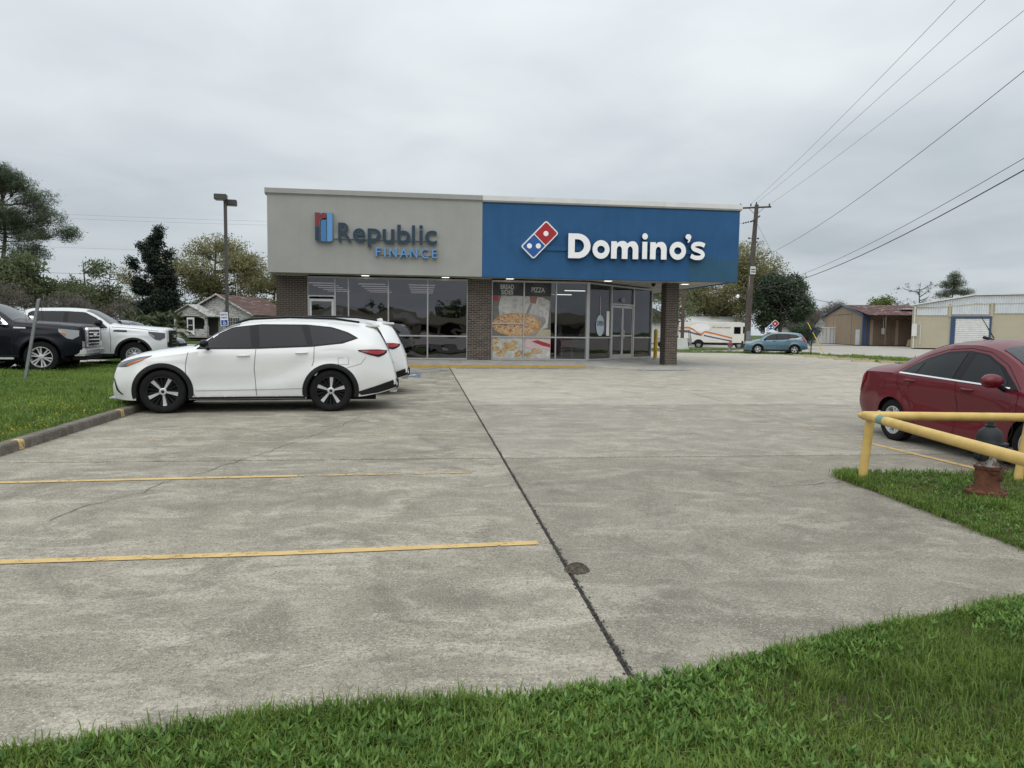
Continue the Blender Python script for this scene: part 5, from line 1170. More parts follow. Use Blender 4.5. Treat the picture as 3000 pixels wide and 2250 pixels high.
def bez(a, b, c, n=7): return [tuple(np.array(a)*(1-t)**2+2*np.array(b)*t*(1-t)+np.array(c)*t*t) for t in np.linspace(0, 1, n)]
def tree(label, loc, H, trunk_r, lobes, leaf, nl, size_, aspect=.55, clump=.5, bark=None, bare=0, seed=0, fork=.35, shell=.55, name='tree', up=.3, wob=.05, per=14, lim=.36):
    """lobes: (dx, dy, z, rx, ry, rz) ellipsoids of foliage; limbs reach from the trunk into each"""
    size = size_*(.62 if bare < .5 else 1); nl = int(nl*(2.3 if bare < .5 else 1)); per *= 1.5
    rng = np.random.default_rng(seed+100); root = thing(name, label, 'tree', (loc[0], loc[1], gz(loc[1])-.1)); br = MB()
    tp = [(0, 0, 0)]
    for k in range(1, 7): tp.append((rng.normal(0, wob)*H*.25*k/6, rng.normal(0, wob)*H*.25*k/6, H*.92*k/6))
    br.tube(tp, [trunk_r*1.25]+[trunk_r*(1-.15*k) for k in range(1, 7)], 8, False)
    cen = []
    wts = np.array([l[3]*l[4]*l[5] for l in lobes])**.75; wts /= wts.sum()
    for li, (dx, dy, z, rx, ry, rz) in enumerate(lobes):
        zt = max(H*fork, min(z-rz*.6, H*.8)); k = min(5, int(zt/(H*.92)*6)); f = zt/(H*.92)*6-k; s = np.array(tp[k])*(1-f)+np.array(tp[k+1])*f
        c = np.array([dx, dy, z]); P = bez(s, (s+c)/2+np.array([0, 0, -.15*np.linalg.norm(c-s)]), c); r0 = max(trunk_r*lim, .035)
        br.tube(P, [r0*(1-.12*i) for i in range(7)], 5, False)
        nc = max(3, int(nl*wts[li]/per)); d = unit(rng.normal(size=(nc, 3))); r = rng.random(nc)**(1-shell); q = c+d*r[:, None]*np.array([rx, ry, rz])
        cen.append(q)
        for i in range(0, nc, 3 if bare < .5 else 1):
            j = rng.integers(2, 6); st = np.array(P[j]); md = (st+q[i])/2+rng.normal(0, .12, 3)*np.linalg.norm(q[i]-st)
            br.tube(bez(st, md, q[i], 4), [r0*.35, r0*.25, r0*.15, r0*.06], 4 if bare < .5 else 3, False)
            if bare >= .5:
                for _ in range(4):
                    e = q[i]+rng.normal(0, .5, 3)*np.array([rx, ry, rz])*.32+np.array([0, 0, .15*rz]); br.tube([tuple(q[i]), tuple((q[i]+e)/2+rng.normal(0, .05, 3)), tuple(e)], [r0*.12, r0*.08, r0*.03], 3, False)
    br.build('trunk', bark or m_bark, root, 60)
    C = np.concatenate(cen); n = int(nl*(1-.75*bare)); k = rng.integers(0, len(C), n); ct = rng.random(len(C))
    Q = C[k]+rng.normal(0, clump*.5, (n, 3))*np.array([1, 1, .75]); Q[:, 2] = np.maximum(Q[:, 2], .3)
    V, T, t = leaf_quads(Q, size, aspect, up, np.clip(.55*ct[k]+.45*rng.random(n), 0, 1), rng)
    obj('crown', np_mesh('crown', V, T, LM[leaf], t), root)
    return root
def blob(n, R, z, rz, seed, spread=1., flat=1., zs=.5):
    """lobes spread through an ellipsoidal crown"""
    r = np.random.default_rng(seed); out = []
    for i in range(n):
        a = i*2.4+r.random(); u = (.35+.65*r.random())*R*spread; zz = z+r.uniform(-1, 1)*rz
        k = 1-.35*abs(zz-z)/max(rz, .1); q = R*r.uniform(.34, .52)
        out.append((math.cos(a)*u*k, math.sin(a)*u*k*.8, zz, q, q*.85, q*zs*flat*r.uniform(.8, 1.2)))
    return out
# left side, in order of depth
pl_ = []; r0 = np.random.default_rng(4)
for i in range(26):
    z = 9.6+i*.42; a = r0.uniform(0, 6.28); q = r0.uniform(2.2, 6.6)*(1-.55*max(0, (z-14)/7)); pl_.append((math.cos(a)*q, math.sin(a)*q*.7, z+r0.normal(0, .3), r0.uniform(1.3, 2.3), 1.5, r0.uniform(.5, .95)))
pl_ = [(a*.95, b, c*.93-.2, d*1.05, e_*1.05, f*1.15) for a, b, c, d, e_, f in pl_]
pl_ += [(-3, 0, 15.5, 2.6, 2, 1.2), (2.6, 0, 12.6, 2.4, 2, 1.0), (-2, 0, 11.5, 2.6, 2, 1.1), (0, 0, 18.2, 2.2, 1.6, 1.0), (.8, 0, 17.3, 2.9, 2, 1.2), (6.6, 0, 11.8, 2.1, 1.5, .9), (5.0, 0, 13.4, 1.9, 1.5, .8), (4.2, 0, 15.6, 1.9, 1.4, .8)]
tree('tall pine with spreading tufted limbs at the far left', (-46.8, 88), 18.6, .42, pl_, 'pine', 24000, .30, .15, .62, m_bark_p, seed=1, fork=.42, shell=.6, name='pine_tree', up=.8, per=20, lim=.2)
tree('broad dark green tree under the tall pine', (-42.6, 80), 9.0, .3, blob(10, 4.6, 5.6, 2.4, 5, zs=.7), 'green', 8500, .24, .6, .7, seed=2, name='broadleaf_tree')
tree('loose green tree just right of the pine trunk', (-36.4, 84), 9.2, .25, blob(9, 4.0, 5.8, 2.6, 6, zs=.65), 'green', 6500, .22, .55, .7, seed=3, name='broadleaf_tree')
for k, (x, y, h, R, lb) in enumerate(((-39.6, 73, 5.6, 3.2, 'brown leafless thicket at the far left behind the dark pickup'), (-34.3, 75, 5.4, 3.2, 'brown twiggy thicket behind the white pickup cab'), (-31.6, 78, 4.6, 2.8, 'low brown thicket left of the palm'))):
    tree(lb, (x, y), h, .12, blob(9, R, h*.55, h*.3, 30+k, zs=.75), 'brown', 4200, .20, .22, .6, m_twig, .3, 40+k, .1, .5, 'thicket')
tree('bare pale tree seen between the thicket and the dark cedar', (-42.0, 104), 9.8, .2, blob(9, 3.6, 6.6, 2.2, 12, zs=.8), 'brown', 500, .16, .3, .5, m_twig, .6, 7, .3, .4, 'bare_tree')
tree('pale olive tree half hidden left of the dark cedar', (-35.6, 98), 8.2, .2, blob(9, 3.6, 5.4, 2.2, 13, zs=.7), 'olive', 3200, .2, .55, .7, m_twig, .2, 8, .2, .45, 'broadleaf_tree')
cd = []
r0 = np.random.default_rng(9)
for i in range(24):
    z = 1.8+i*.43; w = 2.9*(1-(z/13.2)**1.5)+.3; a = r0.uniform(0, 6.28); cd.append((math.cos(a)*w*.62, math.sin(a)*w*.5, z, w*.50, w*.45, 1.15))
cd += [(.7, 0, 11.6, .55, .5, 1.3), (-1.2, .3, 10.2, .6, .5, 1.3), (.1, 0, 10.6, 1.0, .8, 1.0), (-2.3, 0, 8.2, .8, .6, 1.2), (1.5, 0, 9.4, .7, .6, 1.1)]
tree('dense almost black cedar left of the weathered house', (-30.0, 86), 12.2, .3, cd, 'dark', 17000, .22, .45, .4, seed=11, fork=.08, shell=.5, name='cedar_tree', up=.9, per=18)
tree('tall olive oak just leafing out behind the weathered house', (-27.4, 101), 14.6, .4, blob(17, 5.6, 9.2, 4.0, 15, zs=.7), 'olive', 11000, .23, .5, .8, m_bark, .12, 12, .25, .5, 'oak_tree')
tree('lower olive oak beside the left end of the shop building', (-19.8, 100), 10.8, .3, blob(15, 5.2, 6.2, 3.4, 16, zs=.7), 'olive', 9500, .22, .5, .8, m_bark, .15, 13, .25, .5, 'oak_tree')
tree('dark evergreen understorey behind the weathered house roof', (-29.5, 95), 6.6, .2, blob(9, 4.4, 3.4, 1.8, 17, zs=.7), 'mag', 6000, .24, .6, .7, seed=14, fork=.15, name='broadleaf_tree')
# right side
tree('broad olive tree rising above the corner of the shop building', (41.6, 95), 13.0, .42, blob(20, 6.6, 7.8, 3.9, 18, zs=.7)+[(6.4, 0, 10.2, 2.3, 2, 2.2), (7.4, 0, 8.2, 2.0, 2, 2), (-6, 0, 6.5, 2.6, 2, 2.4)], 'olive', 15000, .25, .5, .8, m_bark, .05, 15, .2, .5, 'oak_tree')
tree('dark glossy magnolia behind the wooden utility pole', (46.0, 88), 9.6, .3, blob(15, 3.9, 5.2, 2.9, 19, zs=.75), 'mag', 13000, .25, .55, .6, seed=16, fork=.12, name='magnolia_tree')
tree('grey-brown leafless trees beyond the grey roofed house', (62.6, 112), 9.2, .2, blob(10, 4.4, 5.6, 2.4, 20, zs=.7), 'brown', 5200, .22, .25, .7, m_twig, .15, 17, .2, .45, 'bare_tree')
tree('low grey-brown tree beyond the chimney', (69.5, 116), 7.6, .2, blob(9, 3.8, 4.4, 1.9, 21, zs=.7), 'brown', 4000, .22, .25, .7, m_twig, .15, 18, .2, .45, 'bare_tree')
tree('small dark clipped shrub tree by the street sign', (39.2, 70), 3.1, .09, [(0, 0, 2.1, 1.7, 1.4, .7), (-.9, 0, 1.9, .9, .9, .5), (.9, .2, 1.9, 1.0, .9, .55), (.4, 0, 1.2, .9, .8, .6)], 'mag', 3200, .12, .5, .3, seed=19, fork=.3, name='shrub')
tree('lime green treetop behind the rusty canopy roof', (86.0, 125), 8.4, .25, blob(9, 3.6, 6.0, 1.8, 22, zs=.6), 'lime', 3200, .28, .55, .8, seed=20, name='broadleaf_tree')
tree('small lime treetop left of the rusty canopy roof', (80.6, 130), 7.2, .25, blob(7, 2.2, 5.4, 1.3, 23, zs=.6), 'lime', 1500, .28, .55, .7, seed=21, name='broadleaf_tree')
tree('bare branching tree behind the cream warehouse', (92.8, 125), 12.4, .3, blob(12, 4.6, 8.6, 2.9, 24, zs=.8), 'brown', 900, .2, .3, .5, m_twig, .6, 22, .35, .4, 'bare_tree')
pr_ = [(0, 0, 12.6, 1.5, 1.2, .9), (.8, 0, 11.4, 1.9, 1.5, .8), (-1.4, 0, 11.0, 1.5, 1.3, .8), (2.4, 0, 9.8, 1.8, 1.2, .7), (-2.0, 0, 9.2, 1.6, 1.2, .7), (3.4, 0, 8.8, 1.6, 1.2, .6), (.2, 0, 9.9, 1.6, 1.3, .8)]
tree('dark pine top above the cream warehouse roof', (99.6, 125), 13, .3, pr_, 'pine', 4500, .26, .18, .5, m_bark_p, seed=23, fork=.5, name='pine_tree', up=.8)
tree('shaggy tree seen past the brick corner column', (25.6, 74), 7.6, .2, blob(10, 3.2, 4.9, 2.2, 25, zs=.7), 'green', 2600, .18, .5, .7, m_bark, .2, 24, .25, .4, 'broadleaf_tree')
# woods across the main road behind the viewpoint (they show in the shop glass)
for k, (x, h) in enumerate(((-34, 7), (-20, 8), (-7, 7), (6, 8.5), (19, 7), (32, 8), (46, 7))):
    tree('wooded tree across the main road mirrored in the shop glass, %s from the left' % ['first', 'second', 'third', 'fourth', 'fifth', 'sixth', 'seventh'][k], (x*1.5, -122-4*(k % 2)), h, .3, blob(8, 5.4, h*.55, h*.3, 60+k, zs=.8), 'green', 2600, .42, .6, 1., seed=60+k, name='broadleaf_tree')['group'] = 'woods across the main road'
def palm(label, loc, seed):
    rng = np.random.default_rng(seed); root = thing('palm', label, 'palm', (loc[0], loc[1], gz(loc[1]))); MB().tube([(0, 0, 0), (.05, 0, .7), (0, 0, 1.3)], [.24, .2, .17], 9).build('trunk', m_bark, root, 60)
    Vs, Ts = [], []; ts = []
    for i in range(26):
        a = rng.uniform(0, 6.28); el = rng.uniform(-.5, 1.25); l = rng.uniform(1.0, 1.6); d = np.array([math.cos(a)*math.cos(el), math.sin(a)*math.cos(el), math.sin(el)]); o = np.array([0, 0, 1.35]); h = o+d*l; side = np.cross(d, [0, 0, 1.]); side /= np.linalg.norm(side); tt = rng.random()
        Vs += [o-side*.02, o+side*.02, h]; Ts.append([len(Vs)-3, len(Vs)-2, len(Vs)-1]); ts += [tt]*3
        for j in range(13):
            b = (j-6)/6*1.35; e = (d*math.cos(b)+side*math.sin(b)); tip = h+e*rng.uniform(.75, 1.0)+np.array([0, 0, -.25-.2*abs(b)]); pm = h+e*.5; w = np.cross(e, d+np.array([0, 0, .1])); w = w/(np.linalg.norm(w)+1e-6)*.05
            Vs += [h, pm-w, pm+w, tip]; k = len(Vs)-4; Ts += [[k, k+1, k+2], [k+1, k+3, k+2]]; ts += [tt]*4
    obj('crown', np_mesh('crown', np.array(Vs), np.array(Ts), LM['palm'], np.array(ts)), root)
palm('scruffy fan palm behind the white pickup hood', (-25.9, 70), 3); palm('small drooping fan palm right of its neighbour', (-23.7, 71), 5)

# ------------------------------------------------------------------ neighbouring buildings
def boards_mat(name, c, c2, wear=.5):
    t = NT(name); p = t.obj(); f = t.noise(2.2, 6, .7, p, .5, (1, 1, 6)); g = t.noise(14, 4, .7, p)
    t.set(color=t.mix(t.ramp(t.math('ADD', t.math('MULTIPLY', f, .7), t.math('MULTIPLY', g, .3)), [(wear-.04, 0), (wear+.05, 1)]), c2, c), rough=.85); t.bump(g, .3, .01); return t.m
def rust_mat(name, a, b, c, sc=(1, 1, 1), cut=.5):
    t = NT(name); p = t.obj(); f = t.noise(1.6, 6, .7, p, .4, sc); t.set(color=t.ramp(f, [(cut-.13, a), (cut, b), (cut+.12, c)]), rough=.8, metal=.0); return t.m
m_peel = boards_mat('peeling_white_boards', (.52, .52, .50), (.17, .15, .135), .48); m_rusty = rust_mat('rusted_red_roof', (.060, .030, .022), (.095, .038, .028), (.24, .19, .17), (2.5, .35, 1), .55)
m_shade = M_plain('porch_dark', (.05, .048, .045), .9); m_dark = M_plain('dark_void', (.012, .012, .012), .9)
m_hwin = M_glass_dark('house_window', (.04, .045, .05))
def clap(root, x0, x1, y, z0, z1, gable=None, face=-1, mat=m_peel, axis='x', bh=.19):
    """clapboards, each its own tilted board; gable=(apex_x, apex_z) trims them to the roof"""
    z = z0
    while z < z1-.02:
        a, b = x0, x1
        if gable and z > gable[2]:
            f = (z+bh*.6-gable[2])/(gable[1]-gable[2]); a = x0+(gable[0]-x0)*f; b = x1+(gable[0]-x1)*f
        if b-a > .15:
            h = min(bh, z1-z); o = .03*face
            vs = [(a, y+o, z), (b, y+o, z), (b, y+o*.3, z+h), (a, y+o*.3, z+h), (a, y-o*.5, z), (b, y-o*.5, z), (b, y-o*.5, z+h), (a, y-o*.5, z+h)]
            if axis == 'y': vs = [(yy, xx, zz) for xx, yy, zz in vs]
            MB().add(vs, [(0, 1, 2, 3), (4, 7, 6, 5), (0, 4, 5, 1), (3, 2, 6, 7), (0, 3, 7, 4), (1, 5, 6, 2)]).build('board', mat, root)
        z += bh
hs = thing('weathered_house', 'small weathered white board house with peeling paint and a rusty red roof', 'house', (-22.4, 81, gz(81)), R_(-17))
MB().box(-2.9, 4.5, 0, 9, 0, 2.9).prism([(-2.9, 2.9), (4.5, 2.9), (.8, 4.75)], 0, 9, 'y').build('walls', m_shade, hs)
clap(hs, -2.9, 4.5, -.02, .45, 4.7, (.8, 4.75, 2.9)); clap(hs, 0, 9, 4.52, .45, 2.9, None, 1, axis='y')
for a, b in (((-3.4, 2.62), (.8, 4.80)), ((.8, 4.80), (5.0, 2.62))):
    MB().prism([a, b, (b[0], b[1]+.1), (a[0], a[1]+.1)], -.55, 9.4, 'y').build('roof', m_rusty, hs)
for q in (-3.38, 4.98): pass
MB().prism([(-3.45, 2.56), (.8, 4.78), (5.05, 2.56), (5.05, 2.74), (.8, 4.97), (-3.45, 2.74)], -.62, -.56, 'y').build('bargeboard', m_peel, hs)
w1_ = MB().box(1.6, 3.3, -.09, -.02, 1.15, 2.45).build('window', m_peel, hs)
for a, b in ((1.7, 2.4), (2.48, 3.2)):
    MB().box(a, b, -.10, -.091, 1.24, 2.36).build('pane', m_hwin, w1_)
    for k in (1, 2): MB().box(a+(b-a)*k/3-.02, a+(b-a)*k/3+.02, -.115, -.101, 1.24, 2.36).build('glazing_bar', m_peel, w1_)
    for zz in (1.6, 1.98): MB().box(a, b, -.113, -.1015, zz, zz+.04).build('glazing_bar', m_peel, w1_)
MB().box(-3.1, .75, -2.3, -.03, .25, .45).build('porch_floor', m_walk, hs)
for x in (-2.95, .6): MB().box(x-.17, x+.17, -2.25, -1.9, .45, 1.5).box(x-.11, x+.11, -2.2, -1.95, 1.5, 2.4).build('porch_post', m_peel, hs)
MB().prism([(-3.1, 2.15)]+arc(-1.17, 2.1, 1.6, .38, 180, 0, 12)+[(.75, 2.15), (.75, 2.6), (-1.17, 3.6), (-3.1, 2.6)], -2.2, -2.12, 'y').build('porch_gable', m_peel, hs)
clap(hs, -3.1, .75, -2.24, 2.5, 3.55, (-1.17, 3.6, 2.55))
for a, b in (((-3.5, 2.42), (-1.17, 3.66)), ((-1.17, 3.66), (1.15, 2.42))): MB().prism([a, b, (b[0], b[1]+.09), (a[0], a[1]+.09)], -2.6, -.05, 'y').build('porch_roof', m_peel, hs)
MB().box(-3.0, .7, -.06, -.045, .45, 2.4).build('porch_shade_sheet', m_shade, hs); MB().box(-3.0, .7, -2.18, -2.1, .45, 1.15).build('porch_skirt', m_peel, hs)  # dark sheet over the back wall boards paints in the porch's shade
dr_ = MB().box(-1.5, -.65, -2.30, -2.24, .5, 2.35).build('door', M_plain('white_screen_door', (.7, .7, .69), .5), hs); MB().box(-1.35, -.8, -2.32, -2.301, 1.0, 1.5).box(-1.35, -.8, -2.32, -2.301, 1.58, 2.15).build('pane', m_dark, dr_)
MB().tube([(.5, 4, 4.7), (.5, 4, 6.3)], .03, 5).build('vent_pipe', m_alloy, hs)

m_tan = M_plain('tan_metal', (.30, .225, .155), .65, var=.06, scale=.6, bump=0); m_tan_d = M_plain('brown_metal', (.14, .10, .07), .7, var=.1, scale=.6, bump=0); m_btrim = M_plain('blue_trim', (.03, .06, .13), .5); m_cream = M_plain('cream_block', (.42, .38, .28), .85, var=.06, scale=.5, bump=.3, bscale=12)
m_rust2 = rust_mat('patchy_rusted_roof', (.055, .018, .012), (.10, .032, .024), (.45, .42, .4), (.8, .5, 1), .57); m_ribw = M_plain('white_ribbed_panel', (.55, .58, .60), .6, var=.1, scale=.7, bump=0)
tw = thing('tan_warehouse', 'tan metal warehouse with blue trim and a rusty red canopy roof', 'building', (58.8, 90, -.03), R_(-14.5))
# local x runs along the open canopy side, local y back along the gable end
MB().box(.02, 15, .0, 17, 0, 4.1).prism([(0, 4.1), (17, 4.1), (8.5, 5.55)], .0, 15, 'x').build('walls', m_tan_d, tw)
# ribbed cladding on the gable end that faces left, one sheet after another
nS = 22
for k in range(nS):
    y0, y1 = 17*k/nS, 17*(k+1)/nS; h0 = 4.1+1.45*(1-abs(y0-8.5)/8.5); h1 = 4.1+1.45*(1-abs(y1-8.5)/8.5)
    MB().add([(-.03, y0+.03, 0), (-.03, y1-.03, 0), (-.03, y1-.03, h1), (-.03, y0+.03, h0), (.02, y0, 0), (.02, y1, 0), (.02, y1, h1), (.02, y0, h0)], [(0, 3, 2, 1), (0, 4, 7, 3), (1, 2, 6, 5)]).build('cladding_sheet', m_tan, tw)
for y in (4.4, 12.6): MB().box(-.05, -.02, y-.03, y+.03, .05, 4.3).build('door_track', m_tan_d, tw)
MB().box(-.06, -.02, 4.4, 12.6, 4.24, 4.32).build('door_track', m_tan_d, tw)
for a, b in (((-.3, 4.05), (8.5, 5.6)), ((8.5, 5.6), (17.3, 4.05))): MB().prism([a, b, (b[0], b[1]+.14), (a[0], a[1]+.14)], -.35, -.1, 'x').build('trim', m_btrim, tw)
MB().box(-.07, .3, -.12, .2, 0, 4.1).build('trim', m_btrim, tw); MB().box(.5, .8, -.14, .14, 0, 4.0).build('trim', m_btrim, tw); MB().box(-.06, .02, 1.0, 2.6, 0, 2.1).build('side_door', m_ribw, tw)
MB().prism([(-2.6, 3.95), (8.5, 5.62), (8.5, 5.70), (-2.6, 4.05)], -.2, 15.2, 'x').build('roof', m_rust2, tw); MB().prism([(8.5, 5.62), (17.2, 4.1), (17.2, 4.2), (8.5, 5.70)], -.2, 15.2, 'x').build('roof', m_rust2, tw)
MB().box(5.5, 7.5, 1.5, 4.5, 4.9, 5.0).build('skylight', m_ribw, tw)['label'] = 'pale replacement sheet in the rusty roof'
for k in range(30): MB().box(.9+k*.46, .9+k*.46+.40, -.03, .0, 0, 3.4).build('cladding_sheet', m_tan_d if k % 7 else m_tan, tw)
for x in (2.0, 5.5, 9, 12.5): MB().box(x-.06, x+.06, -2.4, -2.28, 0, 3.95).build('canopy_post', m_tan_d, tw)
for k in range(14): MB().tube([(.4+k, -2.3, 3.9), (.9+k, -2.3, 3.45), (1.4+k, -2.3, 3.9)], .025, 4).build('truss_bar', m_tan_d, tw)
MB().box(2.3, 2.8, -.2, -.04, 1.5, 2.3).build('meter_box', m_alloy, tw); MB().tube([(2.55, -.12, 2.3), (2.55, -.12, 3.8)], .04, 6).build('conduit', m_alloy, tw)

cw = thing('cream_warehouse', 'cream block warehouse with white ribbed panels and a blue-framed roller door', 'building', (54.9, 75, -.02), R_(-39.5))
MB().box(0, 24, .05, 20, 0, 4.75).prism([(0, 4.75), (5.8, 5.8), (24, 5.95), (24, 4.75)], .05, 20, 'y').build('walls', m_cream, cw)
def ribs(x0, x1, z0, z1, zz1, y, nm='ribbed_panel', mat=m_ribw, p=.22):
    n = int((x1-x0)/p)
    for k in range(n):
        a = x0+(x1-x0)*k/n; b = x0+(x1-x0)*(k+1)/n; ha = z1+(zz1-z1)*k/n; hb = z1+(zz1-z1)*(k+1)/n
        MB().add([(a, y, z0), (a+(b-a)*.3, y-.05, z0), (b-(b-a)*.3, y-.05, z0), (b, y, z0), (a, y, ha), (a+(b-a)*.3, y-.05, ha), (b-(b-a)*.3, y-.05, hb), (b, y, hb)], [(0, 1, 5, 4), (1, 2, 6, 5), (2, 3, 7, 6)]).build(nm, mat, cw)
ribs(0, 5.8, 4.55, 4.72, 5.72, .03); ribs(5.8, 18, 4.95, 5.72, 5.85, .03)
for a, b, z0, z1 in ((.4, 3.4, 3.65, 4.45), (3.8, 7.2, 3.75, 4.85), (7.7, 12.3, 3.85, 5.0)): ribs(a, b, z0, z1, z1+.12, .0)
MB().prism([(-.25, 4.70), (5.8, 5.80), (24, 5.95), (24, 6.1), (5.8, 5.95), (-.25, 4.84)], -.25, .02, 'y').build('roof_edge', m_trimw, cw)
MB().prism([(-.25, 4.74), (5.8, 5.84), (24, 5.99), (24, 6.04), (5.8, 5.89), (-.25, 4.79)], .02, 20, 'y').build('roof', m_trimw, cw)
MB().prism([(.1, 4.42), (2, 4.5), (5.8, 4.9), (18, 5.1), (18, 4.98), (5.8, 4.78), (2, 4.4), (.1, 4.32)], -.06, .04, 'y').build('beam', m_cream, cw)
for x in (3.6, 7.45, 12.6): MB().box(x-.12, x+.12, -.05, .04, 3.5, 4.9).build('beam', m_cream, cw)
fr = MB().box(3.75, 4.2, -.1, .04, 0, 3.55).box(7.3, 7.5, -.1, .04, 0, 3.55).box(3.75, 7.5, -.11, .04, 3.3, 3.55).build('door_frame', m_btrim, cw)
rd = MB().box(4.2, 7.3, -.02, .03, 0, 3.3).build('roller_door', m_trimw, cw)
for k in range(16): MB().prism([(-.02, .02+k*.205), (-.065, .06+k*.205), (-.065, .16+k*.205), (-.02, .2+k*.205)], 4.2, 7.3, 'x').build('slat', m_trimw, rd)
MB().tube([(.25, -.15, 0), (.25, -.15, 4.6)], .07, 6).build('downpipe', m_trimw, cw); MB().box(.05, .55, -.3, -.03, 1.3, 2.7).build('meter_box', m_trimw, cw); MB().tube([(.7, -.1, 2.6), (.8, -.1, 3.0), (.9, -.1, 2.6), (.9, -.1, .4)], .04, 6).build('conduit', m_trimw, cw)

m_shing = M_plain('grey_shingle', (.13, .13, .135), .9, var=.2, scale=3, bump=.4, bscale=8); m_sid = M_plain('pale_siding', (.50, .50, .49), .8, var=.08); m_brk2 = M_plain('chimney_brick', (.10, .04, .03), .9, var=.3)
gh = thing('grey_roofed_house', 'low house with grey shingle hip roof and a dark chimney beside the tan warehouse', 'house', (60.6, 112, 0), R_(-30))
MB().box(-2, 9, 0, 8, 0, 2.5).build('walls', m_sid, gh)
MB().add([(-2.5, -.5, 2.4), (9.5, -.5, 2.4), (9.5, 8.5, 2.4), (-2.5, 8.5, 2.4), (1.5, 4, 4.9), (6.5, 4, 4.9)], [(0, 1, 5, 4), (1, 2, 5), (2, 3, 4, 5), (3, 0, 4), (0, 3, 2, 1)]).build('roof', m_shing, gh)
MB().box(6.6, 7.6, 4, 5, 4.2, 5.5).build('chimney', m_brk2, gh); MB().prism([(3.2, 2.45), (5.4, 2.45), (4.3, 3.9)], -.6, 2.0, 'y').build('dormer', m_sid, gh)
for x in (0, 4.5): w_ = MB().box(x, x+1.2, -.06, 0, 1, 2.1).build('window', m_trimw, gh); MB().box(x+.1, x+1.1, -.08, -.061, 1.1, 2.0).build('pane', m_hwin, w_)
MB().box(3.4, 8.5, -9, -5, 2.3, 2.45).build('carport_roof', m_trimw, gh)
for k in range(9): MB().box(3.6+k*.52, 3.6+k*.52+.46, -8.9, -8.85, 0, 2.3).build('fence_panel', m_alloy if k % 2 else m_sid, gh)
wr = thing('white_roofed_shed', 'long low building with a white metal roof behind the snack van', 'building', (33.2, 92, 0), R_(-8))
MB().box(0, 9.5, 0, 6, 0, 2.5).build('walls', m_sid, wr); MB().prism([(-.5, 2.4), (-.5, 2.52), (3, 3.6), (6.5, 2.52), (6.5, 2.4)], -.4, 9.9, 'x').build('roof', m_trimw, wr)
for x in (2, 5.5): w_ = MB().box(x, x+1.1, -.05, 0, 1, 2).build('window', m_trimw, wr); MB().box(x+.1, x+1, -.07, -.051, 1.1, 1.9).build('pane', m_hwin, w_)
sh = thing('pale_house', 'pale sided house with a dark roof just right of the brick column', 'house', (26.6, 84, 0), R_(-18))
MB().box(-3, 4.2, 0, 8, 0, 2.6).build('walls', m_sid, sh); MB().prism([(-3.4, 2.5), (4.6, 2.5), (.6, 4.4)], -.4, 8.3, 'y').build('roof', M_plain('dark_shingle', (.05, .05, .055), .9), sh)
for x in (-2, 1.8): w_ = MB().box(x, x+1.1, -.05, 0, 1, 2).build('window', m_trimw, sh); MB().box(x+.1, x+1, -.07, -.051, 1.1, 1.9).build('pane', m_hwin, w_)
# the strip of shops across the main road, seen mirrored in the glass
st = thing('strip_mall', 'tan strip of shops across the road, seen mirrored in the storefront glass', 'building', (-28, -92, -.2))
MB().box(0, 62, -14, 0, 0, 4.8).build('walls', m_cream, st); MB().box(-.3, 62.3, 0, 2.2, 3.0, 4.6).build('fascia', m_cream, st)
for k in range(12): w_ = MB().box(2+k*5, 6+k*5, 0, .05, .4, 2.7).build('window', m_alu, st); MB().box(2.1+k*5, 5.9+k*5, .051, .08, .5, 2.6).build('pane', m_cg, w_)
for x, wd in ((9, 3), (23, 4), (38, 5)): MB().box(x, x+wd, 2.21, 2.3, 3.5, 4.2).build('sign_board', m_trimw, st)
# ------------------------------------------------------------------ street furniture
m_wood = M_plain('weathered_pole_wood', (.085, .07, .058), .95, var=.3, scale=3, bump=.6, bscale=30); m_steel = M_plain('bronze_pole_paint', (.055, .05, .045), .5); m_galv = M_plain('galvanised_steel', (.28, .29, .30), .5, metal=.6, var=.15); m_wire = M_plain('cable', (.03, .03, .032), .7, bump=0); m_porc = M_plain('dark_insulator', (.03, .022, .02), .3, bump=0)
def span(name, label, a, b, sag, r=.012, n=26, cat='cable', group=None):
    P = [(a[0]+(b[0]-a[0])*t, a[1]+(b[1]-a[1])*t, a[2]+(b[2]-a[2])*t-sag*4*t*(1-t)) for t in np.linspace(0, 1, n)]
    return tag(MB().tube(P, r, 5, False).build(name, m_wire), label, cat, group)
PX, PY = 25.6, 54.0
up_ = thing('utility_pole', 'tall weathered wooden utility pole with crossarm beside the blue crossover', 'utility pole', (PX, PY, gz(PY)))
MB().tube([(-.12, 0, -.5), (-.05, 0, 4), (.12, 0, 8), (.28, 0, 11.55)], [.25, .23, .19, .15], 10).build('pole', m_wood, up_, 60)
ux, uy = .976, -.218      # crossarm direction, square to the main line
def ca(t, z, dx=.25): return (dx+ux*t, uy*t, z)
MB().tube([ca(-1.28, 11.28), ca(1.12, 11.38)], .075, 6).build('crossarm', m_wood, up_)
for t in (-.55, .55): MB().tube([ca(0, 10.75, .22), ca(t, 11.26)], .025, 5).build('arm_brace', m_galv, up_)
for t in (-1.2, -.42, 0, .98): MB().lathe([(.02, 0), (.06, .03), (.045, .08), (.075, .11), (.04, .16), (.05, .2), (0, .22)], 9, 'z', ca(t, 11.42 if t else 11.55)).build('insulator', m_porc, up_, 50)
MB().tube([(-.35, -.5, 10.15), (.75, .4, 10.75)], .06, 6).build('lower_arm', m_wood, up_)
for k in range(5): MB().lathe([(.02, 0), (.07, .03), (.03, .06), (.07, .09), (.0, .14)], 8, 'x', (-.95+k*.2, -.3+k*.02, 10.05+k*.05)).build('insulator', m_porc, up_, 50)
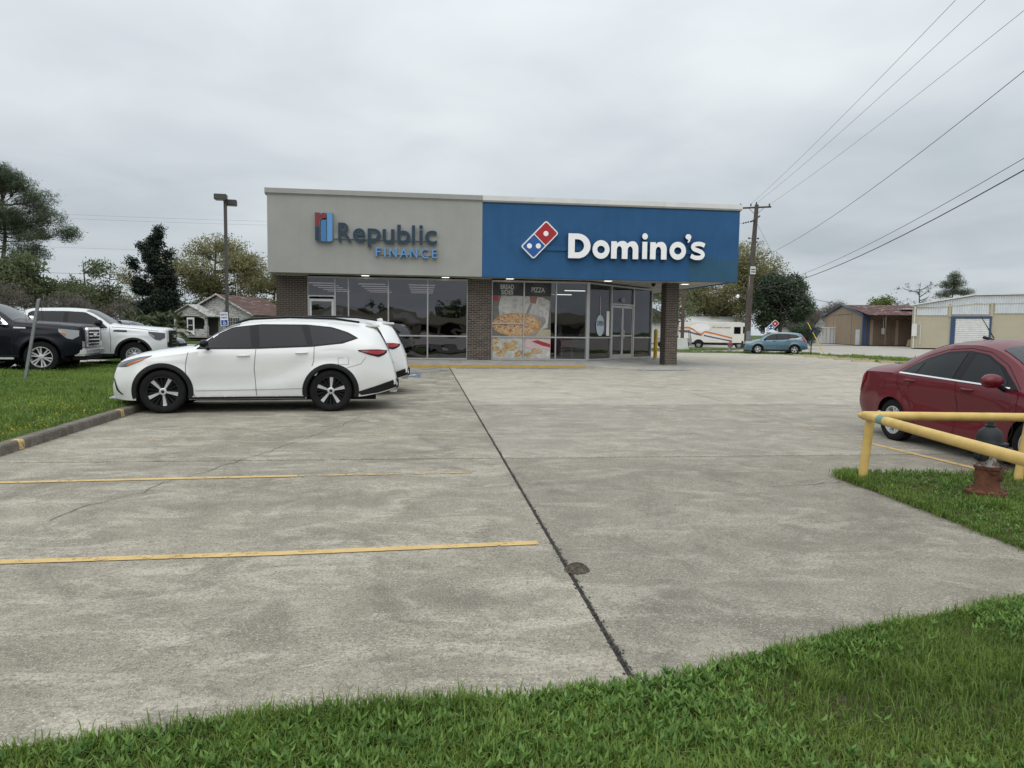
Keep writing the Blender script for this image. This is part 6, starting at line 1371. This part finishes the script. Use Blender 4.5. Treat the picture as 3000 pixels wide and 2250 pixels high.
for z in (8.95, 7.35, 7.0):
    for s in (-1, 1): MB().tube([(.12, 0, z), (.12+s*.36, 0, z)], .03, 5).lathe([(0, -.08), (.07, -.05), (.07, .05), (0, .08)], 8, 'z', (.12+s*.38, 0, z)).build('insulator', m_porc, up_, 50)
la = MB().tube([(.15, 0, 8.0), (.45, -.1, 8.1), (.95, -.25, 8.15)], .03, 6).build('lamp_arm', m_galv, up_, 60)
MB().lathe([(0, .42), (.07, .40), (.08, .2), (.17, .12), (.19, -.06), (.16, -.2), (0, -.24)], 14, 'z', (.98, -.26, 8.1)).build('lamp_head', M_plain('lamp_glass', (.5, .5, .49), .3), la, 50)
lb_ = MB().tube([(-.15, 0, 4.0), (-.5, 0, 4.35), (-.95, 0, 4.42)], .022, 6).build('lamp_arm', m_galv, up_, 60); MB().lathe([(0, .16), (.1, .1), (.13, 0), (.1, -.12), (0, -.16)], 12, 'z', (-1.0, 0, 4.42)).build('lamp_head', m_white, lb_, 50)
MB().box(-.14, .26, -.26, -.18, 6.15, 6.75).build('tag_board', m_trimw, up_)
for z in (6.28, 6.48): MB().box(-.10, .22, -.265, -.261, z, z+.08).build('tag_strip', m_blk, up_)
MB().tube([(-.22, -.1, 0), (-.19, -.1, 3.2), (-.12, -.1, 6)], .045, 6).build('conduit', m_galv, up_); MB().box(-.28, .02, -.36, -.2, .9, 1.7).build('meter_box', m_galv, up_)
NX, NY = 8.35, -7.0
np_ = thing('utility_pole', 'wooden utility pole behind the viewpoint, mirrored in the storefront glass', 'utility pole', (NX, NY, gz(NY))); MB().tube([(0, 0, -.5), (0, 0, 11.6)], [.21, .13], 10).build('pole', m_wood, np_, 60); MB().tube([(-1.2, .3, 11.2), (1.2, -.3, 11.2)], .075, 6).build('crossarm', m_wood, np_)
def pt(t, z, dx=.25): q = ca(t, z, dx); return (PX+q[0], PY+q[1], gz(PY)+q[2])
G = 'overhead lines leaving the utility pole'
span('power_line', 'leftmost of the three thin lines rising from the crossarm to the top edge', pt(-.42, 11.6), (NX-1.15, NY+.3, 11.5), .55, .007, group=G); span('power_line', 'middle of the three thin lines rising from the crossarm', pt(.1, 11.75), (NX+.1, NY, 11.7), .6, .007, group=G); span('power_line', 'rightmost of the three thin lines rising from the crossarm', pt(.98, 11.55), (NX+1.3, NY-.3, 11.3), .6, .007, group=G)
span('power_line', 'single cable sweeping up right from the middle of the pole', pt(.2, 7.35), (NX+.1, NY, 11.4), 1.5, .010, group=G)
span('power_line', 'thick lower cable curving up to the right edge', pt(.2, 5.0), (NX+.1, NY, 9.0), 1.75, .017, group=G); span('power_line', 'thin cable running just above the thick lower one', pt(.2, 5.15), (NX+.1, NY, 9.1), 1.55, .009, group=G)
span('service_drop', 'cable dropping from the pole to the rusty canopy roof', pt(.2, 5.3), (66, 84.5, 4.6), .8, .02); span('service_drop', 'short cable running left behind the shop roof from the pole', pt(-.1, 5.1), (12, 60, 4.2), .5, .016)
span('service_drop', 'thin wire leaving the pole top to the left behind the blue fascia', pt(-.5, 10.2), (6, 66, 9.6), .6, .011); span('service_drop', 'lower thin wire leaving the pole to the left behind the blue fascia', pt(-.2, 7.35), (6, 63, 7.2), .5, .011)
span('guy_wire', 'steep guy wire running from the pole top down to the grass', pt(.1, 10.1), (27.9, 46.9, gz(47)), 0, .010, 8); span('guy_wire', 'lower guy wire running from mid pole down to the grass', pt(.1, 7.2), (27.2, 47.3, gz(47)), 0, .010, 8)
for lb, (ax, ay) in (('yellow guard sleeve on the nearer guy wire', (27.9, 46.9)),):
    d = Vector((PX+.3-ax, PY-ay, 10.1)).normalized(); a = Vector((ax, ay, gz(47))); tag(MB().tube([a+d*.3, a+d*2.9], .028, 8).build('guy_guard', M_plain('yellow_plastic', (.55, .38, .03), .5)), lb, 'guy guard')
for lb, z, y in (('upper faint wire crossing the sky left of the shop', 12.6, 76), ('upper faint wire just under its twin left of the shop', 12.2, 76), ('middle faint wire crossing left of the shop', 9.3, 76), ('lower dark wire passing in front of the left trees', 6.6, 74)):
    span('power_line', lb, (-70, y, z+.5), (-4, y+4, z+.1), .5, .007 if z > 7 else .015)
# second pole seen past the corner column
p2_ = thing('utility_pole', 'slim brown pole standing between the brick column and the snack van', 'utility pole', (23.9, 64, gz(64))); MB().tube([(0, 0, -.3), (0, 0, 5.9)], [.17, .15], 9).build('pole', M_plain('brown_pole', (.10, .07, .055), .9), p2_, 60); MB().tube([(-.5, 0, 5.7), (.5, 0, 5.7)], .05, 6).build('crossarm', m_wood, p2_)
# parking lot light on the left
lp = thing('light_pole', 'bronze square light pole with two shoebox heads left of the shop', 'lamp post', (-9.28, 36, gz(36)-.1))
MB().box(-.065, .065, -.065, .065, 0, 7.55).build('pole', m_steel, lp); MB().box(-.2, .2, -.2, .2, 0, .25).build('base', m_walk, lp)
for dx, dy, a, z in ((-.17, -.12, 4, 7.60), (.17, .30, 8, 7.42)):
    hd = MB().box(-.28, .28, -.2, .2, -.13, .13, .02).build('lamp_head', m_steel, lp, loc=(dx, dy, z), rz=R_(a)); MB().box(-.24, .24, -.16, .16, -.145, -.131).build('lens', m_galv, hd)
MB().box(-.06, .08, -.1, .3, 7.36, 7.46).build('bracket', m_steel, lp)
# reserved parking sign
rs = thing('parking_sign', 'small blue and white reserved parking sign on a post beyond the white crossover', 'sign', (-7.5, 29, gz(29)-.05), R_(-12)); rs.rotation_euler = (0, R_(-3), R_(-12))
MB().box(-.03, .03, 0, .04, 0, 2.1).build('post', m_galv, rs); pl3 = MB().prism(rr_(-.155, .155, 1.44, 1.95, (.02,)*4), -.012, -.002, 'y').build('plate', m_white, rs)
m_hb = M_plain('sign_blue', (.015, .07, .30), .4, bump=0); MB().box(-.13, .13, -.016, -.0125, 1.46, 1.66).build('blue_field', m_hb, pl3)
put(text_mesh('RESERVED', (-.135, .135, 1.83, 1.91), .003, 'lettering', .02), m_hb, pl3, (0, -.013, 0)); put(text_mesh('PARKING', (-.13, .13, 1.71, 1.79), .003, 'lettering', .02), m_hb, pl3, (0, -.013, 0))
MB().prism(arc(0, 1.535, .05, .05, 150, 400, 14)+arc(0, 1.535, .033, .033, 400, 150, 14), -.021, -.017, 'y').prism(arc(-.012, 1.635, .014, .014, 0, 340, 9), -.021, -.017, 'y').box(-.02, -.004, -.021, -.017, 1.55, 1.62).box(-.004, .04, -.021, -.017, 1.55, 1.565).prism([(.03, 1.555), (.045, 1.56), (.07, 1.50), (.055, 1.495)], -.021, -.017, 'y').build('wheelchair_symbol', m_white, pl3)
# leaning channel post on the bank
ln = tag(MB().prism([(-.035, -.02), (.035, -.02), (.035, .0), (.018, .0), (.018, .03), (-.018, .03), (-.018, 0), (-.035, 0)], 0, 2.0, 'z').build('leaning_post', m_galv), 'leaning bare metal sign post on the grass bank', 'post'); ln.location = (-9.16, 17.9, .02); ln.rotation_euler = (R_(2), R_(14), R_(-12))
# hydrants
m_hy_bk = M_plain('faded_black_paint', (.012, .015, .018), .5, spec=.3, var=.5, scale=9, bump=.3); m_hy_rust = M_plain('rusted_iron', (.115, .042, .022), .9, var=.4, scale=14, bump=.6)
def chipped(name, a, b, cut):
    t = NT(name); p = t.obj(); f = t.noise(7, 5, .7, p); t.set(color=t.ramp(f, [(cut-.03, a), (cut+.03, b)]), rough=.75, metal=.1); t.bump(f, .3, .01); return t.m
m_hy_si = chipped('chipped_silver_paint', (.17, .10, .08), (.33, .32, .31), .45)
def hydrant(label, loc, sc, cap, body, low, rz=0):
    h = thing('fire_hydrant', label, 'hydrant', loc, rz); h.scale = (sc,)*3
    MB().lathe([(0, 0), (.19, 0), (.19, .035), (.175, .045), (.19, .05), (.19, .08), (.125, .09), (.115, .12), (.112, .30), (.125, .305), (.125, .33), (.11, .335)], 26, 'z').build('base', low, h, 40)
    for k in range(8): a = k*.785; MB().lathe([(0, .02), (.016, .02), (.016, 0), (.0, 0)], 6, 'z', (.163*math.cos(a), .163*math.sin(a), .08)).build('bolt', low, h)
    MB().lathe([(.108, .335), (.102, .36), (.102, .50), (.125, .52), (.125, .545)], 26, 'z').build('barrel', body, h, 40)
    MB().lathe([(.165, .545), (.165, .575), (.13, .585), (.125, .60), (.12, .64), (.10, .69), (.06, .725), (.045, .735), (.05, .74), (.05, .75), (.03, .755), (.024, .79), (0, .79)], 26, 'z').build('bonnet', cap, h, 40)
    for a, r, l in ((R_(200), .062, .19), (R_(-60), .085, .20), (R_(20), .062, .19)):
        d = Vector((math.cos(a), math.sin(a), 0)); c = Vector((0, 0, .455))
        n_ = MB().tube([c+d*.06, c+d*(l-.05)], r*.8, 16).build('outlet', body, h, 40); MB().tube([c+d*(l-.06), c+d*(l-.045), c+d*l, c+d*(l+.01)], [r, r*1.05, r, r*.6], 16).tube([c+d*l, c+d*(l+.045)], .02, 5).build('outlet_cap', cap, n_, 40)
    ch = MB()
    for (a0, a1, sag) in ((R_(200), R_(300), .13), (R_(-60), R_(-95), .20)):
        k = 22
        for i in range(k):
            t = i/(k-1); a = a0+(a1-a0)*t*(1 if a1 > a0 else 1); r = .19-.06*math.sin(math.pi*t); z = .40-sag*math.sin(math.pi*min(1, t*.9+.05)); ch.lathe([(.006, -.004), (.011, 0), (.006, .004)], 6, 'z' if i % 2 else 'x', (r*math.cos(a), r*math.sin(a), z))
    ch.build('chain', m_hy_rust, h)
    return h
hydrant('old fire hydrant with black bonnet, chipped silver barrel and rusty base', (5.50, 6.30, gz(6.3)+.0), .96, m_hy_bk, m_hy_si, m_hy_rust, R_(8))
hydrant('small far red and silver fire hydrant in front of the snack van', (25.0, 56, gz(56)), 1.15, M_plain('faded_red_paint', (.28, .05, .05), .6, var=.2), m_galv, m_galv)
# yellow pipe guard rail
def pipe_paint():
    t = NT('yellow_pipe_paint'); p = t.obj(); f = t.noise(2.6, 5, .65, p, .3); g = t.noise(1.1, 2, .5, p)
    c = t.ramp(t.noise(5, 4, .6, p), [(.3, (.50, .335, .09)), (.7, (.66, .46, .16))]); c = t.mix(t.ramp(f, [(.68, 0), (.71, 1)]), c, (.14, .24, .19)); c = t.mix(t.ramp(t.noise(9, 5, .7, p, 0, (.5, 1, 1)), [(.64, 0), (.7, .6)]), c, (.20, .12, .04))
    t.set(color=c, rough=.5, spec=.4); t.bump(t.noise(40, 3, .6, p), .12, .004); return t.m
m_pipe = pipe_paint()
gr = thing('guard_rail', 'yellow painted pipe guard rail around the old hydrant', 'guard rail', (0, 0, 0)); zr_ = .525; r_ = .047
g0 = gz(7)
MB().tube([(4.72, 7.12, g0-.1), (4.79, 7.12, zr_-.03)], r_*.98, 18).build('post', m_pipe, gr, 50); MB().tube([(6.45, 6.98, g0-.1), (6.56, 6.98, zr_-.03)], r_*.98, 18).build('post', m_pipe, gr, 50)
MB().tube([(4.74, 7.18, zr_), (6.55, 7.00, zr_-.002), (6.60, 6.99, zr_-.002)], r_, 18).build('rail', m_pipe, gr, 50)
MB().lathe([(0, -r_*.7), (r_*.7, -r_*.6), (r_, 0), (r_*.7, r_*.6), (0, r_*.7)], 14, 'z', (4.745, 7.20, zr_)).build('end_cap', m_pipe, gr, 60)
MB().tube([(4.755, 7.16, zr_+.004), (4.52, 6.0, zr_+.004), (4.05, 3.55, zr_+.004)], r_, 18).build('rail', m_pipe, gr, 50)
MB().tube([(4.10, 3.8, g0-.1), (4.10, 3.8, zr_-.03)], r_*.98, 18).build('post', m_pipe, gr, 50)
o = MB().tube([Vector((4.755, 7.16, zr_+.004)).lerp(Vector((4.52, 6.0, zr_+.004)), t) for t in (.30, .42)], r_+.0015, 18, False).build('bare_patch', chipped('green_primer', (.15, .26, .20), (.21, .32, .25), .5), gr, 50); o['label'] = 'green primer showing where the yellow paint has flaked off'
# bollard
bo = thing('bollard', 'round yellow steel bollard beside the glass entrance', 'bollard', (10.42, 31.2, .2)); MB().lathe([(.085, 0), (.085, 1.22), (.07, 1.28), (.035, 1.31), (0, 1.32)], 20, 'z').build('shaft', M_plain('bollard_yellow', (.50, .32, .02), .55, var=.15, scale=4), bo, 50); MB().lathe([(.12, 0), (.12, .015), (.08, .02)], 20, 'z').build('collar', m_walk, bo, 50)
# wheel stops
m_stop = chipped('worn_yellow_concrete', (.36, .32, .24), (.52, .36, .10), .55); lbs = ['farthest worn yellow wheel stop, next to the blue crossover', 'second farthest yellow wheel stop on the far edge', 'third wheel stop from the blue crossover', 'fourth wheel stop from the blue crossover', 'fifth wheel stop, ahead of the red sedan roof', 'nearest wheel stop, half hidden by the red sedan']
for k, (x, y) in enumerate(((25.75, 45.4), (25.2, 43.0), (24.65, 40.4), (23.9, 37.5), (23.15, 34.7), (23.3, 32.6))):
    o = tag(MB().prism([(-.09, 0), (-.06, .11), (.06, .11), (.09, 0)], -.9, .9, 'x').build('wheel_stop', m_stop), lbs[k], 'wheel stop', 'wheel stops along the far edge'); o.location = (x, y, gz(y)+.002); o.rotation_euler = (0, 0, R_(-24+k*2))
# traffic and street name signs
ss = thing('speed_sign', 'white speed limit 20 sign above the blue crossover', 'sign', (30.3, 60, gz(60)), R_(-28)); MB().box(-.03, .03, 0, .05, 0, 2.0).build('post', m_galv, ss); pq = MB().box(-.3, .3, -.02, -.003, 1.25, 2.05).build('plate', m_white, ss); put(text_mesh('20', (-.2, .2, 1.33, 1.68), .004, 'lettering', .03), m_blk, pq, (0, -.021, 0)); put(text_mesh('SPEED', (-.2, .2, 1.88, 1.98), .004, 'lettering', .02), m_blk, pq, (0, -.021, 0)); put(text_mesh('LIMIT', (-.2, .2, 1.74, 1.84), .004, 'lettering', .02), m_blk, pq, (0, -.021, 0))
sn = thing('street_sign', 'dark street name sign on a thin post right of the blue crossover', 'sign', (26.5, 46.3, gz(46)), R_(-20)); MB().tube([(0, 0, 0), (0, 0, 1.95)], .035, 8).build('post', m_blk, sn); MB().box(-.12, .42, -.012, .012, 1.62, 1.78).build('name_plate', M_plain('navy_plate', (.02, .03, .10), .5), sn)
# ant mound on the joint
an = MB(); rr = random.Random(4); nR, nA = 7, 22
vs = [(0, 0, .042)]
for i in range(1, nR+1):
    for j in range(nA): t = i/nR; a = 2*math.pi*j/nA; q = .085*t*(1+rr.uniform(-.06, .06)); vs.append((q*math.cos(a), q*math.sin(a), .042*(1-t**2.2)+rr.uniform(-.004, .004)*(t < 1)))
an.add(vs, [(0, 1+j, 1+(j+1) % nA) for j in range(nA)]+[(1+(i-1)*nA+j, 1+i*nA+j, 1+i*nA+(j+1) % nA, 1+(i-1)*nA+(j+1) % nA) for i in range(1, nR) for j in range(nA)])
for k in range(500):
    t = rr.random()**.6; a = rr.random()*6.28; x, y, z = .085*t*math.cos(a), .085*t*math.sin(a), .042*(1-t**2.2); s = rr.uniform(.002, .005); an.add([(x+s, y, z), (x-s*.5, y+s*.8, z), (x-s*.5, y-s*.8, z), (x, y, z+s*1.3)], [(0, 1, 3), (1, 2, 3), (2, 0, 3)])
o = tag(an.build('ant_mound', M_plain('mound_earth', (.085, .07, .052), .95, var=.5, scale=40, bump=.6)), 'small round ant mound sitting on the pavement joint', 'ant mound'); o.location = (1.04, 4.62, gz(4.62))

# far bits beyond the column
jp = thing('old_jeep', 'grey open-framed off-roader with white wheels, half hidden by the brick column', 'car', (22.4, 67, gz(67)), R_(-15)); pj = M_paint('grey_jeep_paint', (.30, .31, .32))
MB().box(0, 1.3, -.75, .75, .55, 1.02, .05).box(1.3, 3.3, -.78, .78, .45, 1.0, .04).build('body', pj, jp, 40); MB().tube([(1.3, -.7, 1.0), (1.55, -.7, 1.7), (3.1, -.7, 1.75), (3.2, -.7, 1.0)], .04, 6).tube([(1.3, .7, 1.0), (1.55, .7, 1.7), (3.1, .7, 1.75), (3.2, .7, 1.0)], .04, 6).build('roll_cage', m_blk, jp)
for x in (.6, 2.7):
    for s in (-1, 1): w_ = MB().lathe([(.2, -.1), (.36, -.1), (.38, 0), (.36, .1), (.2, .1)], 22, 'y', (0, 0, 0)).build('wheel', m_tyre, jp, 40, loc=(x, s*.72, .38)); MB().lathe([(.21, s*.06), (.1, s*.09), (.0, s*.09)], 18, 'y').build('rim', m_white, w_, 40)
gcx = make_compact('crossover', 'dark green car parked far behind the brick column', M_paint('dark_green_paint', (.01, .035, .028)), crv, (28.6, 80, 0), R_(-20))
tk = thing('white_cabinet', 'white tapered utility cabinet on the grass right of the brick column', 'cabinet', (22.75, 60.8, gz(60)), R_(-20)); MB().prism([(-.55, 0), (.55, 0), (.4, 1.0), (-.5, 1.05)], -.3, .3, 'y').build('housing', m_trimw, tk); MB().box(-.58, .58, -.33, .33, -.05, .06).build('plinth', m_walk, tk)
for k, (x, y, l) in enumerate(((64.2, 86.2, 'leftmost yellow concrete block under the rusty canopy'), (64.9, 85.9, 'second yellow concrete block under the rusty canopy'), (67.4, 84.9, 'yellow concrete block nearest the cream warehouse'))):
    o = tag(MB().prism([(-.35, 0), (.35, 0), (.18, .85), (-.18, .85)], -.3, .3, 'y').build('concrete_block', m_stop), l, 'barrier', 'yellow blocks under the canopy'); o.location = (x-1.2, y, -.03); o.rotation_euler = (0, 0, R_(-20))

# ------------------------------------------------------------------ window posters (flat print on the glass)
def photo_mat(name, stops, scale, det=5, dist=1., rough=.5, voro=False):
    t = NT(name); p = t.pos()
    if voro: v = t.n('ShaderNodeTexVoronoi'); v.inputs['Scale'].default_value = scale; t.l(p, v.inputs['Vector']); f = t.math('ADD', t.math('MULTIPLY', v.outputs['Distance'], .8), t.math('MULTIPLY', t.noise(scale*1.3, det, .7, p), .45))
    else: f = t.noise(scale, det, .65, p, dist)
    t.set(color=t.ramp(f, stops), rough=rough); return t.m
m_pz = photo_mat('pizza_print', [(.34, (.13, .03, .022)), (.43, (.30, .10, .06)), (.50, (.44, .27, .13)), (.57, (.50, .40, .22)), (.68, (.55, .48, .32))], 13, 7, 1.6); m_crust = photo_mat('crust_print', [(.35, (.20, .09, .03)), (.5, (.38, .22, .08)), (.65, (.48, .34, .16))], 11, 7)
m_paper = photo_mat('paper_print', [(.35, (.24, .23, .22)), (.5, (.38, .37, .35)), (.65, (.46, .45, .43))], 3.2, 6, 1.5); m_grayp = photo_mat('grey_wall_print', [(.3, (.085, .08, .072)), (.7, (.15, .145, .13))], 1.5); m_blackp = M_plain('black_print', (.016, .016, .018), .5, bump=0); m_charp = M_plain('charcoal_print', (.035, .034, .034), .5, bump=0); m_steelp = photo_mat('pan_print', [(.3, (.16, .16, .155)), (.7, (.27, .265, .255))], 3); m_cloth = photo_mat('cloth_print', [(.35, (.32, .31, .29)), (.65, (.50, .49, .46))], 5, 6, 1.2); m_woodp = photo_mat('board_print', [(.3, (.30, .25, .17)), (.7, (.42, .36, .26))], 4); m_redp = M_plain('red_print', (.30, .02, .025), .5, bump=0); m_pinkp = M_plain('pink_print', (.50, .38, .38), .5, bump=0); m_lett = M_plain('pale_lettering', (.42, .42, .41), .5, bump=0); m_breadp = photo_mat('bread_print', [(.35, (.22, .13, .055)), (.5, (.38, .26, .12)), (.65, (.50, .40, .22))], 10, 6); m_rollp = photo_mat('stuffed_roll_print', [(.3, (.12, .07, .04)), (.5, (.35, .2, .1)), (.7, (.5, .4, .22))], 14, voro=True)
def clip(poly, x0, x1, z0, z1):
    def cut(P, f, g):
        out = []
        for i in range(len(P)):
            a, b = P[i], P[(i+1) % len(P)]; fa, fb = f(a), f(b)
            if fa: out.append(a)
            if fa != fb: out.append(g(a, b))
        return out
    for k, v, s in ((0, x0, 1), (0, x1, -1), (1, z0, 1), (1, z1, -1)):
        if not poly: return poly
        poly = cut(poly, lambda p: (p[k]-v)*s >= 0, lambda a, b: tuple(a[j]+(b[j]-a[j])*((v-a[k])/((b[k]-a[k]) or 1e-9)) for j in (0, 1)))
    return poly
def poster(label, x0, x1, layers, texts):
    t = thing('window_poster', label, 'poster', (0, YW+.036, 0))
    for i, (nm, poly, mat) in enumerate(layers):
        q = clip(poly, x0, x1, .315, 3.2)
        if len(q) < 3: continue
        y = -i*.0009; MB().prism(q, y-.0005, y, 'y').build(nm, mat, t)
    for s, box in texts: put(text_mesh(s, box, .001, 'lettering', .02), m_lett, t, (0, -len(layers)*.0009-.001, 0))
rect = lambda a, b, c, d: [(a, c), (b, c), (b, d), (a, d)]
rz_ = random.Random(8)
def lump(cx, cz, rx, rz2, a=0): return rot2([(u, v) for u, v in [(rx*math.cos(k)*(1+.08*math.sin(3*k+cx*9)), rz2*math.sin(k)*(1+.1*math.cos(2*k+cz*7))) for k in np.linspace(0, 6.28, 22)[:-1]]], (cx, cz), a)
pz = arc(3.58, 1.60, .94, .45, 0, 350, 40); pz2 = arc(3.58, 1.615, .86, .40, 0, 350, 40)
base = [('wall_print', rect(2.6, 5, .3, 3.25), m_grayp), ('flour_paper_print', [(2.95, 1.7), (2.88, 2.3), (2.98, 2.72), (4.55, 2.66), (4.86, 2.5), (4.78, 1.5), (4.2, 1.35), (3, 1.3)], m_paper), ('red_sleeve_print', rect(2.62, 2.86, 2.5, 2.72), m_redp),
        ('board_print', [(3.7, 1.14), (4.95, 1.10), (4.95, 1.42), (4.3, 1.45)], m_woodp), ('pan_print', [(3.3, 1.2), (4.3, 1.15), (4.72, 1.72), (4.66, 1.9), (3.9, 2.02)], m_steelp), ('cutter_handle_print', [(3.92, 2.0), (4.02, 1.98), (4.24, 2.52), (4.14, 2.56)], m_steelp), ('hand_print', [(4.10, 2.45), (4.3, 2.4), (4.4, 2.75), (4.05, 2.75)], M_plain('hand_print_tone', (.22, .11, .085), .5, bump=0)),
        ('crust_print', pz, m_crust), ('pizza_print', pz2, m_pz), ('cloth_print', rect(2.6, 5, .3, 1.135), m_cloth), ('box_print', [(3.86, .75), (4.95, .62), (4.95, 1.06), (3.9, 1.10)], m_pinkp), ('box_stamp_print', [(4.15, .98), (4.6, .80), (4.9, .75), (4.88, .88), (4.4, 1.02)], m_redp),
        ('roll_print', lump(2.72, .98, .2, .17), m_rollp), ('bread_print', lump(3.48, .90, .17, .11, .4), m_breadp), ('bread_print', lump(2.78, .68, .15, .1), m_breadp), ('bread_print', lump(3.22, .82, .15, .12, -.5), m_breadp), ('bread_print', lump(3.10, .62, .2, .11, .3), m_breadp), ('bread_print', lump(3.42, .70, .19, .1), m_breadp), ('bread_print', lump(2.95, .46, .16, .08, -.2), m_breadp), ('bread_print', lump(3.68, .50, .2, .1, .6), m_breadp), ('bread_print', lump(4.35, .60, .22, .1, -.1), m_breadp), ('bread_print', lump(4.05, .46, .15, .09), m_breadp), ('header_print', rect(2.6, 5, 2.70, 3.3), m_blackp), ('header_fold_print', [(2.75, 3.25), (3.75, 3.25), (3.4, 2.72), (3.05, 2.72)], m_charp), ('header_fold_print', lump(4.42, 2.95, .3, .26), m_charp)]
poster('BREAD SIDES window poster with half a pizza and bread bites', 2.66, 3.823, base, (('BREAD', (2.946, 3.461, 2.935, 3.11)), ('SIDES', (2.972, 3.433, 2.735, 2.905))))
poster('PIZZA window poster with half a pizza and a pink box', 3.877, 4.90, base, (('PIZZA', (4.133, 4.648, 2.84, 3.025)),))
# lettering on the glass
dl = tag(put(text_mesh('6402-1', (0, .36, 0, .17), .002, 'street_number', .01), m_lett, None, (0, 0, 0), 'street_number'), '6402-1 street number over the glass double doors', 'street number'); q_ = on(1.78+.76); dl.location = (q_[0]+.02, q_[1]-.02, 2.61); dl.rotation_euler = (0, 0, R_(45))
rg = thing('door_lettering', 'white Republic lettering and logo on the left glass door', 'lettering', (0, YW+.024, 0)); put(text_mesh('Republic', (-3.72, -3.30, 1.36, 1.50), .002, 'lettering', .02), m_white, rg, (0, 0, 0)); MB().box(-3.84, -3.80, -.002, 0, 1.38, 1.52).box(-3.79, -3.75, -.002, 0, 1.38, 1.55).build('logo', m_white, rg)
# inside the shops
G2 = 'ceiling lights inside the left shop'; lt = None
for i in range(3):
    for j in range(5):
        x = -3.9+i*1.95; y = 28.7+j*1.55
        if lt is None:
            lt = thing('ceiling_light', 'white fluorescent strip glowing on the ceiling behind the left shop glass', 'light', (x, y, 3.1), 0, G2); MB().box(-.55, .55, -.04, .04, .03, .09).build('housing', m_ceil, lt); MB().box(-.52, .52, -.02, .02, .0, .029).build('tube', M_emit('fluorescent_tube', (1, 1, .97), 1.8), lt)
        else: c = copy_tree(lt); c.location = (x, y, 3.1)
        (lt if i == j == 0 else c)['label'] = '%s fluorescent ceiling strip from the glass, %s column, in the left shop' % (['first', 'second', 'third', 'fourth', 'fifth'][j], ['left', 'middle', 'right'][i])
G3 = 'ceiling lights inside the pizza shop'
for k, (x, y) in enumerate(((3.6, 29.5), (3.6, 33), (6.6, 30.5), (6.6, 34), (8.6, 33))): c = copy_tree(lt); c.location = (x, y, 3.1); c['group'] = G3; c['label'] = 'fluorescent ceiling strip in the pizza shop, ' + ['near the posters', 'far back behind the posters', 'near the doors', 'far back behind the doors', 'deep in the right corner'][k]
m_rchair = M_plain('red_chair', (.22, .01, .015), .4, bump=0)
def chair(label, x, y, rz):
    t = thing('chair', label, 'chair', (x, y, .237), rz); MB().box(-.22, .22, -.22, .22, .43, .47, .01).build('seat', m_rchair, t); MB().box(-.22, .22, .2, .24, .55, .92, .01).build('backrest', m_rchair, t)
    for a in (-.19, .19):
        for b in (-.19, .19): MB().tube([(a, b, 0), (a, b, .44 if b < 0 else .6)], .014, 6).build('leg', m_chrome, t)
chair('red chair behind the glass beside the corner post', 5.75, 28.2, R_(160)); chair('red chair behind the glass left of the double doors', 7.0, 29.0, R_(200))
af = thing('floor_sign', 'wooden A-frame stand behind the glass at the right end of the entrance', 'sandwich board', (9.35, 31.6, .237), R_(30)); m_pine = M_plain('pine_board', (.30, .21, .12), .7)
for s in (-1, 1): MB().add([(-.32, s*.22, 0), (.32, s*.22, 0), (.25, s*.04, 1.0), (-.25, s*.04, 1.0), (-.32, s*.25, 0), (.32, s*.25, 0), (.25, s*.07, 1.0), (-.25, s*.07, 1.0)], [(0, 1, 2, 3), (4, 7, 6, 5), (0, 4, 5, 1), (1, 5, 6, 2), (2, 6, 7, 3), (3, 7, 4, 0)]).build('panel', m_pine, af)
sv = thing('service_counter', 'pale service counter at the back of the pizza shop', 'counter', (5.2, 33.4, .237)); MB().box(-2.2, 2.6, 0, .6, 0, 1.02).build('cabinet', m_sid, sv); MB().box(-2.3, 2.7, -.06, .66, 1.021, 1.07).build('worktop', m_tan_d, sv)
mb_ = thing('menu_board', 'row of menu panels above the pizza shop counter', 'menu', (5.2, 36.5, 2.1)); 
for k in range(4): MB().box(-2.2+k*1.2, -1.1+k*1.2, -.05, 0, 0, .7).build('panel', M_plain('menu_panel', (.3, .3, .31), .5), mb_)
wc = thing('water_cooler', 'blue drinks cooler behind the end pane of the entrance', 'cooler', (9.35, 32.9, .237)); MB().box(-.3, .3, -.3, .3, 0, 1.5, .02).build('cabinet', m_hb, wc); MB().box(-.24, .24, -.32, -.301, .2, 1.3).build('door', m_cg2, wc)
os_ = thing('open_sign', 'oval OPEN sign hanging behind the glass left of the doors', 'sign', (on(.95)[0]-.018, on(.95)[1]+.018, 0), R_(45)); MB().prism(arc(0, 1.62, .30, .42, 0, 350, 30), -.012, .0, 'y').build('plate', M_plain('pale_blue_plate', (.42, .50, .56), .5, bump=0), os_); put(text_mesh('OPEN', (-.25, .25, 1.60, 1.80), .003, 'lettering', .02), m_navy, os_, (0, -.013, 0)); MB().tube([(0, 0, 2.04), (0, 0, 2.75)], .012, 6).build('hanger', m_alloy, os_)
nt_ = tag(MB().box(0, .22, -.004, 0, .0, .98).build('notice', m_white), 'tall white notice taped beside the double doors', 'notice'); q_ = on(1.45); nt_.location = (q_[0]-.02, q_[1]+.02, 1.22); nt_.rotation_euler = (0, 0, R_(45))
cam_ = thing('security_camera', 'small dark dome camera under the soffit left of the brick column', 'camera', (8.9, 27.1, ZS)); MB().tube([(0, 0, .02), (0, 0, -.05)], .03, 8).build('mount', m_trimw, cam_); MB().lathe([(.08, -.04), (.08, -.08), (.06, -.14), (0, -.17)], 14, 'z').build('dome', m_gloss, cam_, 50)
